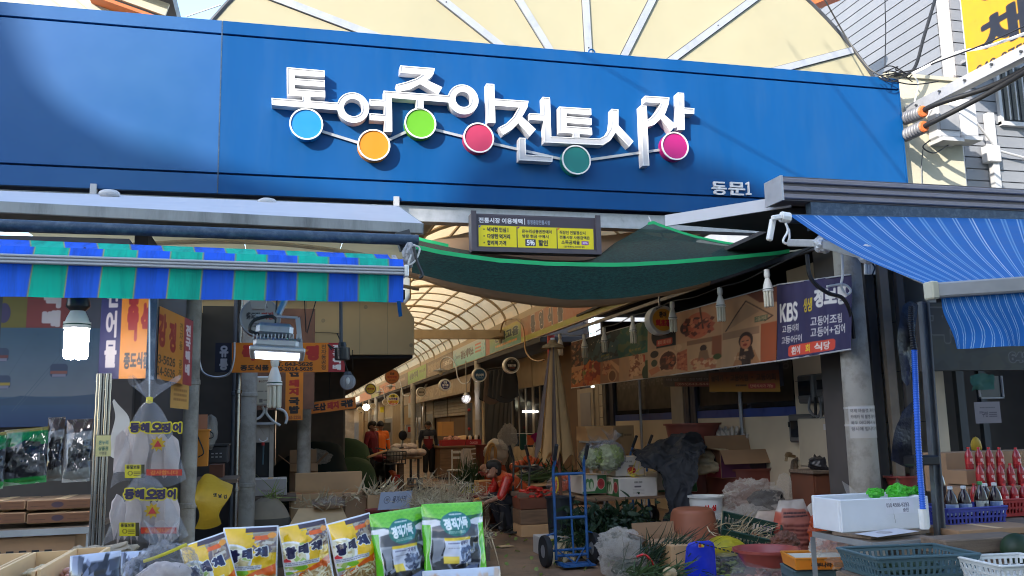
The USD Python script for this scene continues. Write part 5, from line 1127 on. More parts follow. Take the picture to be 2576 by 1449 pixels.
# ================================================================ the market lane: shops on the right, lamps, round signs
def mpp(p):return ((np.asarray(p)-EYE) @ FWD)/FPX
SX=6.95
def yy(px):return aX(px,1060,SX)[1]
mk('shutter',(.20,.18,.16),.5,.3,var=.12,dirt=.3);mk('curtain',(.33,.26,.18),.8,var=.15,scale=3);mk('shop_beige',(.42,.34,.24),.7,var=.12,dirt=.25);mk('shop_brown',(.13,.08,.05),.7,var=.2);mk('door_grey',(.16,.17,.18),.5,var=.1);mk('post_white',(.46,.45,.43),.5,var=.08,dirt=.2)
def unit(label,px0,px1,cells):
    """one shop front between two picture columns; cells: (px from, px to, kind)"""
    y1,y0=yy(px0),yy(px1);t=Thing('lane_shop',label,'shop',(SX,y0,0))
    t.add('wall',bx(SX+.15,SX+.3,y0+.002,y1-.002,0,4.2),'wall_dark');t.add('soffit',bx(6.0,SX+.15,y0+.002,y1-.002,3.5,3.62),'soffit_dark')
    for a,b,k in cells:
        ya,yb=yy(b),yy(a)
        if k=='shutter':
            for j in range(8):t.add('slat',box((SX,(ya+yb)/2,2.05+j*.13),(.03,yb-ya-.02,.12),R=roty(.2)),'shutter')
            t.add('opening',bx(SX+.1,SX+.14,ya,yb,0,2.0),'shop_brown')
        elif k=='door':t.add('frame',[bx(SX-.02,SX+.06,ya,ya+.07,0,2.3),bx(SX-.02,SX+.06,yb-.07,yb,0,2.3),bx(SX-.02,SX+.06,ya+.071,yb-.071,2.2,2.3)],'beige_frame');t.add('door_pane',bx(SX+.02,SX+.05,ya+.072,yb-.072,.3,2.19),'door_grey');t.add('transom',bx(SX,SX+.1,ya,yb,2.31,3.5),'shop_beige')
        elif k=='curtain':
            n=max(4,int((yb-ya)/.12));f=lambda u,v:np.stack([SX-.05+.05*np.sin(u*n*3.1),ya+(yb-ya)*u,2.9*v+.1],-1);t.add('curtain',sheet(f,n*6,2),'curtain',smooth=True)
        elif k=='glass':
            t.add('window',bx(SX,SX+.04,ya,yb,.9,2.6),'glass_dark');t.add('base',bx(SX-.03,SX+.1,ya,yb,0,.9),'shop_beige');t.add('mullion',[bx(SX-.03,SX-.001,ya+(yb-ya)*j/3,ya+(yb-ya)*j/3+.05,.9,2.6) for j in range(4)],'beige_frame');t.add('lintel',bx(SX-.03,SX+.1,ya,yb,2.61,3.5),'shop_beige')
        elif k=='bars':
            t.add('window',bx(SX,SX+.04,ya,yb,.3,2.3),'door_grey');n=max(4,int((yb-ya)/.17))
            for j in range(n):t.add('bar',bx(SX-.09,SX-.06,ya+(yb-ya)*j/n,ya+(yb-ya)*j/n+.03,.2,2.35),'steel_dark')
        elif k=='wall':t.add('panel',bx(SX-.05,SX+.1,ya,yb,0,3.5),'shop_beige')
        elif k=='open':t.add('dark_opening',bx(SX+.1,SX+.14,ya,yb,0,3.5),'shop_brown')
    return t
unit('dark laundry shop front with barred window and hanging coats',1460,1222,[(1400,1455,'glass'),(1345,1398,'open'),(1300,1343,'glass'),(1225,1298,'bars')]) if False else None
unit('dark laundry shop front with a barred window',1222,1460,[(1400,1452,'open'),(1345,1398,'glass'),(1292,1343,'glass'),(1224,1290,'bars')])
unit('beige shop front with rolled shutters behind the wooden counter',1072,1221,[(1175,1220,'wall'),(1128,1173,'shutter'),(1092,1126,'shutter'),(1073,1090,'door')])
unit('shop front with beige curtains beyond the white pipe post',990,1071,[(1042,1070,'glass'),(1012,1040,'curtain'),(991,1010,'curtain')])
unit('far shop front with notices and glass doors',930,989,[(968,988,'door'),(950,967,'wall'),(931,949,'glass')])
unit('farthest shop front where the lane disappears',880,929,[(905,928,'curtain'),(881,904,'door')])
single('lane_end',bx(-1,9,90,90.3,0,6),'shop_beige','pale wall closing the far end of the lane','wall')
def wallL():
    t=Thing('left_lane_shops','row of dark shop fronts along the left side of the lane','shop',(1.6,15,0))
    t.add('wall',bx(.95,1.1,17,88,0,2.6),'wall_dark');t.add('end_wall',bx(-.09,1.1,16.9,17.0,0,2.6),'wall_mid')
    for k in range(14):t.add('stud',bx(1.101,1.16,17.2+k*2.2,17.32+k*2.2,0,2.6),'shop_beige' if k % 3==0 else 'steel_dark')
    t.add('shutter',bx(1.101,1.13,17.4,19.1,0,2.5),'pipe_blue');t.add('roof',bx(-6,1.8,13.5,88,3.46,3.6),'soffit_dark')
    return t
wallL()
def rod_post(px,X,r,label,mat='post_white',z1=3.6):
    p=aX(px,1080,X);t=Thing('pipe_post',label,'post',(p[0],p[1],0));t.add('shaft',lathe([(0,0),(r,0),(r,z1),(0,z1)],(p[0],p[1],0),14),mat,smooth=40)
    for z in (.7,1.7,2.6):t.add('collar',lathe([(r,z),(r+.012,z+.01),(r+.012,z+.07),(r,z+.08)],(p[0],p[1],0),14),mat)
    return t
rod_post(1040,6.0,.13,'thick white pipe post in front of the beige curtains');rod_post(1204,6.05,.11,'white pipe post with an elbow beside the wooden counter')
rod_post(1012,6.1,.09,'thinner white pipe post beyond the thick one');rod_post(946,6.0,.12,'pale pipe post far along the lane, nearer one');rod_post(930,6.0,.12,'pale pipe post far along the lane, farther one');rod_post(914,6.0,.1,'dim pipe post at the end of the lane','shop_beige')
rp_=aX(1390,1000,6.1);t=Thing('red_post','dark red painted post half hidden behind the folded umbrella','post',(rp_[0],rp_[1],0));t.add('shaft',lathe([(0,0),(.09,0),(.09,3.6),(0,3.6)],(rp_[0],rp_[1],0),14),'crate_red',smooth=40);t.add('foot',bx(rp_[0]-.14,rp_[0]+.14,rp_[1]-.14,rp_[1]+.14,0,.04),'steel_dark')
pp=[aX(1063,1095,6.4),aX(1067,1000,6.4),aX(1069,975,6.4),aX(1082,950,6.4),aX(1085,940,6.4)]
single('white_drainpipe',tube(pp,.05,8),'post_white','slim white drainpipe with a slanting top behind the man','pipe',smooth=True)
def swan(label,pts,X,r,shade_r,lamp,mat='brass',gl=.06):
    P=[aX(x,y,X) for x,y in pts];t=Thing('swan_neck_lamp',label,'lamp',P[0]);t.add('arm',tube(curve(P,60),r,8),mat,smooth=True)
    c=P[-1];t.add('shade',lathe([(.0,.09),(.03,.085),(.045,.05),(shade_r*.5,.02),(shade_r,-.03),(shade_r*.97,-.035),(shade_r*.4,.0),(0,.02)],c,22),mat,smooth=40)
    t.add('bulb',lathe([(0,0),(gl*.7,-.02),(gl,-.08),(gl*.9,-.14),(gl*.4,-.18),(0,-.185)],c,14),lamp,smooth=40);return t
swan('large brass swan-neck lamp with a dark shade over the lane',[(1368,905),(1352,908),(1334,900),(1322,880),(1319,845),(1312,815),(1290,802),(1268,808),(1260,830),(1258,848)],5.9,.022,.27,'cfl_glass')
swan('white-shaded swan-neck lamp in front of the brown fascia sign',[(1185,948),(1180,960),(1163,964),(1152,950),(1146,920),(1136,902),(1122,898),(1110,908),(1108,930)],5.7,.022,.28,'lamp_white','alu',.09)
swan('third swan-neck lamp along the lane',[(1035,980),(1028,995),(1014,992),(1009,970),(1003,955),(990,962),(982,970)],5.6,.025,.28,'lamp_white','alu',.09)
swan('fourth, small swan-neck lamp far along the lane',[(975,995),(968,1005),(965,985),(958,977),(955,985)],5.6,.025,.3,'lamp_white','alu',.1)
def rs(px,py,r,X,label,bg,paint,rim='white_plastic',dep=.22):
    c=aX(px,py,X);return roundsign('round_sign',label,c,r*mpp(c),bg,paint,rim,dep)
K4=(35,30,32)
c=aX(1661,806,5.35)
def p_(A):A.ell(8,8,92,92,(205,140,40));A.text('환이',34,18,66,42,K4,4);A.text('회초장',18,48,82,76,(190,40,55),5)
t=rs(1661,806,36,5.35,'yellow round sign with red lettering among the hanging bulbs',(190,175,150),p_,'white_trim',.2);t.add('stem',bar(c+V(0,0,.15),c+V(0,0,.42),.02,.02,up=(0,1,0)),'galv')
def p_(A):A.ell(10,10,90,90,(24,22,26));A.text('민물고음',20,42,80,60,(200,195,190),4);A.text('M',44,18,56,30,(120,110,100),2);A.lines(34,66,70,74,(170,80,60),1,2)
rs(1285,919,20,5.8,'black round sign with white characters beside the hanging coats',(150,145,135),p_)
def p_(A):A.ell(6,6,94,94,(30,75,115));A.text('경남세탁',16,40,84,62,(190,195,200),4);A.lines(24,68,76,80,(120,150,175),2,2)
rs(1205,943,17.5,5.7,'blue round laundry sign above the white pipe post',(185,182,178),p_)
def p_(A):A.ell(9,9,91,91,(34,42,110));A.text('천일',32,16,68,38,(225,225,230),4);A.text('참기름',20,42,80,64,(225,225,230),4);A.text('645-9711',26,70,74,80,(225,225,230),2)
rs(1119,968,15,5.6,'navy round sign with white lettering hanging over the wooden counter',(225,225,225),p_)
def p_(A):A.ell(5,5,95,95,(60,58,60));A.ell(9,9,91,91,(170,160,145));A.text('경일요금',18,40,82,62,K4,3)
rs(1059,986,12,5.7,'white round sign with a dark ring beside the thick pipe post',(180,172,160),p_)
def p_(A):A.rect(0,0,100,100,(205,195,50));A.rect(0,30,100,56,(215,205,195));A.rect(0,76,100,100,(190,50,45));A.text('생활',26,8,66,28,(60,60,45),3);A.text('소주마을',10,32,90,54,(70,60,130),4);A.text('곱창어 구이',16,58,84,74,(170,60,40),3);A.poly([(26,84),(60,84),(60,78),(78,88),(60,98),(60,92),(26,92)],(225,215,205))
rs(989,1005,15.5,4.6,'yellow round sign with a white arrow on red at its foot',(205,195,50),p_,'white_plastic',.06)
def p_(A):A.text('도산',32,18,68,38,(40,30,28),5);A.text('돼지국밥',12,44,88,64,(130,45,35),4);A.text('645-2258',26,72,74,82,(70,40,30),2)
rs(986,947,18,3.2,'brown round sign with dark lettering over the middle of the lane',(150,88,45),p_,'wood_brown',.1)
def p_(A):A.ell(0,0,100,100,(60,58,50));A.ell(8,8,92,92,(180,175,70));A.text('광대이발',16,38,84,60,(130,60,60),4);A.lines(26,66,74,80,(110,110,60),2,2)
rs(932,978,14,2.6,'yellow green round sign with a dark rim under the boxing',(180,175,70),p_,'galv',.1)
for i,(x,y,r,lab) in enumerate(((970,1011,8,'small beige round sign behind the yellow one'),(938,1021,7.5,'small white round sign far down the lane'),(905,1030,7,'dim round sign at the far end of the lane'))):
    rs(x,y,r,5.6,lab,(165,150,125),(lambda A:(A.ell(10,10,90,90,(185,172,150)),A.lines(26,40,74,62,(110,95,80),2,3))))
rl=aX(921,1024,5.3);t=Thing('ring_lamp','glowing ring lamp far down the lane','lamp',rl);rr_=7*mpp(rl);t.add('ring',tube([rl+V(rr_*math.cos(a),0,rr_*math.sin(a)) for a in np.linspace(0,2*np.pi,25)],.04,6),'lit_soft');t.add('back',lathe([(0,0),(rr_,0),(rr_,.08),(0,.08)],rl+V(0,.16,0),20,R=rotx(math.pi/2)),'grey_plastic')
gp=aX(1173,1003,5.6);t=Thing('globe_lamp','glass globe lamp with a lit tube inside above the counter','lamp',gp);gr=11.5*mpp(gp);t.add('globe',lump(gp,(gr,)*3,0,0,sub=3),'clear_glass',smooth=True);t.add('lit_tube',bx(gp[0]-.03,gp[0]+.04,gp[1]-.02,gp[1]+.02,gp[2]-.06,gp[2]+.07,bev=.02),'lit_white');t.add('cap',lathe([(0,gr+.05),(.05,gr+.05),(.1,gr-.03),(0,gr-.03)],gp,14),'galv');t.add('stem',tube([gp+V(0,0,gr+.04),gp+V(0,0,1.2)],.015,6),'galv')
tb_=aX(1331,1037,6.93);single('lit_tube',bar(aX(1316,1035,6.9),aX(1344,1035,6.9),.04,.05),'lit_soft','short lit fluorescent tube seen inside the laundry','lamp')
ct=Thing('hanging_coats','dark coats on hangers in front of the laundry','coats',aX(1255,930,6.2))
ct.add('rail',tube([aX(1222,928,6.3),aX(1300,918,6.3)],.015,6),'steel_dark')
for k in range(6):
    x=1226+k*11;a=aX(x,934-k,6.25);hgt=(72+6*math.sin(k*2))*mpp(a)
    P=lambda u,v:np.stack([a[0]-.28*(.75+.25*v)*np.cos(u*2*np.pi),a[1]+.09*np.sin(u*2*np.pi)*(1+.4*np.sin(7*u*2)),a[2]-hgt*v*(1-.06*np.cos(4*np.pi*u))],-1)
    ct.add('coat',rough(sheet(P,18,6),.04,4,k),'black_cloth' if k != 1 else 'umbrella_grey',smooth=True);ct.add('hanger',tube([a+V(-.2,0,-.02),a+V(0,0,.06),a+V(.2,0,-.02)],.01,4),'steel_dark')
sbp=aX(1010,1000,6.35);ya,yb=aX(1010,1000,6.3)[1],aX(1182,1000,6.3)[1]
A=Art(400,60,(120,98,72),3);A.text('KB 천일 기름집',120,12,330,50,(150,130,100),3);A.rect(60,10,110,50,(150,90,55))
t=Thing('lower_sign','faded brown sign board under the fascia behind the navy round sign','sign',(6.3,yb,2.9));t.add('face',flat_print(A,(6.3,ya,2.72),(0,yb-ya,0),(.05,0,.62),160,30),'print');t.add('board',bx(6.37,6.4,yb,ya,2.7,3.34),'shop_brown')
wb=aX(1037,1030,5.85);t=Thing('white_notice','white notice panel fixed to the thick pipe post','notice',wb);a,b=aX(1027,1050,5.8),aX(1048,1010,5.8);t.add('panel',bx(a[0],a[0]+.6,a[1]-.05,a[1],a[2],b[2]),'foam')
for k in range(3):t.add('stripe',bar(V(a[0]+.05,a[1]-.053,a[2]+.12+.25*k),V(a[0]+.55,a[1]-.053,a[2]+.3+.25*k),.004,.02,up=(0,-1,0)),'grey_plastic')
swb=aX(1181,1060,6.0);t=Thing('switch_cabinet','tall dark switch cabinet with red buttons beside the white pipe','cabinet',swb);a,b=aX(1176,1100,6.0),aX(1188,1012,6.0);t.add('case',bx(a[0]-.05,a[0]+.12,a[1]-.3,a[1]+.1,a[2],b[2]),'meter_grey')
for z in (.25,.8):t.add('button',lump((a[0]-.0,a[1]-.31,a[2]+(b[2]-a[2])*z),(.05,.04,.05),0,0,sub=2),'crate_red')
for i,(x,y,w,h,m_,lab) in enumerate(((1033,1085,26,34,'galv','grey metal cabinet with a red label beside the thick pipe post'),(918,1045,8,26,'white_card','white notice on a post far down the lane'),(961,1030,9,14,'film_yellow','yellow paper on the far shop front'),(972,1075,20,24,'meter_grey','grey oven-like box in front of the far shops'))):
    c=aX(x,y,6.2);s_=mpp(c);t=Thing('wall_box' if m_ in ('galv','meter_grey') else 'paper_notice',lab,'box' if m_ in ('galv','meter_grey') else 'notice',c);t.add('case',box(c,(w*s_,.3 if i in (0,3) else .02,h*s_)),m_)
    if i==0:t.add('label',box(c+V(0,-.155,.1),(.3,.005,.25)),'crate_red')
# ================================================================ builders for goods
def carton(label,x0,x1,ytop,ybot,Y,dep,mat='card',name='carton',ground=False,flaps=(),rz=0.,faces=None,inner='card_dark',tilt=0.):
    """box whose street side spans x0..x1, ytop..ybot of the picture at depth Y; open at the top when flaps are given (f, b, l, r with fold angle)"""
    a,b=aY(x0,ybot,Y),aY(x1,ytop,Y);w,h=b[0]-a[0],b[2]-a[2];c=V((a[0]+b[0])/2,Y,0 if ground else a[2])
    if ground:h=b[2]
    t=Thing(name,label,'box',c,rz,local=True)
    if flaps:
        e=.006
        t.add('side',bx(-w/2,w/2,0,e,0,h),mat);t.add('side',bx(-w/2,w/2,dep-e,dep,0,h),mat)
        t.add('side',bx(-w/2,-w/2+e,e+.0005,dep-e-.0005,0,h),mat);t.add('side',bx(w/2-e,w/2,e+.0005,dep-e-.0005,0,h),mat)
        t.add('bottom',bx(-w/2+e,w/2-e,e,dep-e,.002,h*.35),inner)
        for k,ang,ln in flaps:
            if k in 'fb':m=tm(np.array(box((0,0,ln/2),(w-.004,.005,ln)).vertices) @ rotx(ang if k=='f' else-ang).T+V(0,-.001 if k=='f' else dep+.001,h),box((0,0,0),(1,1,1)).faces)
            else:m=tm(np.array(box((0,0,ln/2),(.005,dep-.004,ln)).vertices) @ roty(-ang if k=='l' else ang).T+V((-1 if k=='l' else 1)*(w/2+.001),dep/2,h),box((0,0,0),(1,1,1)).faces)
            t.add('flap',m,mat if mat != 'card' else 'card_light')
    else:
        t.add('body',box((0,dep/2,h/2),(w,dep,h),bev=.006),mat);t.add('tape',bx(-.03,.03,.002,dep-.002,h+.0005,h+.0015),'card_light')
    for f in faces or []:
        side,A=f[0],f[1]
        if side=='f':m=flat_print(A,(-w/2+.006,-.0015,.006),(w-.012,0,0),(0,0,h-.012),f[2],f[3])
        elif side=='l':m=flat_print(A,(-w/2-.0015,dep-.006,.006),(0,-dep+.012,0),(0,0,h-.012),f[2],f[3])
        else:m=flat_print(A,(-w/2+.006,.006,h+.002),(w-.012,0,0),(0,dep-.012,0),f[2],f[3])
        t.add('print',m,'print')
    t.w,t.h,t.dep=w,h,dep;return t
def tub(label,cx,ytop,Y,rpx,hpx,mat,name='tub',taper=.8,rim=.02,group=None,z0=None,fill=None,cat_='tub',handles=False,up=True):
    c=aY(cx,ytop,Y);k=mpp(c);r,h=rpx*k,hpx*k;c=V(c[0],Y,c[2]-h)
    if z0 is not None:h=c[2]+h-z0;c[2]=z0
    t=Thing(name,label,cat_,c,local=True,group=group);rb=r*taper
    prof=[(0,0),(rb,0),(rb+(r-rb)*.1,h*.06),(r-rim*.6,h-rim),(r+rim*.4,h-rim),(r+rim*.5,h),(r-rim*.2,h),(r-rim,h-.015),(rb*.97,h*.1),(0,h*.09)]
    t.add('body',lathe(prof,n=36),mat,smooth=35);t.r,t.h,t.c=r,h,c
    if fill:t.add('fill',lump((0,0,h*.72),(r*.86,r*.86,h*.5),3,.12,4),fill,smooth=True)
    return t
def filmbag(label,c,r,mat,seed,name='plastic_bag',amp=.22,freq=2.6,knot=None,inside=None,cat_='bag',sub=4):
    c=np.asarray(c,float);t=Thing(name,label,cat_,c-V(0,0,r[2]));m=lump(c,r,seed,amp,freq,sub,flat=.8)
    v=np.array(m.vertices);d=.35-np.abs(2*meshkit.fbm(v*V(20,20,11)/max(.2,r[0]*3),2,seed)-1)*1.6;n=(v-c)/(np.linalg.norm(v-c,axis=1,keepdims=True)+1e-9);v=v+n*(d*r[0]*.28)[:,None]
    if inside:
        for nm,mm,mt_ in inside:t.add(nm,mm,mt_,smooth=True)
    t.add('film',tm(v,m.faces),mat,smooth=18)
    if knot is not None:
        k=np.asarray(knot,float);s=r[0]
        def g(u,v):th=u*2*np.pi;w=s*(.10+.42*v**1.3*(1+.45*np.sin(4*th+seed)));return np.stack([k[0]+w*np.cos(th),k[1]+w*np.sin(th)*.7,k[2]+s*.75*v*(1+.3*np.sin(3*th))],-1)
        t.add('neck',sheet(g,36,8),mat)
    return t
def crate(label,c,w,d,h,mat,name='crate',taper=.92,R=None,rim=.02,slots=True,fill=None,th=.008,cat_='crate',group=None,rz=0.):
    """open plastic crate with slotted sides, local to its base centre"""
    t=Thing(name,label,cat_,c,rz,local=True,group=group);Rm=R if R is not None else np.eye(3)
    T_=lambda m:tm(np.array(m.vertices) @ Rm.T,m.faces)
    wb,db=w*taper,d*taper
    def wall(p0,p1,q0,q1):
        p0,p1,q0,q1=map(np.asarray,(p0,p1,q0,q1));L=np.linalg.norm(p1-p0);n=max(4,int(L/.035));out=[]
        P=lambda u,v:(p0*(1-u)+p1*u)*(1-v)+(q0*(1-u)+q1*u)*v
        def qd(u0,u1,v0,v1):
            a,b,c_,d_=P(u0,v0),P(u1,v0),P(u1,v1),P(u0,v1);nn=np.cross(b-a,d_-a);nn=nn/np.linalg.norm(nn)*th/2
            return tm([a-nn,b-nn,c_-nn,d_-nn,a+nn,b+nn,c_+nn,d_+nn],[[0,1,2,3],[4,7,6,5],[0,4,5,1],[1,5,6,2],[2,6,7,3],[3,7,4,0]])
        if not slots:return [qd(0,1,0,1)]
        rows=((0,.2),(.45,.55),(.8,1))
        for r0_,r1_ in rows:out.append(qd(0,1,r0_,r1_))
        for k in range(n+1):out += [qd(k/(n+1)+.3/(n+1),k/(n+1)+.72/(n+1),a_,b_) for a_,b_ in ((.2,.45),(.55,.8))]
        return out
    B=[V(-wb/2,-db/2,0),V(wb/2,-db/2,0),V(wb/2,db/2,0),V(-wb/2,db/2,0)];U=[V(-w/2,-d/2,h),V(w/2,-d/2,h),V(w/2,d/2,h),V(-w/2,d/2,h)]
    for i in range(4):t.add('side',T_(cat(*wall(B[i],B[(i+1) % 4],U[i],U[(i+1) % 4]))),mat)
    t.add('bottom',T_(box((0,0,.006),(wb-.01,db-.01,.008))),mat)
    for i in range(4):t.add('rim',T_(bar(U[i],U[(i+1) % 4] ,rim,rim*.7,bev=.004)),mat)
    t.w,t.d,t.h=w,d,h
    if fill:
        for nm,m,mt_ in fill:t.add(nm,T_(m),mt_,smooth=True,kind='stuff')
    return t
def blades(c,n,L,w,seed,spread=(.3,.3),dirv=(0,0,1),bend=.4,jit=.5):
    """many thin curved blades (leaves, stalks, fibres) as one mesh"""
    r=np.random.default_rng(seed);c=np.asarray(c,float);vs,fs=[],[];dv=np.asarray(dirv,float)
    for k in range(n):
        o=c+r.normal(0,1,3)*V(spread[0],spread[1] if len(spread)>1 else spread[0],spread[2] if len(spread)>2 else .02)*.5
        d=dv+r.normal(0,jit,3);d /= np.linalg.norm(d);s=np.cross(d,r.normal(0,1,3));s=s/(np.linalg.norm(s)+1e-9)*w*r.uniform(.6,1.3);l=L*r.uniform(.6,1.2);bd=r.normal(0,bend,3)*l
        b=len(vs)*1;pts=[o+d*l*t_+bd*t_*t_ for t_ in (0,.35,.7,1)]
        wd=(.6,1,.8,.15)
        for p,q in zip(pts,wd):vs += [p-s*q,p+s*q]
        fs += [[b,b+1,b+3,b+2],[b+2,b+3,b+5,b+4],[b+4,b+5,b+7,b+6]]
    return tm(vs,fs)
def pile(c,r,n,size,seed,sub=2,asp=(1,1,1),amp=.12,dome=1.0):
    """n lumps heaped in a dome"""
    g=np.random.default_rng(seed);out=[]
    for k in range(n):
        a,q=g.uniform(0,6.283),math.sqrt(g.uniform(0,1));s=size*g.uniform(.75,1.2)
        p=np.asarray(c)+V(r[0]*q*math.cos(a),r[1]*q*math.sin(a),r[2]*(1-q*q)*dome*g.uniform(.3,1))
        out.append(lump(p,V(*asp)*s,k,amp,2,sub,R=rotz(g.uniform(0,6.28)) @ rotx(g.uniform(-.5,.5))))
    return out
def bottle(label,loc,h,r,body,cap,lab,name='bottle',group=None,art=None):
    t=Thing(name,label,'bottle',loc,local=True,group=group)
    t.add('body',lathe([(0,0),(r*.9,0),(r,h*.03),(r*.97,h*.1),(r,h*.2),(r,h*.55),(r*.96,h*.62),(r*.75,h*.76),(r*.32,h*.9),(r*.3,h*.94),(0,h*.94)],n=18),body,smooth=35)
    t.add('cap',lathe([(0,h*.935),(r*.38,h*.935),(r*.38,h*1.0),(r*.34,h*1.01),(0,h*1.01)],n=14),cap,smooth=35)
    if art is not None:
        t.add('label',printed(art,lambda u,v:np.stack([-r*1.012*np.cos(u*3.14),-r*1.012*np.sin(u*3.14),h*(.24+.3*v)],-1),30,20),'print')
    else:t.add('label',lathe([(r*1.01,h*.24),(r*1.012,h*.54)],n=18),lab,smooth=True)
    return t
def handtruck(label,base,rz,H,W,mat,wheel_r=.15,lean=.12,name='hand_truck',grips=True):
    t=Thing(name,label,'hand truck',base,rz,local=True);L=lambda x,z,y=0:V(x,y+z*lean,z)
    for s in (-1,1):
        t.add('rail',tube(curve([L(s*W/2,.08),L(s*W/2,H*.5),L(s*W/2,H*.82),L(s*(W/2-.01),H*.9,-.03),L(s*(W/2+.0),H,-.10)],30),.017,8),mat,smooth=True)
        if grips:t.add('grip',tube([L(s*W/2,H*.93,-.05),L(s*W/2,H*1.06,-.14)],.022,8),'black_rubber',smooth=40)
        w=t.add('wheel',lathe([(wheel_r*.42,-.03),(wheel_r*.8,-.035),(wheel_r*.96,-.028),(wheel_r,0),(wheel_r*.96,.028),(wheel_r*.8,.035),(wheel_r*.42,.03)],(s*(W/2+.10),.06,wheel_r),24,R=roty(math.pi/2)),'black_rubber',smooth=40)
        t.add('hub',lathe([(0,-.035),(wheel_r*.40,-.03),(wheel_r*.44,0),(wheel_r*.40,.03),(0,.035)],(s*(W/2+.10),.06,wheel_r),16,R=roty(math.pi/2)),'grey_plastic',under=w,smooth=40)
        t.add('bracket',tube([L(s*W/2,.36),V(s*(W/2+.09),.06,.33),V(s*(W/2+.1),.06,wheel_r)],.012,6),mat)
    for z in (H*.8,H*.42,.12):t.add('cross_bar',tube([L(-W/2,z),L(W/2,z)],.016,8),mat,smooth=True)
    t.add('centre_bar',tube([L(.02,.1),L(-.0,H*.8)],.012,8),mat,smooth=True)
    t.add('axle',tube([V(-W/2-.1,.06,wheel_r),V(W/2+.1,.06,wheel_r)],.014,8),mat)
    t.add('toe_plate',bx(-W/2,W/2,-.24,.02,.03,.045),mat);t.add('toe_frame',[bar((-W/2,.02,.06),(-W/2+.06,-.24,.05),.02,.02),bar((W/2,.02,.06),(W/2-.06,-.24,.05),.02,.02),bar((-W/2,.05,.2),(0,-.1,.05),.012,.012),bar((W/2,.05,.2),(0,-.1,.05),.012,.012)],mat)
    return t
# ================================================================ goods on the right
handtruck('blue two-wheeled hand truck with black grips standing in the middle of the floor',aZ(1440,1425),.05,1.22,.36,'hand_truck_blue',.17,.02)
handtruck('old dark green hand truck tied with cord beside the seated woman',aZ(1308,1342),-.75,1.16,.26,'hand_truck_dark',.19,.10)
handtruck('second blue hand truck parked behind the cabbage boxes',V(5.15,12.6,0),.5,1.25,.36,'hand_truck_blue',.15,.02)
uc=aY(1398,1000,11.5);U=Thing('folded_parasol','folded beige market parasol standing in a weighted base','parasol',(uc[0],11.5,0))
def umb(a0,a1,mat,xs,zt,zb,ph,wob):
    """one hanging fold of cloth from angle a0 to a1"""
    def f(u,v):
        th=a0+(a1-a0)*u;w=.05+(xs*.86-.05)*v**.9*(1+wob*np.sin(u*np.pi));return np.stack([uc[0]-.01+w*np.cos(th)-.02*v,11.5+w*.55*np.sin(th),zt+(zb-zt)*v*(1-.05*np.cos(u*6+ph))],-1)
    U.add('canopy_fold',sheet(f,14,20),mat,smooth=True)
zT=aY(1380,872,11.5)[2];zB=aY(1400,1150,11.5)[2]
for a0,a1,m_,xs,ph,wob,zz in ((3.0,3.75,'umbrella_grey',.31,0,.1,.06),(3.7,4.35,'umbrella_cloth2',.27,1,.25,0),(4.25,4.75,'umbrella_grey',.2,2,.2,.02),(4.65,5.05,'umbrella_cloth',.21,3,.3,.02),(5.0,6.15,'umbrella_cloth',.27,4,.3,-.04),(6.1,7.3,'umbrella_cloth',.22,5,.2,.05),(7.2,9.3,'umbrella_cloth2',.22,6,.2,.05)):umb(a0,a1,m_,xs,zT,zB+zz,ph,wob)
U.add('pole',tube([(uc[0]+.05,11.5,0),(uc[0]-.02,11.5,zT+.06)],.022,8),'wood_red',smooth=True);U.add('cap',lathe([(0,.1),(.05,.09),(.06,.05),(.14,.02),(.16,-.02),(.05,-.01),(0,0)],(uc[0]-.02,11.5,zT),14),'umbrella_cloth');U.add('finial',lathe([(0,.12),(.03,.12),(.03,.09),(0,.09)],(uc[0]-.02,11.5,zT),10),'white_plastic');U.add('base',lathe([(0,0),(.2,0),(.2,.05),(.04,.07),(.04,.25),(0,.25)],(uc[0]+.05,11.5,0),18),'steel_dark')
tub('black plastic bucket behind the blue hand truck',1408,1248,10.6,37,97,'crate_black','bucket')
A=Art(100,60,(172,160,150),4);A.rect(0,0,34,60,(185,165,60));A.speck(4,10,30,55,[(70,95,50),(50,80,45)],20,4,1,2);A.text('107',56,24,84,44,(40,35,38),3);A.ell(62,8,76,18,(170,60,60))
carton('white and yellow fruit carton under the black bucket',1368,1480,1348,1412,10.3,.45,'white_card',ground=True,faces=[('f',A,70,40)])
tp=aY(1395,1232,12.6)
st=Thing('vegetable_stand','low wooden vegetable stand behind the hand trucks','stand',(tp[0],12.6,0));st.add('top',bx(tp[0]-.62,tp[0]+.62,12.3,14.2,tp[2]-.06,tp[2]),'wood_plank');st.add('front_board',bx(tp[0]-.62,tp[0]+.62,12.27,12.3,tp[2]-.2,tp[2]-.061),'wood_brown')
for sx in (-.55,.55):
    for y in (12.4,14.0):st.add('leg',bx(tp[0]+sx-.03,tp[0]+sx+.03,y,y+.06,0,tp[2]-.061),'wood_brown')
def vz(px,py,Y):return aY(px,py,Y)
on=Thing('onion_net','orange net sack of onions on the vegetable stand','net sack',vz(1425,1240,12.4));oc=vz(1428,1245,12.5)
for m in pile(oc,(.26,.16,.26),46,.055,5):on.add('onion',m,'onion',smooth=True)
on.add('net',lump(oc+V(0,0,.13),(.31,.2,.19),3,.1,3),'film',smooth=True);on.add('tie',tube(curve([vz(1392,1218,12.2),vz(1400,1200,12.2),vz(1404,1222,12.2),vz(1398,1240,12.2)],16),.012,5),'film_yellow')
single('scallion_bundle',blades(vz(1330,1205,13.4),90,.5,.008,3,(.4,.2,.05),(1,.1,.12),.1,.12),'leaf','bundle of green scallions lying on the vegetable stand','scallions',kind='stuff')
single('black_bag',lump(vz(1345,1190,13.6),(.2,.15,.13),7,.35),'film_black','small black plastic bag among the vegetables on the stand','bag')
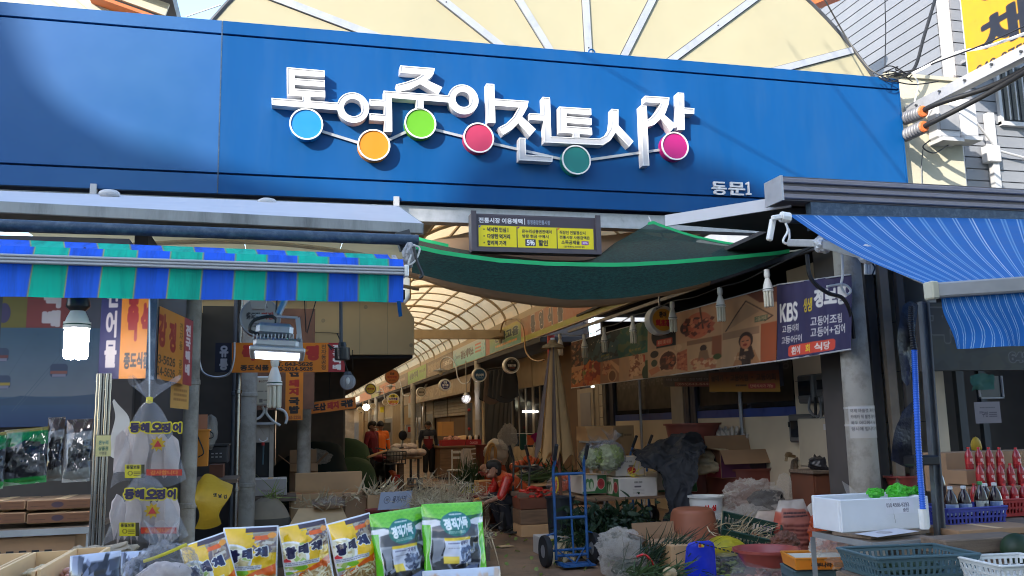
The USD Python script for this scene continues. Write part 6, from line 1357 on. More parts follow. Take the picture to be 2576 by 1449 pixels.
single('cardboard_sheet',rough(box(vz(1350,1218,13.2),(.7,.7,.008),R=rotz(.3)),.01,3),'card','flat cardboard sheet on the vegetable stand','cardboard')
single('greens_heap',blades(vz(1370,1195,13.9),160,.22,.014,4,(.5,.3,.1),(0,0,.5),.4,.9),'leaf_dark','heap of dark purple green leaves on the back of the stand','greens',kind='stuff')
tm_=Thing('tomato_heap','red peppers and tomatoes heaped behind the seated woman','peppers',vz(1330,1170,14.5))
for m in pile(vz(1325,1180,14.4),(.3,.15,.2),18,.07,9):tm_.add('tomato',m,'onion',smooth=True)
pc_=vz(1355,1290,12.2)
pb2=Thing('pepper_crate','stack of wooden crates with red peppers on top','crates',(pc_[0],12.2,0))
for k,(z0,z1,m_) in enumerate(((0,.16,'card'),(.165,.36,'wood_brown'),(.365,.52,'wood_red'))):pb2.add('crate',bx(pc_[0]-.27,pc_[0]+.3,12.15+.02*k,12.6,z0,z1,bev=.008),m_)
for m in pile((pc_[0],12.4,.52),(.25,.18,.16),50,.035,12,1,(1.6,.7,.7)):pb2.add('pepper',m,'pepper',smooth=True)
A=Art(60,50,(170,95,50),4);A.ell(18,12,36,38,(120,60,40));carton('orange printed carton carrying bowls of potatoes',1205,1262,1208,1262,13.6,.35,'card_orange',ground=True,faces=[('f',A,40,34)])
for i,(x,y,r_,m_,lab) in enumerate(((1222,1186,17,'potato','red bowl of potatoes, the higher one'),(1252,1205,22,'sweetpotato','red bowl of sweet potatoes beside the orange carton'),(1246,1168,15,'potato','small red bowl of onions nearest the white sack'))):
    b=tub(lab,x,y,13.9+.3*(i==2),r_,9,'bowl_red','bowl',.7,.012,cat_='bowl')
    for m in pile((0,0,b.h*.7),(b.r*.7,b.r*.7,.12),12,.05,20+i):b.add('tuber',m,m_,smooth=True)
b=tub('wide dark red basin in front of the seated woman',1190,1243,13.3,48,20,'tub_red','basin',.75)
carton('small plain foam box on the floor beside the green bags',1214,1256,1282,1320,13.6,.32,'cream_low',name='foam_box',ground=True)
bk_=vz(1185,1262,13.2);t=Thing('low_stool','low stool carrying the wide dark red basin','stool',(bk_[0],13.2,0));t.add('seat',bx(bk_[0]-.28,bk_[0]+.3,13.1,13.5,bk_[2]-.04,bk_[2]),'wood_brown');t.add('leg',bx(bk_[0]-.26,bk_[0]-.2,13.15,13.45,0,bk_[2]-.041),'wood_brown');t.add('leg',bx(bk_[0]+.2,bk_[0]+.26,13.15,13.45,0,bk_[2]-.041),'wood_brown')
c=aZ(1185,1262);c=V(c[0],15.2,0);c=V(aY(1184,1240,15.2)[0],15.2,0)
gb=Thing('green_onion_bag','yellow plastic bag with a bunch of green onions standing up','bag',c);gb.add('bag',tm(lump(c+V(0,0,.28),(.2,.2,.3),4,.2).vertices,lump(c,(1,1,1),4,.2).faces),'film_yellow',smooth=True);gb.add('stalks',blades(c+V(0,0,.42),220,.5,.007,5,(.26,.22,.06),(0,0,1),.12,.14),'leaf',kind='stuff')
hb_=[aY(x,y,17.5) for x,y in ((1219,1192),(1222,1150),(1232,1118),(1243,1120),(1245,1150),(1236,1185),(1230,1150),(1236,1122),(1247,1130),(1244,1180))]
single('coiled_hose',tube(curve(hb_,60),.025,6),'card_orange','coil of orange hose standing beside the white sack','hose',smooth=True)
c=aY(1245,1130,17.8);sk=Thing('white_sack','white and orange sack standing beside the coiled hose','sack',(c[0],17.8,0));sk.add('lower',lump((c[0],17.8,.42),(.26,.22,.45),3,.2),'film_orange',smooth=True);sk.add('upper',lump((c[0]+.02,17.8,.98),(.25,.2,.28),5,.25),'rice_sack',smooth=True)
tub('tall reddish brown bin behind the coiled hose',1215,1118,19.0,20,75,'tub_red','bin',.85,z0=0)
filmbag('clump of clear plastic sheeting hanging over the dark hand truck',aY(1277,1102,16.5),(.17,.14,.26),'film_white',4,'plastic_sheet')
wl_=[aY(x,1090,18) for x in (1285,1352)];single('clothes_line',tube(wl_,.008,4),'white_cable','line on which the coloured towels hang','line')
for i,(x,m_,L,lab) in enumerate(((1297,'pipe_blue',34,'dark blue'),(1315,'rag_green',42,'green'),(1332,'film_orange',30,'orange red'),(1347,'disc_paint_5',22,'bright pink'))):
    single('towel',rough(sheet(quadf(aY(x-8,1090+L,18),aY(x+7,1090+L-2,18),aY(x+8,1090,18),aY(x-9,1090,18)),8,8),.06,6,i),m_,lab+' towel hanging on the line behind the parasol','towel',smooth=True)
T0=aY(1472,1254,11.2);zt=T0[2]
ta=Thing('box_table','wooden table with thin steel legs under the cabbage boxes','table',(T0[0]+.6,11.2,0));ta.add('top',bx(T0[0]-.03,T0[0]+1.5,11.15,12.3,zt-.035,zt),'wood_brown')
for x,y in ((.3,11.2),(1.4,11.2),(0.02,12.2),(1.4,12.2)):ta.add('leg',tube([(T0[0]+x,y,0),(T0[0]+x,y,zt-.036)],.016,6),'steel_dark')
def cab(W,H,wide):
    A=Art(W,H,(205,196,184),4);A.poly([(W*.62,0),(W,0),(W,H),(0,H),(0,H*.88),(W*.45,H*.85)],(45,95,50))
    A.poly([(W*.05,H*.55),(W*.2,H*.88),(W*.5,H*.86),(W*.62,H*.5),(W*.62,0),(0,0),(0,H*.5)],(205,196,184))
    for k in range(2 if not wide else 3):x=W*(.12+.15*k);A.ell(x,H*.18,x+W*.2,H*.78,(70,115,65));A.ell(x+W*.05,H*.35,x+W*.17,H*.8,(185,195,165))
    A.ell(W*.6,H*.18,W*.92,H*.78,(215,205,195));A.ell(W*.62,H*.2,W*.9,H*.76,(165,45,50));A.text('배추',W*.68,H*.34,W*.85,H*.6,(120,25,30),2);return A
def plain(W,H):A=Art(W,H,(196,188,180),4);A.text('08:30',W*.4,H*.16,W*.62,H*.26,(70,62,60),2);A.rrect(W*.4,H*.4,W*.58,H*.48,2,(90,80,85));A.lines(W*.36,H*.58,W*.66,H*.88,(140,132,128),4,3,.2);return A
carton('white and green cabbage box at the left end of the table',1465,1526,1193,1243,11.6,.5,'white_card',faces=[('f',cab(60,50,0),50,42)])
carton('middle cabbage box with plain white front and yellow string',1558,1652,1200,1253,11.2,.5,'white_card',faces=[('f',plain(95,55),76,44),('l',cab(60,55,0),50,44)])
carton('right cabbage box half covered by the black cloth',1655,1752,1185,1240,11.7,.42,'white_card',faces=[('f',cab(95,55,1),76,44)])
A=Art(75,60,(200,190,182),4);A.text('사과',22,12,44,18,(90,80,78),1);A.rrect(34,26,50,32,2,(120,105,98));A.ell(30,32,52,54,(180,50,50));carton('white apple box with a red round mark on top of the cabbage boxes',1549,1620,1147,1198,11.5,.4,'white_card',faces=[('f',A,60,48)])
for i,(x,y) in enumerate(((1595,1192),(1690,1178))):single('yellow_string',blades(aY(x,y,11.45),26,.14,.006,i,(.12,.08,.01),(0,0,.25),.5,1),'film_yellow','knot of yellow string on the '+('middle' if i==0 else 'right')+' cabbage box','string')
for i,(x,y,r_,lab) in enumerate(((1490,1150,.17,'left'),(1530,1148,.22,'right, larger'))):
    c=aY(x,y,11.5);filmbag('clear bag packed with cabbages, the '+lab+' of the pair',c,(r_,r_*.8,r_*.95),'film',3+i,'cabbage_bag',.16,inside=[('cabbage',lump(c-V(.02*r_,0,r_*.1),(r_*.9,r_*.7,r_*.8),8+i,.25,5,4),'cabbage'),('leaves',lump(c+V(r_*.3,-.03,0),(r_*.6,r_*.6,r_*.7),12+i,.4,6,3),'leaf_light')],knot=c+V(.05,-.02,r_*.75))
c=[aY(x,y,13.5) for x,y in ((1478,1140),(1590,1140),(1590,1070),(1500,1070))]
A=Art(60,70,(165,132,92),4);A.rect(10,12,28,18,(110,95,65));A.ell(2,20,20,34,(150,118,80));A.lines(30,14,52,18,(100,80,55),1,2);A.rect(28,44,40,52,(150,95,40))
cc=Thing('carton_cover','beige cardboard hood with printed side standing on a white rack','carton',V(c[0][0],13.5,0));x0,x1,x2=c[0][0],aY(1540,1100,13.5)[0],c[1][0];z0,z1,z2=aY(1500,1145,13.5)[2],aY(1500,1108,13.5)[2],aY(1520,1071,13.5)[2]
cc.add('hood',extr(Polygon([(0,z1),(.16,z2),(.62,z2),(.62,z0-.25),(.6,z0-.25),(.6,z1),(0,z1)]),x1-x0+.25,lambda d,z,x:np.stack([x0+x,13.4+d,z],-1)),'card');cc.add('side_print',flat_print(A,(x1-.02,13.38,z0-.25),(x2-x1+.02,0,0),(0,0,z2-z0+.25),40,46),'print');cc.add('side',bx(x1-.02,x2,13.385,13.42,z0-.25,z2),'card')
for x in (x0+.02,(x0+x1)/2):cc.add('rack_post',bx(x-.02,x+.02,13.4,13.44,0,z1-.001),'white_trim')
cc.add('rack_shelf',bx(x0,x1+.2,13.39,13.9,z1-.03,z1-.002),'white_trim')
tub('big dark red plastic tub standing on others behind the black cloth',1741,1064,12.4,70,68,'tub_red','tub',.78,.03)
tub('large dark red tub under the purple carton',1865,1175,11.9,92,130,'tub_red','tub',.9,.03,z0=0)
tub('dark red tub behind the black cloth, below the biggest one',1765,1160,12.5,62,120,'tub_red','tub',.9,.03,z0=0)
Pb=loft([([(1590,1135),(1640,1118),(1690,1105),(1718,1088),(1745,1092),(1765,1110)],11.9),([(1600,1150),(1650,1150),(1690,1140),(1720,1120),(1750,1120),(1772,1130)],11.3),([(1640,1172),(1670,1190),(1700,1180),(1725,1170),(1745,1165),(1765,1160)],11.0),([(1672,1230),(1690,1235),(1705,1235),(1718,1230),(1732,1225),(1745,1215)],10.9),([(1670,1300),(1688,1310),(1700,1315),(1715,1310),(1728,1300),(1738,1290)],10.8),([(1655,1350),(1680,1355),(1700,1360),(1718,1352),(1732,1345),(1742,1335)],10.7)],60,110,3,.25)
single('black_cloth',psheet(crease(Pb,.22,7,2)),'black_cloth','black crumpled cloth thrown over the boxes and hanging to the floor','cloth',smooth=True)
single('burlap_heap',rough(cat(lump(aY(1790,1150,11.9),(.28,.25,.13),4,.3),lump(aY(1770,1172,11.7),(.2,.2,.12),6,.3)),.05,6,3),'root_beige','heap of brown burlap on the tub left of the purple carton','burlap',smooth=True)
cb=aY(1842,1140,12.0);crate('black slotted basket of work gloves behind the purple carton',V(cb[0],12.2,cb[2]),.62,.42,.24,'crate_black','basket',1.0,fill=[('gloves',cat(*[lump((random.Random(k).uniform(-.2,.25),random.Random(k+50).uniform(-.2,.1),.2+.1*random.Random(k+9).random()),(.03,.04,.11),k,.3,2,2,R=rotx(random.Random(k).uniform(-1,1))) for k in range(40)]),'rice_sack')])
A=Art(60,90,(120,80,60),4);A.rect(0,45,60,90,(150,50,70));A.ell(16,14,44,76,(45,32,38));A2_=Art(120,90,(75,42,62),4);A2_.rect(0,40,120,90,(90,40,72));A2_.ell(60,35,100,70,(50,30,45))
carton('open cardboard carton with purple printed sides on the dark red tub',1815,1955,1128,1203,11.5,.42,'card_dark',flaps=[('f',2.6,.22),('l',1.35,.24),('b',.25,.2),('r',.6,.2)],faces=[('l',A,40,60),('f',A2_,80,60)])
for i,pts in enumerate((((1990,1290),(1992,1200),(1996,1160),(2004,1175)),((2010,1290),(2004,1200),(2000,1162),(2012,1150)),((2030,1290),(2020,1200),(2016,1120),(2022,1075)),((2040,1300),(2034,1180),(2036,1140),(2024,1110)),((2012,1300),(2040,1220),(2052,1170),(2046,1140)))):
    single('water_hose',tube(curve([aY(x,y,10.7) for x,y in pts],24),.028,7),['wood_plank','wood_plank','coil','grey_plastic','pipe_blue'][i],['brown hose hanging on the tap, leftmost','second brown hose by the tap','dark grey hose running up to the meter cabinet','pale grey hose curving by the tap','dark blue hose slanting across the others'][i],'hose',smooth=True)
single('water_tap',cat(tube([aY(1976,1145,10.6),aY(2000,1148,10.6)],.022,6),tube([aY(1980,1145,10.6),aY(1977,1160,10.6)],.018,6),lump(aY(1984,1142,10.6),(.05,.03,.03),1,.2,2,2)),'brass','brass water tap at the head of the brown hoses','tap')
a,b=aY(2057,1330,9.6),aY(2195,1178,9.6)
cbn=Thing('red_cabinet','reddish brown wooden cabinet with a pale worktop beside the concrete post','cabinet',(a[0],9.6,0));cbn.add('carcass',bx(a[0],b[0],9.62,10.1,0,b[2]-.04),'wood_red');cbn.add('worktop',bx(a[0]-.03,b[0],9.57,10.1,b[2]-.04,b[2],bev=.006),'wood_plank')
cbn.add('door',bx(a[0]+.02,(a[0]+b[0])/2-.02,9.6,9.619,.05,b[2]-.06),'wood_red');cbn.add('door',bx((a[0]+b[0])/2+.0,b[0]-.01,9.6,9.619,.05,b[2]-.06),'wood_red')
for s in (-.05,.03):cbn.add('handle',bar(((a[0]+b[0])/2+s,9.58,b[2]-.35),((a[0]+b[0])/2+s,9.58,b[2]-.2),.012,.012),'steel_dark')
single('black_bag',rough(lump(aY(2110,1168,9.8),(.4,.22,.19),5,.3,2,4),.02,14,2),'film_black','large black plastic bag lying on the reddish cabinet','bag',smooth=True)
filmbag('heap of clear plastic wrapping behind the green crate',aY(1895,1262,10.3),(.42,.25,.26),'film_white',11,'plastic_heap',.3,inside=[('dark_goods',lump(aY(1930,1262,10.3),(.24,.15,.16),4,.3),'black_cloth')])
filmbag('second, lower heap of clear wrapping beside the rice sacks',aY(1880,1320,9.9),(.38,.2,.2),'film_white',15,'plastic_heap',.3)
bq=tub('white bucket with red lettering and a clover mark',1775,1246,10.4,44,62,'white_plastic','bucket',.85,.02)
for i,ch in enumerate('싱싱'):bq.add('lettering',extr(affinity.translate(text_poly(ch,.07,6),-.12+.09*i,bq.h*.45),.002,lambda x,z,d:np.stack([x,-np.sqrt(np.maximum(bq.r**2*.96-x*x,.001))-d,z],-1)),'cap_red')
filmbag('pale plastic sack crumpled by the wall hoses',aY(1975,1232,10.6),(.1,.1,.2),'film_white',22,'plastic_bag')
rs_=[]
def ricesack(label,cx,ytop,ybot,Y,w,seed,art,mat='rice_sack'):
    a,b=aY(cx,ybot,Y),aY(cx,ytop,Y);h=b[2]-a[2];t=Thing('rice_sack',label,'sack',a)
    def f(u,v):
        th=u*2*np.pi;n=2.6;cx_,sy_=np.sign(np.cos(th))*np.abs(np.cos(th))**(2/n),np.sign(np.sin(th))*np.abs(np.sin(th))**(2/n);bul=.82+.3*np.sin(np.pi*np.clip(v*.95+.05,0,1))-.12*v
        P=np.stack([a[0]+w/2*cx_*bul,Y+w*.28*sy_*bul*(1-.75*v**4),a[2]+h*v],-1);P += ((meshkit.fbm(P*7+seed,3,seed)-.5)[...,None])*V(.05,.07,.03);return P
    m=printed(art,f,90,50);t.add('body',m,'print_cloth',smooth=True);return t
A=Art(200,100,(196,172,158),3);A.grad(0,10,200,100,(190,95,70),(150,62,58));A.rect(0,0,200,22,(190,180,170));A.rrect(120,16,172,92,4,(175,110,95));A.lines(126,22,168,34,(60,45,50),2,3);A.lines(126,44,168,88,(110,55,50),5,4)
ricesack('orange woven sack with a printed panel and white top',2000,1256,1392,8.9,.42,3,A)
A=Art(200,100,(198,178,160),3);A.rect(0,46,200,100,(200,115,75));A.ell(120,26,190,58,(60,48,85));A.text('ATYAM',132,36,186,50,(205,190,185),3)
ricesack('white and orange sack with a dark blue oval behind the orange one',1942,1283,1395,9.2,.40,7,A)
filmbag('bright orange plastic bag behind the slotted steel table',aY(2085,1345,8.6),(.2,.18,.28),'film_orange',9)
single('white_plate',lump(aY(2045,1310,9.3),(.1,.06,.2),3,.1),'rice_sack','pale folded sack leaning against the reddish cabinet','sack',smooth=True)
gc_=aY(1830,1372,8.9);Rg=rotz(-.5) @ rotx(.35) @ roty(.25)
crate('dark green slotted crate tipped on its side beside the red basin',V(aY(1880,1372,8.9)[0],8.9,.16),.62,.42,.26,'crate_green','crate',.9,R=Rg,fill=[('dried_stalks',blades((-.08,.0,.16),120,.2,.006,3,(.3,.2,.04),(.6,-.3,.3),.3,.5),'root_beige')])
crate('second dark green crate standing behind the tipped one',V(aY(1850,1330,9.7)[0],9.7,.05),.6,.42,.3,'crate_green','crate',.9,rz=.3)
bs=aY(1742,1280,9.2);t=Thing('upturned_basin','upturned terracotta red plastic basin on the goods','basin',V(bs[0],9.2,bs[2]-.3),local=True);t.add('body',lathe([(.30,0),(.31,.012),(.27,.03),(.235,.26),(.21,.3),(.17,.315),(0,.318)],n=36),'tub_orange',smooth=35);t.add('rim',lathe([(.27,.028),(.315,.02),(.32,.0),(.30,-.006)],n=36),'tub_orange',smooth=35)
A=Art(120,90,(170,165,172),4);A.ell(64,50,84,76,(35,95,70));A.rect(88,60,110,86,(50,60,110));A.speck(10,10,110,85,[(190,185,190),(150,145,155)],20,6,3)
carton('open carton with a white printed front and folded brown flaps',1632,1738,1350,1442,8.7,.4,'card_dark',ground=True,flaps=[('f',2.5,.16),('l',1.2,.2),('b',.1,.12)],faces=[('f',A,70,56)])
carton('plain cardboard box beside the blue chair',1690,1735,1370,1432,8.3,.3,'card',ground=True)
filmbag('knotted clear plastic bag of rubbish on the floor',aY(1566,1405,8.7),(.23,.2,.2),'film_white',31,'rubbish_bag',.25,knot=aY(1556,1395,8.55),inside=[('rubbish',lump(aY(1575,1432,8.75),(.15,.12,.1),5,.3),'leaf_dark')])
filmbag('upper half of a puffed clear bag resting on the rubbish bag',aY(1560,1365,8.8),(.23,.16,.14),'film_white',35,'plastic_bag',.3)
single('leafy_greens',blades(aY(1530,1325,10.0),700,.1,.03,8,(.5,.3,.22),(.1,-.3,.5),.6,1.2),'leaf_dark','heap of dark leafy greens on the floor left of the black cloth','greens',kind='stuff')
single('radish_greens',blades(aY(1490,1352,9.9),140,.2,.012,9,(.3,.2,.06),(-.8,-.3,-.1),.4,.4),'leaf','green tops of the radishes','greens',kind='stuff')
single('garlic_chives',blades(aY(1660,1400,8.55),260,.3,.006,10,(.3,.2,.06),(.6,-.2,.5),.2,.3),'leaf_dark','bunch of thin dark chives tied with a red band','chives',kind='stuff');single('red_band',tube(curve([aY(1602,1400,8.4),aY(1622,1395,8.35),aY(1640,1412,8.35),aY(1645,1425,8.4)],12),.012,5),'cap_red','red band around the chives','band')
single('scallion_bundle',blades(aY(1650,1440,8.3),160,.25,.008,12,(.35,.2,.04),(.3,-.6,.1),.2,.3),'leaf','scallions lying at the bottom edge near the blue chair','scallions',kind='stuff')
for i,(x,y,L,an,lab) in enumerate(((1400,1395,.36,.5,'left'),(1425,1402,.34,.35,'middle'),(1468,1385,.32,-.25,'right'),(1440,1390,.3,.15,'shortest'))):
    a=aY(x,y,9.9);m=lathe([(0,-L/2),(.012,-L/2+.01),(.045,-L*.25),(.055,L*.15),(.05,L*.4),(.02,L*.5),(0,L*.5)],(0,0,0),14,R=rotx(-.7) @ roty(an));single('radish',tm(np.array(m.vertices)+V(a[0],9.9,max(a[2],.1)),m.faces),'radish','pale brown radish lying by the hand truck wheel, the '+lab+' one','radish',smooth=True)
ca,cz=aY(1768,1449,8.2),aY(1768,1363,8.2);chx=ca[0]
chr_=Thing('blue_chair','small bright blue plastic chair seen from behind','chair',V(chx,8.2,0));sz_=ca[2]-.01
def back(u,v):w=.16*(1-.18*v)*np.where(v>.9,np.sqrt(np.clip(1-((v-.9)/.1)**2*.35,0,1)),1);return np.stack([chx+w*(2*u-1),8.2+.05*(2*u-1)**2-.05*v,sz_+(cz[2]-sz_)*v],-1)
fr=sheet(back,16,16);bkm=tm(np.vstack([fr.vertices,np.array(fr.vertices)+V(0,.02,0)]),np.vstack([fr.faces,np.asarray(fr.faces)[:,::-1]+len(fr.vertices)]))
chr_.add('backrest',bkm,'chair_blue',smooth=True);chr_.add('backrest_edge',tube([np.array(back(np.float64(u),np.float64(v)))+V(0,.01,0) for u,v in [(0,0),(0,.5),(0,.85),(.03,.94),(.15,1),(.5,1),(.85,1),(.97,.94),(1,.85),(1,.5),(1,0)]],.014,8),'chair_blue',smooth=True)
chr_.add('seat',box((chx+.03,8.02,sz_-.01),(.38,.36,.035),bev=.012),'chair_blue')
for x in (-.14,.2):
    for y in (7.88,8.16):chr_.add('leg',bar((chx+x,y,sz_-.03),(chx+x*1.1,y+(y-8.02)*.2,0),.035,.035,bev=.006),'chair_blue')
A=Art(20,10,(190,175,130),6);A.ell(2,1,12,9,(190,60,40));A.ell(10,1,19,9,(215,190,50));p=aY(1757,1377,8.14);chr_.add('sticker',flat_print(A,p,(.06,0,0),(0,0,.03),16,8),'print')
c=aY(1825,1400,8.5);t=Thing('chopped_vegetable_bag','clear bag of chopped green vegetables with a yellow top','bag',c-V(0,0,.25))
for k,m in enumerate(pile(c-V(0,0,.16),(.17,.15,.22),90,.028,14,1,(1.4,1,.5))):t.add('chunk',m,'leaf_light' if k % 3 else 'leaf_dark',smooth=False)
t.add('film',lump(c-V(0,0,.05),(.2,.17,.2),4,.15),'film',smooth=True);t.add('yellow_top',lump(c+V(0,0,.10),(.19,.16,.10),6,.2),'film_yellow',smooth=True)
tub('wide dull red plastic basin on the pink garlic',1927,1378,7.4,80,42,'bowl_red','basin',.68,.025)
c=aY(1925,1440,7.4);t=Thing('garlic_bag','clear bag of pink garlic bulbs under the red basin','bag',c-V(0,0,.2))
for m in pile(c-V(0,0,.14),(.27,.2,.2),110,.03,17,1,(1,1,.85)):t.add('bulb',m,'garlic',smooth=True)
t.add('film',lump(c-V(0,0,.02),(.32,.22,.16),8,.15),'film',smooth=True)
single('taro_heap',lump(aY(1975,1365,8.0),(.14,.1,.1),5,.45,3,4),'wood_red','brown crumpled heap in front of the orange sack','heap')
single('white_melon',lump(aY(1685,1442,8.1),(.07,.06,.06),2,.05),'radish','round pale radish at the bottom edge beside the blue chair','radish',smooth=True)
def zat(px,py,Y):return aY(px,py,Y)[2]
tc=aY(2095,1432,6.3);A=Art(100,24,(215,125,30),5);A.text('두부나라',22,5,62,20,(50,38,36),4);A.rect(66,6,86,19,(120,80,45));A.lines(68,7,85,18,(205,125,40),4,2)
t=crate('orange tray of pale tofu with black lettering on its side',V(tc[0],6.5,tc[2]),.46,.40,.085,'crate_orange','tofu_tray',.95,slots=False,rz=-.28,fill=[('tofu',box((0,0,.045),(.42,.36,.06),bev=.008),'tofu')]);t.add('print',flat_print(A,(-.2,-.203,.008),(.4,0,0),(0,-.008,.06),80,20),'print')
crate('stack of green crates under the tofu tray',V(tc[0]+.02,6.55,tc[2]-.34),.46,.4,.32,'crate_teal','crate',.96,rz=-.28)
p=aY(2060,1345,6.6);q=aY(2375,1385,5.6);zt=aY(2240,1365,5.6)[2]
def slotted(t,a,b,ins):
    a,b=np.asarray(a,float),np.asarray(b,float);t.add('angle',bar(a,b,.006,.04),'slot_grey');L=np.linalg.norm(b-a);n=int(L/.06);d=(b-a)/L;out=np.cross(d,(0,0,1))*ins
    [t.add('slot',bar(a+d*(.02+.06*k)+out,a+d*(.055+.06*k)+out,.002,.01),'black_plastic') for k in range(n)]
x0,x1,y0,y1=aY(2195,1375,5.5)[0],aY(2378,1366,5.5)[0],5.5,6.22;zt=aY(2195,1372,5.5)[2]
sl=Thing('slotted_table','slotted grey steel angle table carrying the white foam box','table',(x0,y0,0));slotted(sl,(x0,y0,zt),(x1,y0,zt),1);slotted(sl,(x0,y0,zt),(x0,y1,zt),-1)
for x,y in ((x0,y0),(x1,y0),(x0,y1),(x1,y1)):sl.add('leg',bar((x,y,0),(x,y,zt-.021),.04,.006),'slot_grey')
sl.add('board',bx(x0+.005,x1-.005,y0+.01,y1,zt+.0,zt+.018),'wood_plank');
single('loose_board',rough(box((x0+.33,y0+.35,zt+.034),(.62,.34,.02),R=rotz(.25)),.004,5),'wood_plank','weathered loose board lying on the slotted table','board')
A=Art(80,40,(196,194,198),4);A.ell(26,8,50,26,(130,120,122));A.lines(28,12,48,22,(190,186,188),3,2);single('printed_card',flat_print(A,(x0+.06,y0+.02,zt+.05),(.4,.08,.012),(-.04,.2,.004),50,26),'print','flattened white printed card on the front of the slotted table','card')
fx0,fx1=aY(2118,1325,5.85)[0],aY(2342,1325,5.85)[0];fz0,fz1=zt+.045,aY(2230,1252,5.85)[2];fb_=Thing('foam_box','large white styrofoam box with handwriting on the slotted table','box',(fx0,5.85,fz0))
fb_.add('front',bx(fx0,fx1,5.85,5.88,fz0,fz1,bev=.006),'foam');fb_.add('back',bx(fx0,fx1,6.19,6.22,fz0,fz1+.01,bev=.006),'foam');fb_.add('side',bx(fx0,fx0+.03,5.881,6.189,fz0,fz1,bev=.006),'foam');fb_.add('side',bx(fx1-.03,fx1,5.881,6.189,fz0,fz1,bev=.006),'foam');fb_.add('base',bx(fx0+.031,fx1-.031,5.881,6.189,fz0,fz0+.03),'foam')
A=Art(110,50,(218,219,226),5);A.text('010 4566-6293',4,12,92,26,(45,42,60),1,skew=-.15);A.text('승진',66,30,90,44,(45,42,60),1);fb_.add('handwriting',flat_print(A,(fx0+(fx1-fx0)*.5,5.848,fz0+(fz1-fz0)*.5),(.24,0,0),(0,0,.1),70,32),'print')
for k in range(3):fb_.add('crack',tube(curve([(fx0+.42+.03*k,5.849,fz1-.005),(fx0+.44+.02*k,5.849,fz0+.12),(fx0+.45+.05*k,5.849,fz0+.05)],8),.0012,4),'grey_plastic') if k==0 else None
for i,(x,r_) in enumerate(((2205,.05),(2262,.075),(2290,.06))):p=aY(x,1238,6.05);single('green_wrapper',rough(lump(V(p[0],6.05,fz1+.02),(r_*1.2,r_,r_*.7),i,.5,3,3),.03,20,i),'film_green','crumpled bright green wrapper on the foam box, '+['left','middle','right'][i]+' one','wrapper')
P=loft([([(2118,1210),(2140,1225),(2165,1250)],6.6),([(2125,1235),(2150,1245),(2185,1255)],6.4),([(2140,1262),(2165,1262),(2195,1262)],6.3)],14,10,5,.06);single('plastic_wrap',psheet(P),'film_white','scrap of clear plastic poking up behind the foam box','plastic')
filmbag('clear plastic bag stuffed under the slotted table',aY(2115,1385,6.4),(.24,.2,.15),'film_white',41)
tub('terracotta red basin right of the foam box by the steel upright',2268,1195,8.0,42,34,'bowl_red','basin',.7)
bc=aY(2340,1440,4.75);crate('wide slate blue slotted basket holding dark green seaweed',V(bc[0],4.95,bc[2]-.03),.66,.48,.13,'crate_teal','basket',.9,rz=-.12,rim=.022,fill=[('seaweed',rough(lump((0,0,.03),(.2,.14,.06),4,.3,4,4),.02,30,1),'leaf_dark')])
st2=Thing('basket_stand','dark stand under the slate blue basket','stand',(bc[0],4.95,0));st2.add('top',bx(bc[0]-.34,bc[0]+.6,4.7,5.2,bc[2]-.07,bc[2]-.035),'wood_plank');st2.add('leg',bx(bc[0]-.3,bc[0]-.24,4.75,5.15,0,bc[2]-.071),'wood_plank');st2.add('leg',bx(bc[0]+.5,bc[0]+.56,4.75,5.15,0,bc[2]-.071),'wood_plank')
wc=aY(2600,1449,4.3);crate('white slotted basket cut off by the right edge',V(wc[0]+.04,4.5,wc[2]-.06),.42,.4,.12,'crate_white','basket',.85,rz=-.1)
single('black_bag',rough(lump(aY(2165,1442,5.3),(.13,.12,.07),5,.35,3,4),.015,25,4),'film_black','shiny black plastic bag in front of the tofu tray','bag',smooth=True)
z0=aY(2450,1325,6.0)[2];kc=aY(2458,1325,6.0);CR=crate('dark blue slotted crate holding five large dark bottles',V(kc[0]+.03,6.22,z0),.56,.42,.14,'crate_blue','crate',.92)
L1=Art(60,40,(170,180,196),4);L1.rect(0,4,26,34,(120,140,185));L1.lines(4,20,24,32,(60,70,110),3,1);L1.ell(40,8,58,34,(40,75,50));L2=Art(60,40,(185,188,182),4);L2.text('흑마',22,8,44,24,(40,40,42),3);L2.line([(30,4),(26,38),(44,38)],(60,60,60),1)
for i,(x,y,s,cap,L,lab) in enumerate(((2396,1274,1.0,'cap_white',L1,'first white-capped'),(2430,1276,1.0,'cap_white',L1,'second white-capped'),(2472,1270,1.1,'cap_green',L2,'green-capped'),(2508,1272,1.05,'cap_white',L1,'last white-capped'),(2484,1262,1.0,'cap_white',None,'rear white-capped'))):
    p=aY(x,y+25,6.12+.14*(i==4));bottle(lab+' large bottle of dark sauce in the blue crate',V(p[0],p[1],z0+.014),.285*s,.052,'cola',cap,'label_white',art=L)
p=aY(2368,1280,6.3);bottle('dark faceted bottle at the left end beside the steel upright',V(p[0],6.3,p[2]),.33,.05,'cola','black_plastic','cola',name='bottle')
sh=Thing('bottle_shelf','slotted steel rack and brown board under the blue crate','rack',(kc[0],6,0));slotted(sh,(kc[0]-.3,6.0,z0-.035),(kc[0]+.9,6.0,z0-.035),1);sh.add('board',bx(kc[0]-.3,kc[0]+.95,6.01,6.9,z0-.02,z0-.002),'wood_plank');
for x in (-.28,.9):sh.add('leg',bar((kc[0]+x,6.02,0),(kc[0]+x,6.02,z0-.056),.04,.006),'slot_grey')
carton('flat brown carton below the blue crate at the right edge',2412,2620,1322,1352,5.7,.4,'card_dark')
a,b=aY(2382,1398,5.2),aY(2560,1348,5.2);single('thick_plank',bx(a[0],b[0]+.1,5.2,5.45,a[2],b[2],bev=.008),'wood_plank','thick weathered wooden plank above the slate blue basket','plank')
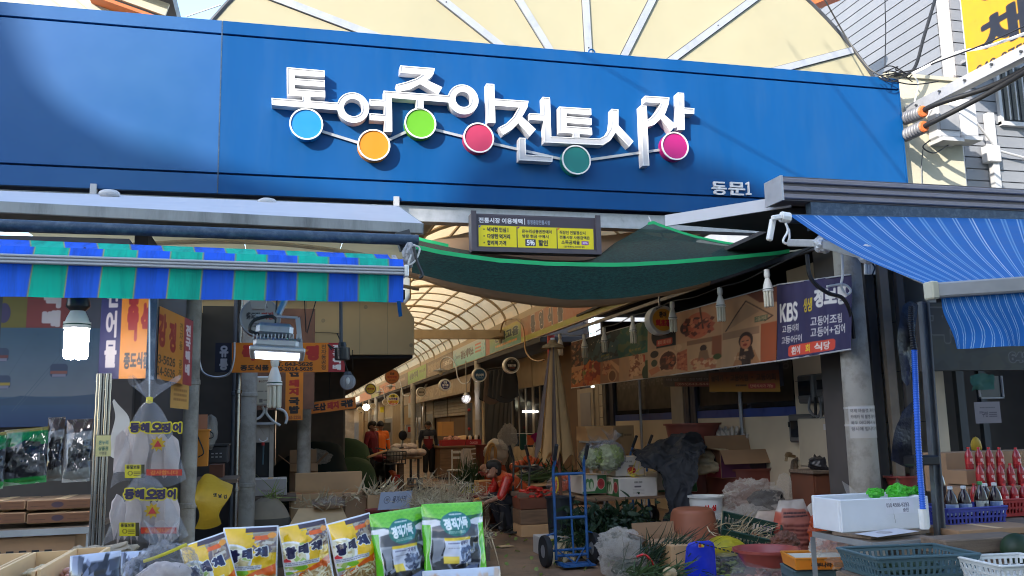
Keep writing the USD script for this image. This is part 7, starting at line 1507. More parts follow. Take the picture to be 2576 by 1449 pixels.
single('watermelon',lump(aY(2558,1380,5.1),(.1,.1,.1),0,.02),'leaf_dark','dark green melon on the plank at the right edge','melon',smooth=True)
a,b=aY(2388,1240,7.0),aY(2600,1132,7.0);single('brown_box',bx(a[0],b[0]+.2,7.0,7.3,a[2],b[2]),'card_dark','big dull brown carton behind the bottles','carton')
rz0=aY(2510,1275,6.35)[2];crate('red slotted crate full of small red bottles',V(aY(2545,1275,6.4)[0],6.6,rz0-.09),.5,.4,.14,'crate_red','crate',.92)
g_='small red bottles stacked at the right edge';bl=None
LR=Art(60,40,(180,30,35),4);LR.text('참',18,6,40,24,(225,200,190),3);LR.ell(30,20,50,38,(215,170,160));k=0
for row,(yb_,xs,Y) in enumerate(((1275,(2455,2480,2505,2530,2555,2578),6.45),(1222,(2468,2494,2520,2546,2572),6.6),(1180,(2440,2466,2492,2518,2560),6.75))):
    for x in xs:
        p=aY(x,yb_,Y);lab='%s red bottle from the left in the %s row at the right edge' % (('first','second','third','fourth','fifth','sixth')[xs.index(x)],('lowest','middle','top')[row])
        if bl is None:bl=bottle(lab,p,.19,.034,'bottle_red','cap_red','bottle_label_red',group=g_,art=LR)
        else:bl.copy(lab,p)
for nm,z_,y_ in (('lower',aY(2500,1222,6.6)[2],6.5),('upper',aY(2500,1180,6.75)[2],6.7)):single('carton',bx(aY(2432,1200,y_)[0],aY(2620,1200,y_)[0],y_,6.95,z_-.12,z_-.002),'card_dark',nm+' carton carrying a row of the red bottles','carton')
pz=aY(2452,1140,7.4);tri=extr(Polygon([(-.11,0),(.11,0),(.0,.24)]),.05,lambda x,z,d:np.stack([pz[0]+x,7.4-d,pz[2]+z],-1));single('yellow_sack',rough(trimesh.Trimesh(*trimesh.remesh.subdivide_loop(tri.vertices,tri.faces,2),process=False),.02,8,2),'film_gold','pointed yellow sack top behind the brown carton','sack',smooth=True)
def mound(name,label,px,Y0,Y1,mat,seed,n=30,cat_='tarp'):
    """tarpaulin draped over goods: outline px (top edge, left to right), reaching the floor"""
    top=curve([aY(x,y,Y1) for x,y in px],n);top=top[np.linspace(0,len(top)-1,n+1).astype(int)]
    rows=[]
    for t,Y,f in ((0,Y1+.9,.0),(1,Y1+.5,.75),(2,Y1,1.),(3,(Y0+Y1)/2,.93),(4,Y0,.55),(5,Y0-.12,0.)):
        P=top.copy();P[:,1]=Y;P[:,2]=top[:,2]*f;rows.append(P)
    R=np.array(rows);out=[]
    for j in range(n+1):
        c=curve(R[:,j],60);out.append(c[np.linspace(0,len(c)-1,25).astype(int)])
    P=np.array(out);P=P+.28*(meshkit.fbm(P*2.2+seed,4,seed)-.5)[...,None]*V(.6,1,.6);P[...,2]=np.maximum(P[...,2],.005)
    return single(name,psheet(P),mat,label,cat_,smooth=True)
mound('green_tarp','moss green tarpaulin draped over a loaded cart, the lower part',[(792,1190),(800,1165),(850,1150),(915,1152),(938,1175),(946,1235)],16.6,17.4,'green_tarp',3)
mound('green_tarp','rolled green tarpaulin tied on top of the loaded cart',[(800,1150),(812,1118),(850,1108),(890,1112),(922,1125),(930,1160)],17.6,18.3,'green_tarp',9)
mound('dark_tarp','dark tarpaulin heap left of the loaded cart',[(660,1200),(700,1165),(745,1135),(790,1115),(850,1128),(870,1180)],14.6,15.6,'tarp_dark',5)
filmbag('pale plastic bag on the dark tarpaulin',aY(785,1150,14.4),(.28,.15,.12),'film_white',3,'plastic_bag')
carton('brown open carton behind the cardboard stack',728,800,1165,1245,13.2,.5,'card_dark',ground=True,flaps=[('f',2.4,.14),('l',.9,.2),('r',.8,.2),('b',.4,.2)])
A=Art(90,46,(168,158,150),4);A.text('PRODUCT OF',20,30,76,36,(140,110,110),1)
carton('low white carton left of the cardboard stack',637,722,1203,1248,11.4,.45,'white_card',faces=[('f',A,70,36)])
single('pallet',bx(aY(630,1250,11.4)[0],aY(745,1250,11.4)[0],11.3,11.9,aY(640,1262,11.4)[2],aY(640,1249,11.4)[2]),'wood_plank','grey board under the low white carton','board')
carton('tall plain cardboard sheet box at the back of the stack',742,911,1185,1260,12.2,.12,'card',ground=True)
carton('wide cardboard box with red taped edge in the middle of the stack',730,912,1236,1290,11.6,.45,'card',ground=True,faces=[('t',(lambda A:(A.rect(0,46,100,50,(185,60,40)),A)[1])(Art(100,50,(172,128,80),3)),60,30)])
carton('cardboard box at the right end of the stack',868,922,1245,1310,11.0,.5,'card_dark',ground=True)
fp=[aY(722,1330,10.6),aY(880,1320,10.6),aY(862,1278,11.0),aY(752,1278,11.0)];m=sheet(quadf(*fp),6,6);single('cardboard_flap',cat(m,tm(np.array(m.vertices)-V(0,0,.008),np.asarray(m.faces)[:,::-1])),'card_light','big cardboard flap sloping towards the yellow packs','cardboard')
tr=Thing('dried_fish_pack','film-wrapped pack of dried strips lying on the cardboard boxes','pack',aY(827,1272,10.9));c=aY(827,1266,10.9)
tr.add('tray',box(c+V(0,.1,-.03),(.34,.24,.03),bev=.01),'card_dark');tr.add('strips',blades(c+V(0,.1,.0),120,.12,.008,3,(.3,.2,.05),(.5,0,.15),.5,.9),'root_beige',kind='stuff');tr.add('film',lump(c+V(0,.1,0),(.21,.15,.08),3,.15),'film',smooth=True)
carton('small open carton of dried strips beside the handwritten sheet',925,985,1243,1272,10.9,.35,'card',ground=True,flaps=[('l',.7,.1),('r',.7,.1)]);single('dried_strips',blades(aY(952,1240,11.05),150,.16,.012,6,(.26,.2,.04),(.7,0,.1),.5,.8),'root_beige','dried strips heaped in the small open carton','dried strips',kind='stuff')
P00,P10,P01=aY(950,1283,10.3),aY(1032,1278,10.3),aY(958,1238,10.5);A=Art(84,46,(150,152,162),5);A.ell(12,12,28,30,(60,58,66));A.ell(13.2,13.2,26.8,28.8,(150,152,162));A.text('묵',16,17,25,26,(60,58,66),1);A.text('물가사리',34,12,70,30,(50,48,58),1,skew=.1)
t=Thing('handwritten_sheet','grey plastic sheet with handwriting propped up among the cartons','notice',P00);t.add('sheet',flat_print(A,P00,P10-P00,P01-P00,84,46),'print')
c=aY(1120,1258,10.6);single('dried_seaweed_heap',cat(rough(lump(c-V(0,0,.08),(.30,.22,.13),4,.25,3,4),.03,14,2),blades(c+V(0,0,.0),1500,.045,.0045,7,(.46,.3,.2),(0,-.2,.2),2.2,1.2)),'root_beige','shaggy heap of pale dried seaweed behind the green packs','dried seaweed',kind='stuff')
single('dried_seaweed_heap',cat(rough(lump(aY(1075,1268,10.3),(.16,.14,.07),6,.25),.03,14,3),blades(aY(1075,1264,10.3),500,.04,.0045,9,(.26,.2,.06),(0,-.2,.2),2.2,1.2)),'root_beige','smaller low heap of pale dried seaweed','dried seaweed',kind='stuff');single('garlic_tuft',blades(aY(1216,1345,8.6),90,.1,.005,11,(.05,.05,.08),(0,0,-.5),.8,.8),'root_beige','tuft of pale roots beside the right green pack','roots',kind='stuff')
tub('red plastic basin under the small open carton',950,1280,10.7,30,18,'bowl_red','basin',.8)
ds=aY(1000,1300,10.9);t=Thing('display_table','low dark table carrying the dried goods in the middle','table',(ds[0],10.9,0));t.add('top',bx(ds[0]-.5,ds[0]+1.0,10.2,11.5,.28,.31),'wood_plank');[t.add('leg',bx(ds[0]+x,ds[0]+x+.05,y,y+.05,0,.279),'wood_plank') for x in (-.48,.92) for y in (10.25,11.4)]
c=aY(672,1300,10.9);t=Thing('burlap_sack','tied burlap sack with a dark lower half left of the cartons','sack',(c[0],10.9,0))
def bs_(z0,z1,r0):return lambda u,v:np.stack([c[0]+r0*np.cos(u*2*np.pi)*np.sqrt(np.clip(1-(np.maximum(v*(z1-z0)+z0,.3)-.3)**2/.36,.02,1))*(1+.035*np.sin(u*50)*v),10.9+r0*.8*np.sin(u*2*np.pi)*np.sqrt(np.clip(1-(np.maximum(v*(z1-z0)+z0,.3)-.3)**2/.36,.02,1)),z0+(z1-z0)*v],-1)
top=aY(672,1248,10.9)[2];sc=top/.9
t.add('lower',tm((lambda a:a*V(1,1,sc))(np.array(sheet(bs_(0,.62,.30),40,10).vertices)),sheet(bs_(0,.62,.30),40,10).faces),'sack_dark',smooth=True);t.add('upper',tm((lambda a:a*V(1,1,sc))(np.array(sheet(bs_(.62,.89,.30),60,14).vertices)),sheet(bs_(.62,.89,.30),60,14).faces),'sack_cloth',smooth=True);t.add('tie',blades(V(c[0]+.05,10.8,top),30,.12,.006,4,(.1,.1,.02),(0,0,.4),.6,.8),'leaf_light')
sc_=aZ(968,1240);sc_=V(aY(968,1240,20.5)[0],20.5,0);S=Thing('delivery_scooter','parked delivery scooter with a red seat and a wire basket beside the loaded cart','scooter',sc_,.15,local=True)
for y in (-.55,.55):w=S.add('wheel',lathe([(.12,-.05),(.25,-.055),(.28,0),(.25,.055),(.12,.05)],(0,y,.28),20,R=roty(math.pi/2)),'black_rubber',smooth=40);S.add('rim',lathe([(0,-.03),(.13,-.03),(.13,.03),(0,.03)],(0,y,.28),14,R=roty(math.pi/2)),'galv',under=w)
S.add('body',cat(lump((0,.35,.55),(.15,.42,.2),2,.1),lump((0,-.45,.62),(.12,.12,.35),3,.1)),'black_plastic',smooth=True);S.add('seat',lump((0,.35,.86),(.15,.4,.09),4,.1),'jacket_red',smooth=True);S.add('fender',lathe([(.3,-.07),(.33,0),(.3,.07)],(0,-.55,.3),20,R=roty(math.pi/2)),'film_orange');S.add('mudguard',bx(.18,.3,-.5,-.35,.0,.75),'wood_plank')
S.add('basket',[tube([(-.2+.4*(k==1 or k==2),-.95+.3*(k>1),.75),(-.22+.44*(k==1 or k==2),-.97+.34*(k>1),1.02)],.012,5) for k in range(4)]+[tube([(-.21,-.96,z),(.21,-.96,z),(.21,-.62,z),(-.21,-.62,z),(-.21,-.96,z)],.01,5) for z in (.76,.85,.94,1.02)]+[tube([(-.21+.07*k,-.96,.76),(-.21+.07*k,-.97,1.02)],.006,4) for k in range(7)],'steel_dark');S.add('basket_bag',lump((0,-.8,.95),(.18,.14,.16),5,.2),'rice_sack',smooth=True)
S.add('handlebar',tube([(-.32,-.4,1.1),(-.1,-.42,1.06),(.1,-.42,1.06),(.32,-.4,1.1)],.018,6),'steel_dark');S.add('mirror',lump((.3,-.42,1.36),(.1,.03,.11),0,0,sub=2),'black_plastic',smooth=True);S.add('mirror_stem',tube([(.28,-.4,1.1),(.3,-.4,1.3)],.01,5),'steel_dark');S.add('tail_light',box((0,-1.0,.5),(.12,.04,.07)),'cap_red')
single('wooden_tool',tube([aY(925,1150,17.5),aY(972,1133,19)],.025,6),'card','pale wooden tool handle lying across the green tarpaulin','tool')
def tbl(name,label,px0,px1,py,Y,dep,mat,solid=False,h=None):
    a,b=aY(px0,py,Y),aY(px1,py,Y);t=Thing(name,label,'table',(a[0],Y,0));z=a[2]
    t.add('top',bx(a[0],b[0],Y,Y+dep,z-.06,z,bev=.01),mat)
    if solid:t.add('front',bx(a[0]+.05,b[0]-.03,Y+.06,Y+dep,.06,z-.061),'wood_brown');t.add('plinth',bx(a[0]+.1,b[0]-.05,Y+.1,Y+dep,0,.06),'black_plastic')
    else:[t.add('leg',bx(x,x+.06,y,y+.06,0,z-.061),'steel_dark') for x in (a[0]+.05,b[0]-.12) for y in (Y+.05,Y+dep-.12)]
    return t,a,b,z
t,a,b,z=tbl('fish_table','long low stall table carrying pale wrapped bundles in the lane',985,1062,1150,23.5,1.6,'wood_brown')
rg=random.Random(3)
for k in range(7):x=a[0]+.1+k % 4*(b[0]-a[0])/4.2;single('wrapped_bundle',lump((x+.1,23.7+.35*(k // 4) ,z+.1+.14*(k // 4)),(.17,.2,.1),k,.15),'squid','pale wrapped bundle on the long low table, '+['lower row far left','lower row second','lower row third','lower row right','upper row left','upper row middle','upper row right'][k],'bundle',smooth=True)
vb=aY(1045,1178,24.5);v_=Thing('vent_block','grey concrete block with holes on the lane floor','block',(vb[0],24.5,0));v_.add('block',[bx(vb[0]-.2,vb[0]+.2,24.5,24.7,0,.04),bx(vb[0]-.2,vb[0]+.2,24.5,24.7,.15,.19)]+[bx(vb[0]-.2+k*.12,vb[0]-.16+k*.12,24.5,24.7,.04,.15) for k in range(4)],'slot_grey')
t,a,b,z=tbl('wooden_counter','brown wooden counter with goods on top on the right of the lane',1104,1212,1122,26.5,1.4,'wood_brown',True)
cz_=z;A=Art(100,30,(160,30,40),4);A.text('Coca-Cola',26,7,76,24,(215,190,185),2,skew=.2)
for i,(x0,x1) in enumerate(((1112,1170),(1172,1211))):
    p,q=aY(x0,1120,26.6),aY(x1,1108,26.6);cr=Thing('red_crate',['flat red tray of snacks on the wooden counter','red drinks crate with white script lettering on the wooden counter'][i],'crate',(p[0],26.6,cz_));cr.add('body',bx(p[0],q[0],26.6,27.1,cz_,cz_+.17),'crate_red')
    if i:cr.add('print',flat_print(A,(p[0],26.597,cz_+.01),(q[0]-p[0],0,0),(0,0,.15),50,16),'print');[cr.add('bottle',lathe([(0,0),(.03,0),(.03,.08),(.012,.13),(0,.14)],(p[0]+.06+.09*k,26.7,cz_+.17),8),'cap_white' if k % 2 else 'cola') for k in range(5)]
    else:[cr.add('snack',m,'garlic',smooth=True) for m in pile((p[0]+.35,26.8,cz_+.17),(.3,.15,.08),14,.06,3,1)]
single('snack_bag',lump(aY(1165,1105,26.9),(.35,.15,.12),3,.2),'card_light','tan bag lying behind the red crates','bag',smooth=True);single('carton',box(aY(1121,1078,27.2),(.4,.3,.42),R=.3),'card_orange','brown carton standing inside the shop behind the counter','carton')
ch_=aY(1150,1195,22.5);C=Thing('white_chair','white wooden chair with a plastic bag on its back in the lane','chair',(ch_[0],22.5,0),-.4,local=True);C.add('seat',bx(-.22,.22,-.2,.22,.43,.47,bev=.01),'crate_white')
for x in (-.19,.15):
    for y in (-.18,.18):C.add('leg',bx(x,x+.04,y,y+.04,0,.95 if y>0 else .43),'crate_white')
for z in (.72,.86):C.add('back_rail',bx(-.15,.15,.185,.215,z,z+.06),'crate_white')
C.add('stretcher',bx(-.19,-.15,-.14,.18,.2,.23),'crate_white');C.add('plastic_bag',lump((.25,.1,.62),(.14,.12,.18),4,.3),'film_white')
rk=aY(1188,1190,21.8);Rk=Thing('wire_rack','white folding wire rack with rags beside the white chair','rack',(rk[0],21.8,0))
for k in range(6):Rk.add('bar',tube([(rk[0]-.22,21.8+.05*k,.95-.12*k),(rk[0]+.25,21.8+.05*k,1.0-.12*k)],.012,5),'white_cable')
for s in (-.22,.25):Rk.add('leg',tube([(rk[0]+s,21.75,1.0),(rk[0]+s+.05,22.1,0)],.014,5),'white_cable')
Rk.add('rag',rough(sheet(quadf((rk[0]-.3,21.78,.5),(rk[0]-.02,21.78,.52),(rk[0]-.02,21.79,.98),(rk[0]-.28,21.79,.96)),8,8),.06,5,1),'rice_sack',smooth=True)
def pack(name,label,TL,TR,h,Y,lean,art,nu=60,nv=80,bulge=.05,mat='print_gloss',seed=0,cat_='pack',yaw=0.0):
    TL,TR=aY(*TL,Y),aY(*TR,Y+yaw);rt=TR-TL;w=np.linalg.norm(rt);up=np.cross(np.cross(rt/w,V(0,0,1.)),rt/w)*-1;up=np.cross(V(0,-1,0),rt/w);up=up/np.linalg.norm(up)*(-1 if up[2]>0 else 1);dn=up*h+V(0,-lean,0)
    t=Thing(name,label,cat_,TL+dn)
    def f(u,v,s=-1):
        P=TL+u[...,None]*rt+(1-v)[...,None]*dn;b=bulge*np.sin(np.pi*u)**.6*np.sin(np.pi*np.clip((1-v)*1.05,0,1))**.6;n=(meshkit.fbm(P*V(14,14,9)+seed,3,seed)-.5)*.055*(b/bulge+.2);P[...,1] += s*(b+n);P[...,0] += n*.6;return P
    t.add('front',printed(art,f,nu,nv),mat,smooth=True);t.add('back',sheet(lambda u,v:f(u,v,.6),16,16),'film_white',smooth=True);t.seam=w;return t
def seaweedA(bg,green=False):
    A=Art(70,110,(36,36,40),4);A.rect(0,0,70,26,bg);A.speck(0,30,70,110,[(24,24,28),(48,48,54),(60,62,70),(16,16,18)],70,5,3,2)
    if green:A.rect(0,8,70,34,(20,92,50));A.rect(0,96,70,110,(20,110,45));A.poly([(10,40),(34,24),(60,30),(60,44)],(24,26,28));A.text('김',46,50,62,66,(90,92,98),2)
    else:
        A.poly([(0,26),(70,22),(70,36),(0,46)],(110,112,116));A.rect(0,26,12,100,(104,106,110));A.poly([(0,92),(70,84),(70,110),(0,110)],(95,98,98))
        for x in (8,36):
            for k in range(4):A.line([(x+10,4+4*k-6),(x+20-3*k,4+4*k)],(130,128,122),1)
        A.text('돌미역',20,34,42,92,(34,34,38),4,out=(96,98,104),ow=2,vert=True)
    return A
pack('seaweed_pack','tall dark seaweed pack with a patterned brown top, left one of two',(122,1050),(166,1048),.42,6.7,.1,seaweedA((62,50,44)),50,70,seed=2)
pack('seaweed_pack','tall dark seaweed pack with a patterned brown top beside the chrome post',(168,1055),(236,1052),.41,6.6,.1,seaweedA((62,50,44)),50,70,seed=5)
pack('seaweed_pack','dark seaweed pack with green bands, nearer the brown-topped packs',(12,1082),(122,1072),.36,6.6,.1,seaweedA((110,100,50),True),60,60,seed=6)
pack('seaweed_pack','dark seaweed pack with green bands cut off by the left edge',(-70,1092),(18,1085),.36,6.55,.1,seaweedA((110,100,50),True),50,60,seed=7)
def bc_():A=Art(160,44,(112,74,50),3);A.ell(60,8,90,38,(66,48,60));A.lines(104,10,150,14,(80,52,36),1,2);A.lines(8,26,44,34,(80,52,36),1,3);A.lines(100,28,150,34,(84,56,38),1,4);return A
for x0,x1,y0,y1,lab in ((66,232,1252,1284,'upper reddish brown carton under the seaweed packs'),(66,232,1285,1318,'lower reddish brown carton under the seaweed packs'),(-80,64,1258,1287,'upper carton at the left edge of the shelf'),(-80,64,1288,1322,'lower carton at the left edge of the shelf')):carton(lab,x0,x1,y0,y1,6.35,.4,'card_dark',faces=[('f',bc_(),90,26)])
p=aY(0,1338,6.25);q=aY(200,1330,6.25);sf=Thing('slotted_shelf','dark slotted angle shelf under the brown cartons on the left','shelf',(q[0],6.25,0));slotted(sf,(-2.7,6.25,q[2]-.01),(q[0]+.08,6.25,q[2]-.01),1);sf.add('board',bx(-2.7,q[0]+.1,6.27,6.9,q[2]-.01,q[2]+.008),'wood_plank');sf.add('leg',bx(q[0]+.04,q[0]+.08,6.25,6.3,0,q[2]-.035),'slot_grey')
carton('large brown carton below the slotted shelf',-60,190,1345,1440,6.3,.5,'card_dark',ground=True)
YL_,OR_,WH,NV=(226,178,12),(222,92,18),(206,206,210),(28,28,66)
def fishA(seed):
    A=Art(100,150,YL_,4);A.poly([(100,0),(52,0),(56,22),(66,32),(70,56),(100,60)],(150,128,100));A.speck(60,14,100,56,[(120,96,90),(170,150,130),(200,186,168),(100,80,80)],30,2.2,seed,4);A.rect(40,2,100,12,(62,46,52));A.line([(42,16),(70,14),(100,18)],(150,165,160),1.4);A.rrect(58,20,84,29,1,OR_);A.ell(82,15,96,27,(235,150,50))
    A.ell(-20,36,56,106,(222,222,222));A.ell(-16,40,50,102,(205,196,160));A.speck(-5,50,44,98,[(220,214,190),(190,170,120),(150,175,90),(228,222,205)],50,4,seed+1,2);A.poly([(2,78),(16,70),(20,84),(6,86)],(200,50,60));A.ell(26,92,50,104,(120,175,40));A.ell(2,104,20,112,(110,165,50))
    A.rect(4,83,74,93,WH);A.lines(6,84.5,72,92,(130,128,140),2,seed)
    for i,ch in enumerate('황태채'):A.text(ch,6+i*26,42+(2-i)*2,34+i*26,74+(2-i)*2-6*(i>0),NV,5,out=(235,232,220),ow=4,rot=4)
    A.poly([(0,118),(30,112),(64,96),(100,82),(100,110),(60,118),(24,140),(0,146)],OR_);A.poly([(0,112),(30,108),(40,108),(20,118),(0,122)],(160,150,155))
    A.poly([(10,150),(24,128),(48,110),(74,104),(100,116),(100,150)],(205,178,130));A.speck(16,112,100,150,[(226,208,168),(190,155,100),(160,122,76),(238,226,196)],170,1.4,seed+2,6)
    for x0,y0,x1,y1 in ((0,0,100,3),(0,0,3.4,150),(96.6,0,100,150)):A.rect(x0,y0,x1,y1,WH)
    return A
for i,(TL,TR,Y,lab,yw) in enumerate((((452,1376),(566,1336),3.62,'tilted yellow dried fish pack at the left end of the row',.02),((562,1327),(700,1321),3.7,'second yellow dried fish pack, standing square to the street',0),((700,1325),(819,1302),3.74,'third yellow dried fish pack in the row',0),((820,1318),(930,1288),3.66,'fourth yellow dried fish pack, next to the green packs',0))):
    pack('dried_fish_pack',lab,TL,TR,.24,Y,.07,fishA(i*5),90,130,.07,seed=i)
def greenA(seed):
    G,DG,TE=(88,178,30),(16,88,52),(38,112,106);A=Art(100,130,(70,74,84),4)
    A.poly([(8,48),(92,48),(94,60),(6,60)],(150,154,162));A.speck(10,60,92,130,[(28,30,36),(20,21,26),(44,46,54),(14,15,18)],160,5,seed,1.6);A.poly([(56,92),(86,86),(80,110),(66,118),(50,100)],(92,104,140));A.poly([(14,52),(30,50),(26,80),(16,84)],(130,134,145));A.speck(12,60,90,128,[(120,125,140)],9,1.2,seed+1,6)
    A.rect(0,0,100,22,(112,190,48))
    for r_ in range(3):
        for k in range(11):[A.d.arc([(k*10-5+q_)*4,(r_*7+q_*.6)*4,(k*10+7-q_)*4,(r_*7+9)*4],180,360,fill=(78,160,36),width=2) for q_ in (0,2.4)]
    A.poly([(0,18),(30,22),(60,20),(100,16),(100,26),(0,30)],DG);A.poly([(0,24),(20,22),(36,28),(0,36)],WH);A.poly([(100,22),(84,22),(68,28),(100,36)],WH)
    A.poly([(0,30),(12,30),(10,70),(18,130),(0,130)],G);A.poly([(100,30),(88,30),(90,70),(84,130),(100,130)],G);A.line([(13,32),(10,70),(18,130)],WH,1.5);A.line([(87,32),(90,70),(84,130)],WH,1.5)
    A.ell(26,12,76,46,TE);A.lines(40,15,62,18,(200,210,205),1,seed);A.text('정직가득',30,20,72,37,(225,228,226),4,rot=3);A.lines(36,39,66,43,(150,190,180),2,seed)
    A.rect(30,48,74,84,(200,204,220));A.rect(30,48,74,52,(225,190,50));A.rect(30,74,48,84,(228,200,80));A.lines(34,55,54,58,(110,110,140),1,3);A.text('미역귀',56,53,71,60,(70,66,100),2);A.lines(34,62,66,64,(140,140,160),1,4);A.ell(52,62,74,84,(92,104,132));A.speck(53,63,73,83,[(50,58,84),(150,160,185),(70,80,108)],40,1.4,seed,1.6);return A
pack('green_seaweed_pack','green-edged seaweed pack beside the yellow packs',(928,1294),(1068,1272),.33,3.62,.1,greenA(3),90,120,.07,seed=11)
pack('green_seaweed_pack','green-edged seaweed pack at the right end, standing tallest',(1059,1268),(1211,1261),.33,3.58,.1,greenA(8),96,120,.07,seed=14)
ft=aY(700,1500,3.5);t=Thing('front_table','front stall table carrying the packs along the street','table',(0,3.6,0));t.add('top',bx(-1.75,.84,3.1,3.95,.74,.78),'wood_plank');[t.add('leg',bx(x,x+.06,y,y+.06,0,.739),'wood_plank') for x in (-1.7,.74) for y in (3.15,3.85)]
A=Art(100,30,(190,192,200),4);A.rect(0,8,100,30,(150,112,84));A.speck(4,10,96,30,[(176,136,104),(120,84,64),(196,170,150)],60,3,2,2);pack('flat_pack','flat clear pack of brown slices at the foot of the green packs',(1062,1436),(1258,1424),.12,3.25,.02,A,70,20,.04,seed=20);
a,b=aY(-60,1470,4.0),aY(150,1420,4.0)
for i,(x0,x1,m_,lab) in enumerate(((-150,24,'garlic','left-most wooden tray of dried goods at the bottom left'),(30,138,'root_beige','wooden tray of brown nuts'),(142,240,'garlic','wooden tray of small dried shrimp behind the black bag'))):
    p,q=aY(x0,1452,3.9),aY(x1,1452,3.9);zb_,zt_=p[2]-.06,aY(x0,1424-10*i,3.9)[2];t=Thing('wooden_tray',lab,'tray',(p[0],3.9,zb_));t.add('side',bx(p[0],p[0]+.012,3.6,4.2,zb_,zt_),'card_light');t.add('side',bx(q[0]-.012,q[0],3.6,4.2,zb_,zt_),'card_light');t.add('back',bx(p[0]+.0125,q[0]-.0125,4.19,4.2,zb_,zt_),'card_light');[t.add('nut',m,m_,smooth=True) for m in pile(((p[0]+q[0])/2,3.95,zt_-.08),((q[0]-p[0])*.42,.2,.05),60,.014,i,1,(1.4,1,.8))]
A=Art(100,80,(40,40,48),4);A.rect(0,0,100,10,(180,184,200));A.rect(0,0,10,80,(176,180,196));A.speck(10,10,100,80,[(26,26,34),(60,62,76),(120,124,145),(18,18,24)],60,5,4,2);A.rect(30,58,96,80,(168,176,205))
pack('black_seaweed_bag','clear bag of black seaweed sheets at the bottom left',(176,1398),(305,1384),.2,3.4,.05,A,70,50,.06,seed=31);pack('black_seaweed_bag','second clear bag of black seaweed behind the first',(300,1388),(372,1384),.18,3.6,.05,A,50,40,.05,seed=33)
c=aY(412,1440,3.5);filmbag('front clear bag of dried squid with a big frilled top and yellow tie',c,(.12,.09,.1),'film',17,'squid_bag',.2,knot=c+V(-.01,-.02,.07),inside=[('squid',lump(c-V(0,0,.03),(.1,.07,.07),4,.3),'squid')]);single('yellow_tie',tube(curve([c+V(-.06,-.06,.05),c+V(0,-.08,.07),c+V(.08,-.06,.1)],10),.006,5),'film_yellow','yellow tie round the neck of the front squid bag','tie')
single('linen_rag',rough(lump(aY(250,1400,4.6),(.16,.12,.05),4,.5,3,4),.03,12,2),'sack_cloth','crumpled grey rag behind the black seaweed bags','rag',smooth=True)
single('leaf_scraps',blades((3.0,10.5,.012),130,.06,.02,21,(2.6,3.5,.005),(1,.3,.02),.1,.6),'leaf_light','green leaf scraps trodden on the floor around the blue hand truck','leaf scraps',kind='stuff')
single('paper_scrap',rough(box((2.75,11.3,.015),(.2,.14,.006),R=.5),.02,8,1),'card_light','torn cardboard scrap on the floor near the dark hand truck','scrap')
mk('wet',(.05,.045,.04),.12,var=.3);wp_=Polygon([(3.0+.8*math.cos(a)*(1+.3*math.sin(3*a)),21+3.2*math.sin(a)*(1+.25*math.sin(2*a+1))) for a in np.linspace(0,6.2,40)]);single('puddle',extr(wp_,.004,lambda x,y,d:np.stack([x,y,d+.001],-1)),'wet',kind='structure')
# ================================================================ people
def chain(segs,res=None,it=6):
    """hulls of spheres along each bone, joined into one smooth surface; segs: lists of (point, radius)"""
    M=m3.Manifold()
    for s in segs:
        for (p,r),(q,t) in zip(s,s[1:]):
            n=12;M += m3.Manifold.batch_hull([m3.Manifold.sphere(r,n).translate(tuple(map(float,p))),m3.Manifold.sphere(t,n).translate(tuple(map(float,q)))])
    if res:M=M.refine_to_length(res)
    g=M.to_mesh();m=trimesh.Trimesh(g.vert_properties[:,:3],g.tri_verts,process=True)
    if res:trimesh.smoothing.filter_taubin(m,iterations=it)
    return m
def hand(w,d,side,R,curl=.5):
    """palm, four fingers and a thumb from wrist w along d"""
    d=d/np.linalg.norm(d);s=np.cross(d,V(0,1,0));s=s/np.linalg.norm(s);n=np.cross(s,d);out=[[(w,.026),(w+d*.05,.027)],[(w+d*.05-s*.022,.017),(w+d*.05+s*.022,.017)]]
    for k,L in enumerate((.062,.07,.066,.052)):
        b=w+d*.075+s*(-.03+.02*k);m_=b+d*L*.55+n*.012*curl;out.append([(w+d*.045+s*(-.024+.016*k),.014),(b,.0105),(m_,.0095),(m_+d*L*.4+n*.03*curl,.008)])
    t=w+d*.025-s*.03*side;out.append([(w+d*.02,.016),(t-s*.02*side+d*.015,.0115),(t-s*.03*side+d*.05,.0095)]);return out
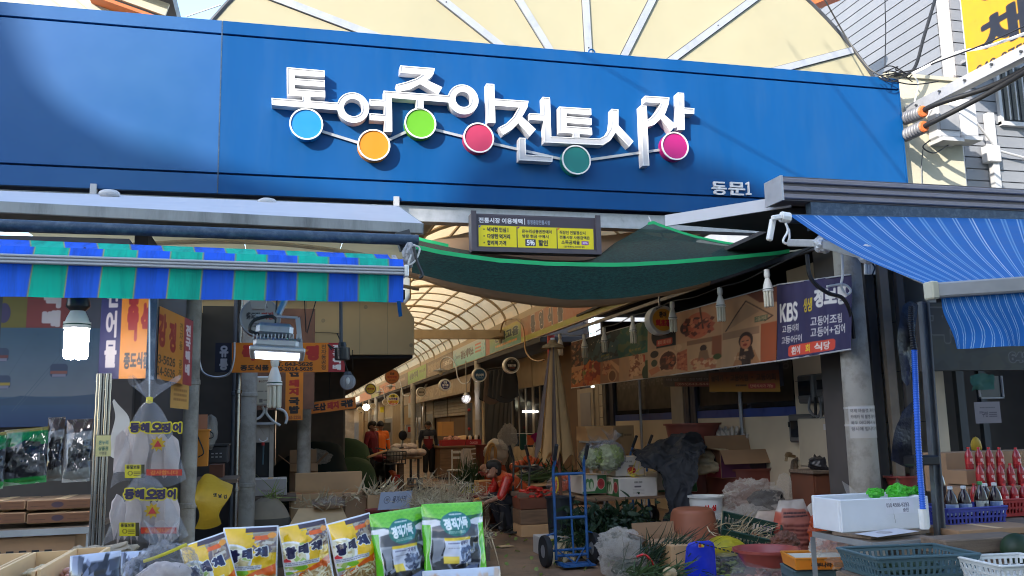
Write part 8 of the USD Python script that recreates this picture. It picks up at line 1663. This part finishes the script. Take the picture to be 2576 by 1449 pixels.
def person(label,loc,rz,J,parts,hair,head_tilt=0.,face=True):
    """J: joints in metres, facing -y; parts: clothing shells [(name, material, segments)]"""
    t=Thing('person',label,'person',loc,rz,local=True);H,N=J['head'],J['neck'];hd=[(H+V(0,.012,.03),.092),(H+V(0,-.012,-.06),.062)]
    S=[hd,[(H+V(0,.01,-.05),.055),(N,.05)],[(N,.055),(J['chest'],.12)],[(J['chest'],.125),(J['hip'],.12)],[(H+V(0,-.085,-.01),.016),(H+V(0,-.108,-.035),.014)],[(H+V(0,-.07,-.085),.035),(H+V(0,-.05,-.08),.04)]]
    for s in (0,1):
        S.append([(N+V(0,0,-.07),.05),(J['sh'][s],.055),(J['el'][s],.04),(J['wr'][s],.028)]);S += hand(J['wr'][s],J['wr'][s]-J['el'][s],1-2*s,.02)
        S.append([(J['hip']+V((-.09,.09)[s],0,0),.09),(J['kn'][s],.058),(J['an'][s],.042)]);S.append([(J['an'][s],.04),(J['an'][s]+V(0,-.03,-.05),.035),(J['toe'][s],.032)])
        S.append([(H+V((-.094,.094)[s],.015,-.01),.02),(H+V((-.096,.096)[s],.02,-.035),.013)])
    t.add('body',chain(S,.016),'skin',smooth=True)
    t.add('hair',chain([[(H+V(0,.03,.045),.1),(H+V(0,-.03,.062),.08)],[(H+V(-.06,.05,.02),.055),(H+V(-.06,.06,hair),.04)],[(H+V(.06,.05,.02),.055),(H+V(.06,.06,hair),.04)],[(H+V(0,.07,.02),.06),(H+V(0,.075,hair),.045)]],.02),'hair',smooth=True)
    if face:
        for s in (-1,1):t.add('eye',lump(H+V(.034*s,-.084,.0),(.014,.008,.008),0,0,sub=2),'eye_white');t.add('pupil',lump(H+V(.034*s,-.091,.0),(.007,.004,.007),0,0,sub=1),'hair');t.add('eyebrow',bar(H+V(.018*s,-.09,.022),H+V(.05*s,-.08,.022),.006,.006),'hair')
        t.add('mouth',lump(H+V(0,-.094,-.068),(.024,.008,.006),0,0,sub=2),'lips')
    for nm,mt_,segs in parts:t.add(nm,chain(segs,.018,4),mt_,smooth=True)
    return t
def stand(sp=.0,step=.0,arms=((-.25,.02),(.25,.02))):
    return dict(head=V(0,-.01,1.585),neck=V(0,.01,1.45),chest=V(0,.01,1.25),hip=V(0,0,.93),sh=[V(-.185,.01,1.39),V(.185,.01,1.39)],el=[V(arms[0][0],.03,1.12),V(arms[1][0],.03,1.12)],wr=[V(arms[0][0]-.015,-.04+arms[0][1],.88),V(arms[1][0]+.015,-.04+arms[1][1],.88)],kn=[V(-.1,-.04-step,.5),V(.1,-.03+step,.5)],an=[V(-.11,.02-step*1.2,.08),V(.11,.03+step*1.2,.08)],toe=[V(-.12,-.13-step*1.2,.035),V(.12,-.12+step*1.2,.035)])
def top_(J,k=1.,low=.86):
    return [[(J['neck']+V(0,0,-.03),.075),(J['chest'],.15*k),(J['hip']+V(0,0,.06),.145*k)],[(J['chest']+V(-.07,0,.04),.12*k),(J['chest']+V(.07,0,.04),.12*k)],[(J['hip']+V(-.05,0,.02),.125*k),(J['hip']+V(.05,0,.02),.125*k)]]
def sleeves(J):return [s for i in (0,1) for s in ([(J['neck']+V(0,0,-.06),.07),(J['sh'][i],.075),(J['el'][i],.058),(J['el'][i]*.12+J['wr'][i]*.88,.042)],)]
def pants(J,end=.25):return [[(J['hip']+V((-.08,.08)[i],0,.03),.112),(J['kn'][i],.085),(J['kn'][i]*end+J['an'][i]*(1-end),.075)] for i in (0,1)]+[[(J['hip']+V(-.08,0,.03),.11),(J['hip']+V(.08,0,.03),.11)]]
def boots(J,top=.55):return [[(J['kn'][i]*top+J['an'][i]*(1-top),.062),(J['an'][i],.05),(J['an'][i]+V(0,0,-.03),.05),(J['toe'][i]+V(0,0,.012),.045)] for i in (0,1)]
J=stand(step=.05);up=lambda s,a:[[(p,r) for p,r in q] for q in s]
mp=aZ(1078,1203);man=person('man in a navy and red jacket and white rubber boots walking up the lane',mp,.05,J,[('jacket_body','jacket_red',top_(J)),('jacket_yoke','jacket_navy',[[(J['neck']+V(0,0,-.02),.08),(J['chest']+V(0,0,.06),.158)],[(J['chest']+V(-.08,0,.06),.135),(J['chest']+V(.08,0,.06),.135)]]+sleeves(J)),('trousers','jeans_navy',pants(J,.35)),('boot','boot_white',boots(J)[:1]),('boot','boot_white',boots(J)[1:])],-.02)
for z in (1.205,1.235,1.265):
    for s in (-1,1):man.add('chest_stripe',bar((.03*s,-.152,z),(.145*s,-.118,z),.02,.012),'white_letter')
for s in (-1,1):man.add('glasses',tube([J['head']+V(.034*s+.024*math.cos(a),-.1,.018*math.sin(a)) for a in np.linspace(0,6.28,13)],.0025,4),'black_plastic')
hp_=mp+V(.36,.15,0);T=Thing('shopping_trolley','dark blue wheeled shopping bag with a bright blue lid held by the man','trolley',hp_,local=True);T.add('bag',box((0,0,.56),(.34,.26,.66),bev=.03),'jeans_navy');T.add('lid',lump((.03,-.05,.9),(.13,.08,.13),2,.2),'hose_blue',smooth=True);T.add('handle',tube(curve([(-.12,.1,.9),(-.1,.1,1.0),(.1,.1,1.0),(.12,.1,.9)],12),.012,6),'black_plastic')
for s in (-1,1):T.add('wheel',lathe([(0,-.02),(.1,-.02),(.11,0),(.1,.02),(0,.02)],(.17*s,.08,.11),16,R=roty(math.pi/2)),'black_rubber')
T.add('frame',box((0,.1,.2),(.3,.03,.1)),'pipe_blue')
J=stand();w=aY(936,1180,23.5);person('woman in a dark red top with short curly hair standing by the loaded cart',V(w[0],23.5,0),.9,J,[('top','jacket_red',top_(J,1.05)+sleeves(J)),('trousers','jeans_navy',pants(J,.1)),('shoes','black_plastic',boots(J,.05))],-.04)
J=stand();w=aY(957,1180,26.0);o=person('person in a bright orange work jacket and dark cap behind the woman in red',V(w[0],26.0,0),.3,J,[('jacket','vest_orange',top_(J,1.06)+sleeves(J)),('trousers','jeans_navy',pants(J,.1)),('shoes','black_plastic',boots(J,.05)),('cap','jacket_navy',[[(J['head']+V(0,.01,.06),.105),(J['head']+V(0,.0,.08),.09)],[(J['head']+V(-.03,-.1,.05),.03),(J['head']+V(.03,-.1,.05),.03)]])],-.02)
for s in (-1,1):o.add('reflective_band',lathe([(.064,-.03),(.066,.03)],J['el'][0 if s<0 else 1]*.6+J['sh'][0 if s<0 else 1]*.4,14),'white_letter')
J=dict(head=V(.02,-.40,.87),neck=V(0,-.28,.78),chest=V(0,-.14,.64),hip=V(0,.12,.34),sh=[V(-.17,-.24,.73),V(.17,-.24,.73)],el=[V(-.22,-.38,.50),V(.22,-.36,.50)],wr=[V(-.12,-.58,.44),V(.10,-.60,.40)],kn=[V(-.17,-.36,.46),V(.17,-.34,.46)],an=[V(-.16,-.22,.08),V(.16,-.20,.08)],toe=[V(-.17,-.38,.035),V(.17,-.36,.035)])
w=aY(1312,1290,12.9);s_=person('woman in a red padded vest crouching over vegetables with orange gloves',V(w[0]-.02,12.95,.02),-1.45,J,[('padded_vest','film_orange',[[(J['neck']+V(0,.02,-.04),.09),(J['chest'],.17),(J['hip']+V(0,.03,.08),.17)],[(J['chest']+V(-.08,0,.02),.13),(J['chest']+V(.08,0,.02),.13)],[(J['neck'],.08),(J['sh'][0],.085)],[(J['neck'],.08),(J['sh'][1],.085)]]),('sleeve','pepper',[[(J['sh'][0],.085),(J['el'][0],.065)],[(J['sh'][1],.085),(J['el'][1],.065)]]),('trousers','jeans_navy',pants(J,.1)),('shoes','black_plastic',boots(J,.05)),('gloves','glove_orange',[[(p,r+.012) for p,r in q] for i in (0,1) for q in hand(J['wr'][i],J['wr'][i]-J['el'][i],1-2*i,.02)])],-.05)
single('low_stool',bx(w[0]-.2,w[0]+.25,12.8,13.15,0,.24),'wood_brown','low wooden box stool under the crouching woman','stool')
# ================================================================ buildings across the street, behind the camera: their roofs cast the big soft shadow on the sign
mk('far_wall',(.55,.52,.46),.85,var=.1,scale=.6,dirt=.2)
mk('far_roof',(.16,.10,.08),.8)
def back(px,py,YB):
    p=aY(px,py,YP);t=(YP-YB)/-SUN[1];return p+SUN*t
YB=-14.0
left=[back(*p,YB) for p in ((-60,-400),(25,-40),(55,90),(100,205),(190,290),(300,345),(430,380),(560,418),(700,465),(860,505),(1000,560))]
right=[back(*p,YB) for p in ((1105,560),(1128,500),(1150,430),(1195,395),(1255,378),(1480,376),(1700,392),(1800,410),(1880,440),(1975,500),(2300,640))]
def block(pts,label,depth):
    poly=Polygon([(p[0],p[2]) for p in pts]+[(pts[-1][0],0),(pts[0][0],0)])
    t=Thing('opposite_building',label,'building',(pts[0][0],YB,0),group=None)
    t.add('wall',extr(poly,depth,lambda x,z,d:np.stack([x-1.1*d,YB-d,z],-1)),'far_wall')
block([V(left[0][0]-30,YB,left[0][2])]+left,'tall pale building across the street behind the camera, stepping down to one side',12)
block(right+[V(right[-1][0]+60,YB,right[-1][2]-.5)],'lower pale building with a rounded roof across the street behind the camera',12)
b0=[V(left[-1][0]-.5,YB-.5,left[-1][2]),V(right[0][0]+.5,YB-.5,right[0][2])]
YB=YB+.0
block([V(left[-1][0],YB,left[-1][2]-.6),V(right[0][0],YB,right[0][2]-.4)],'link wing between the two buildings across the street',8)
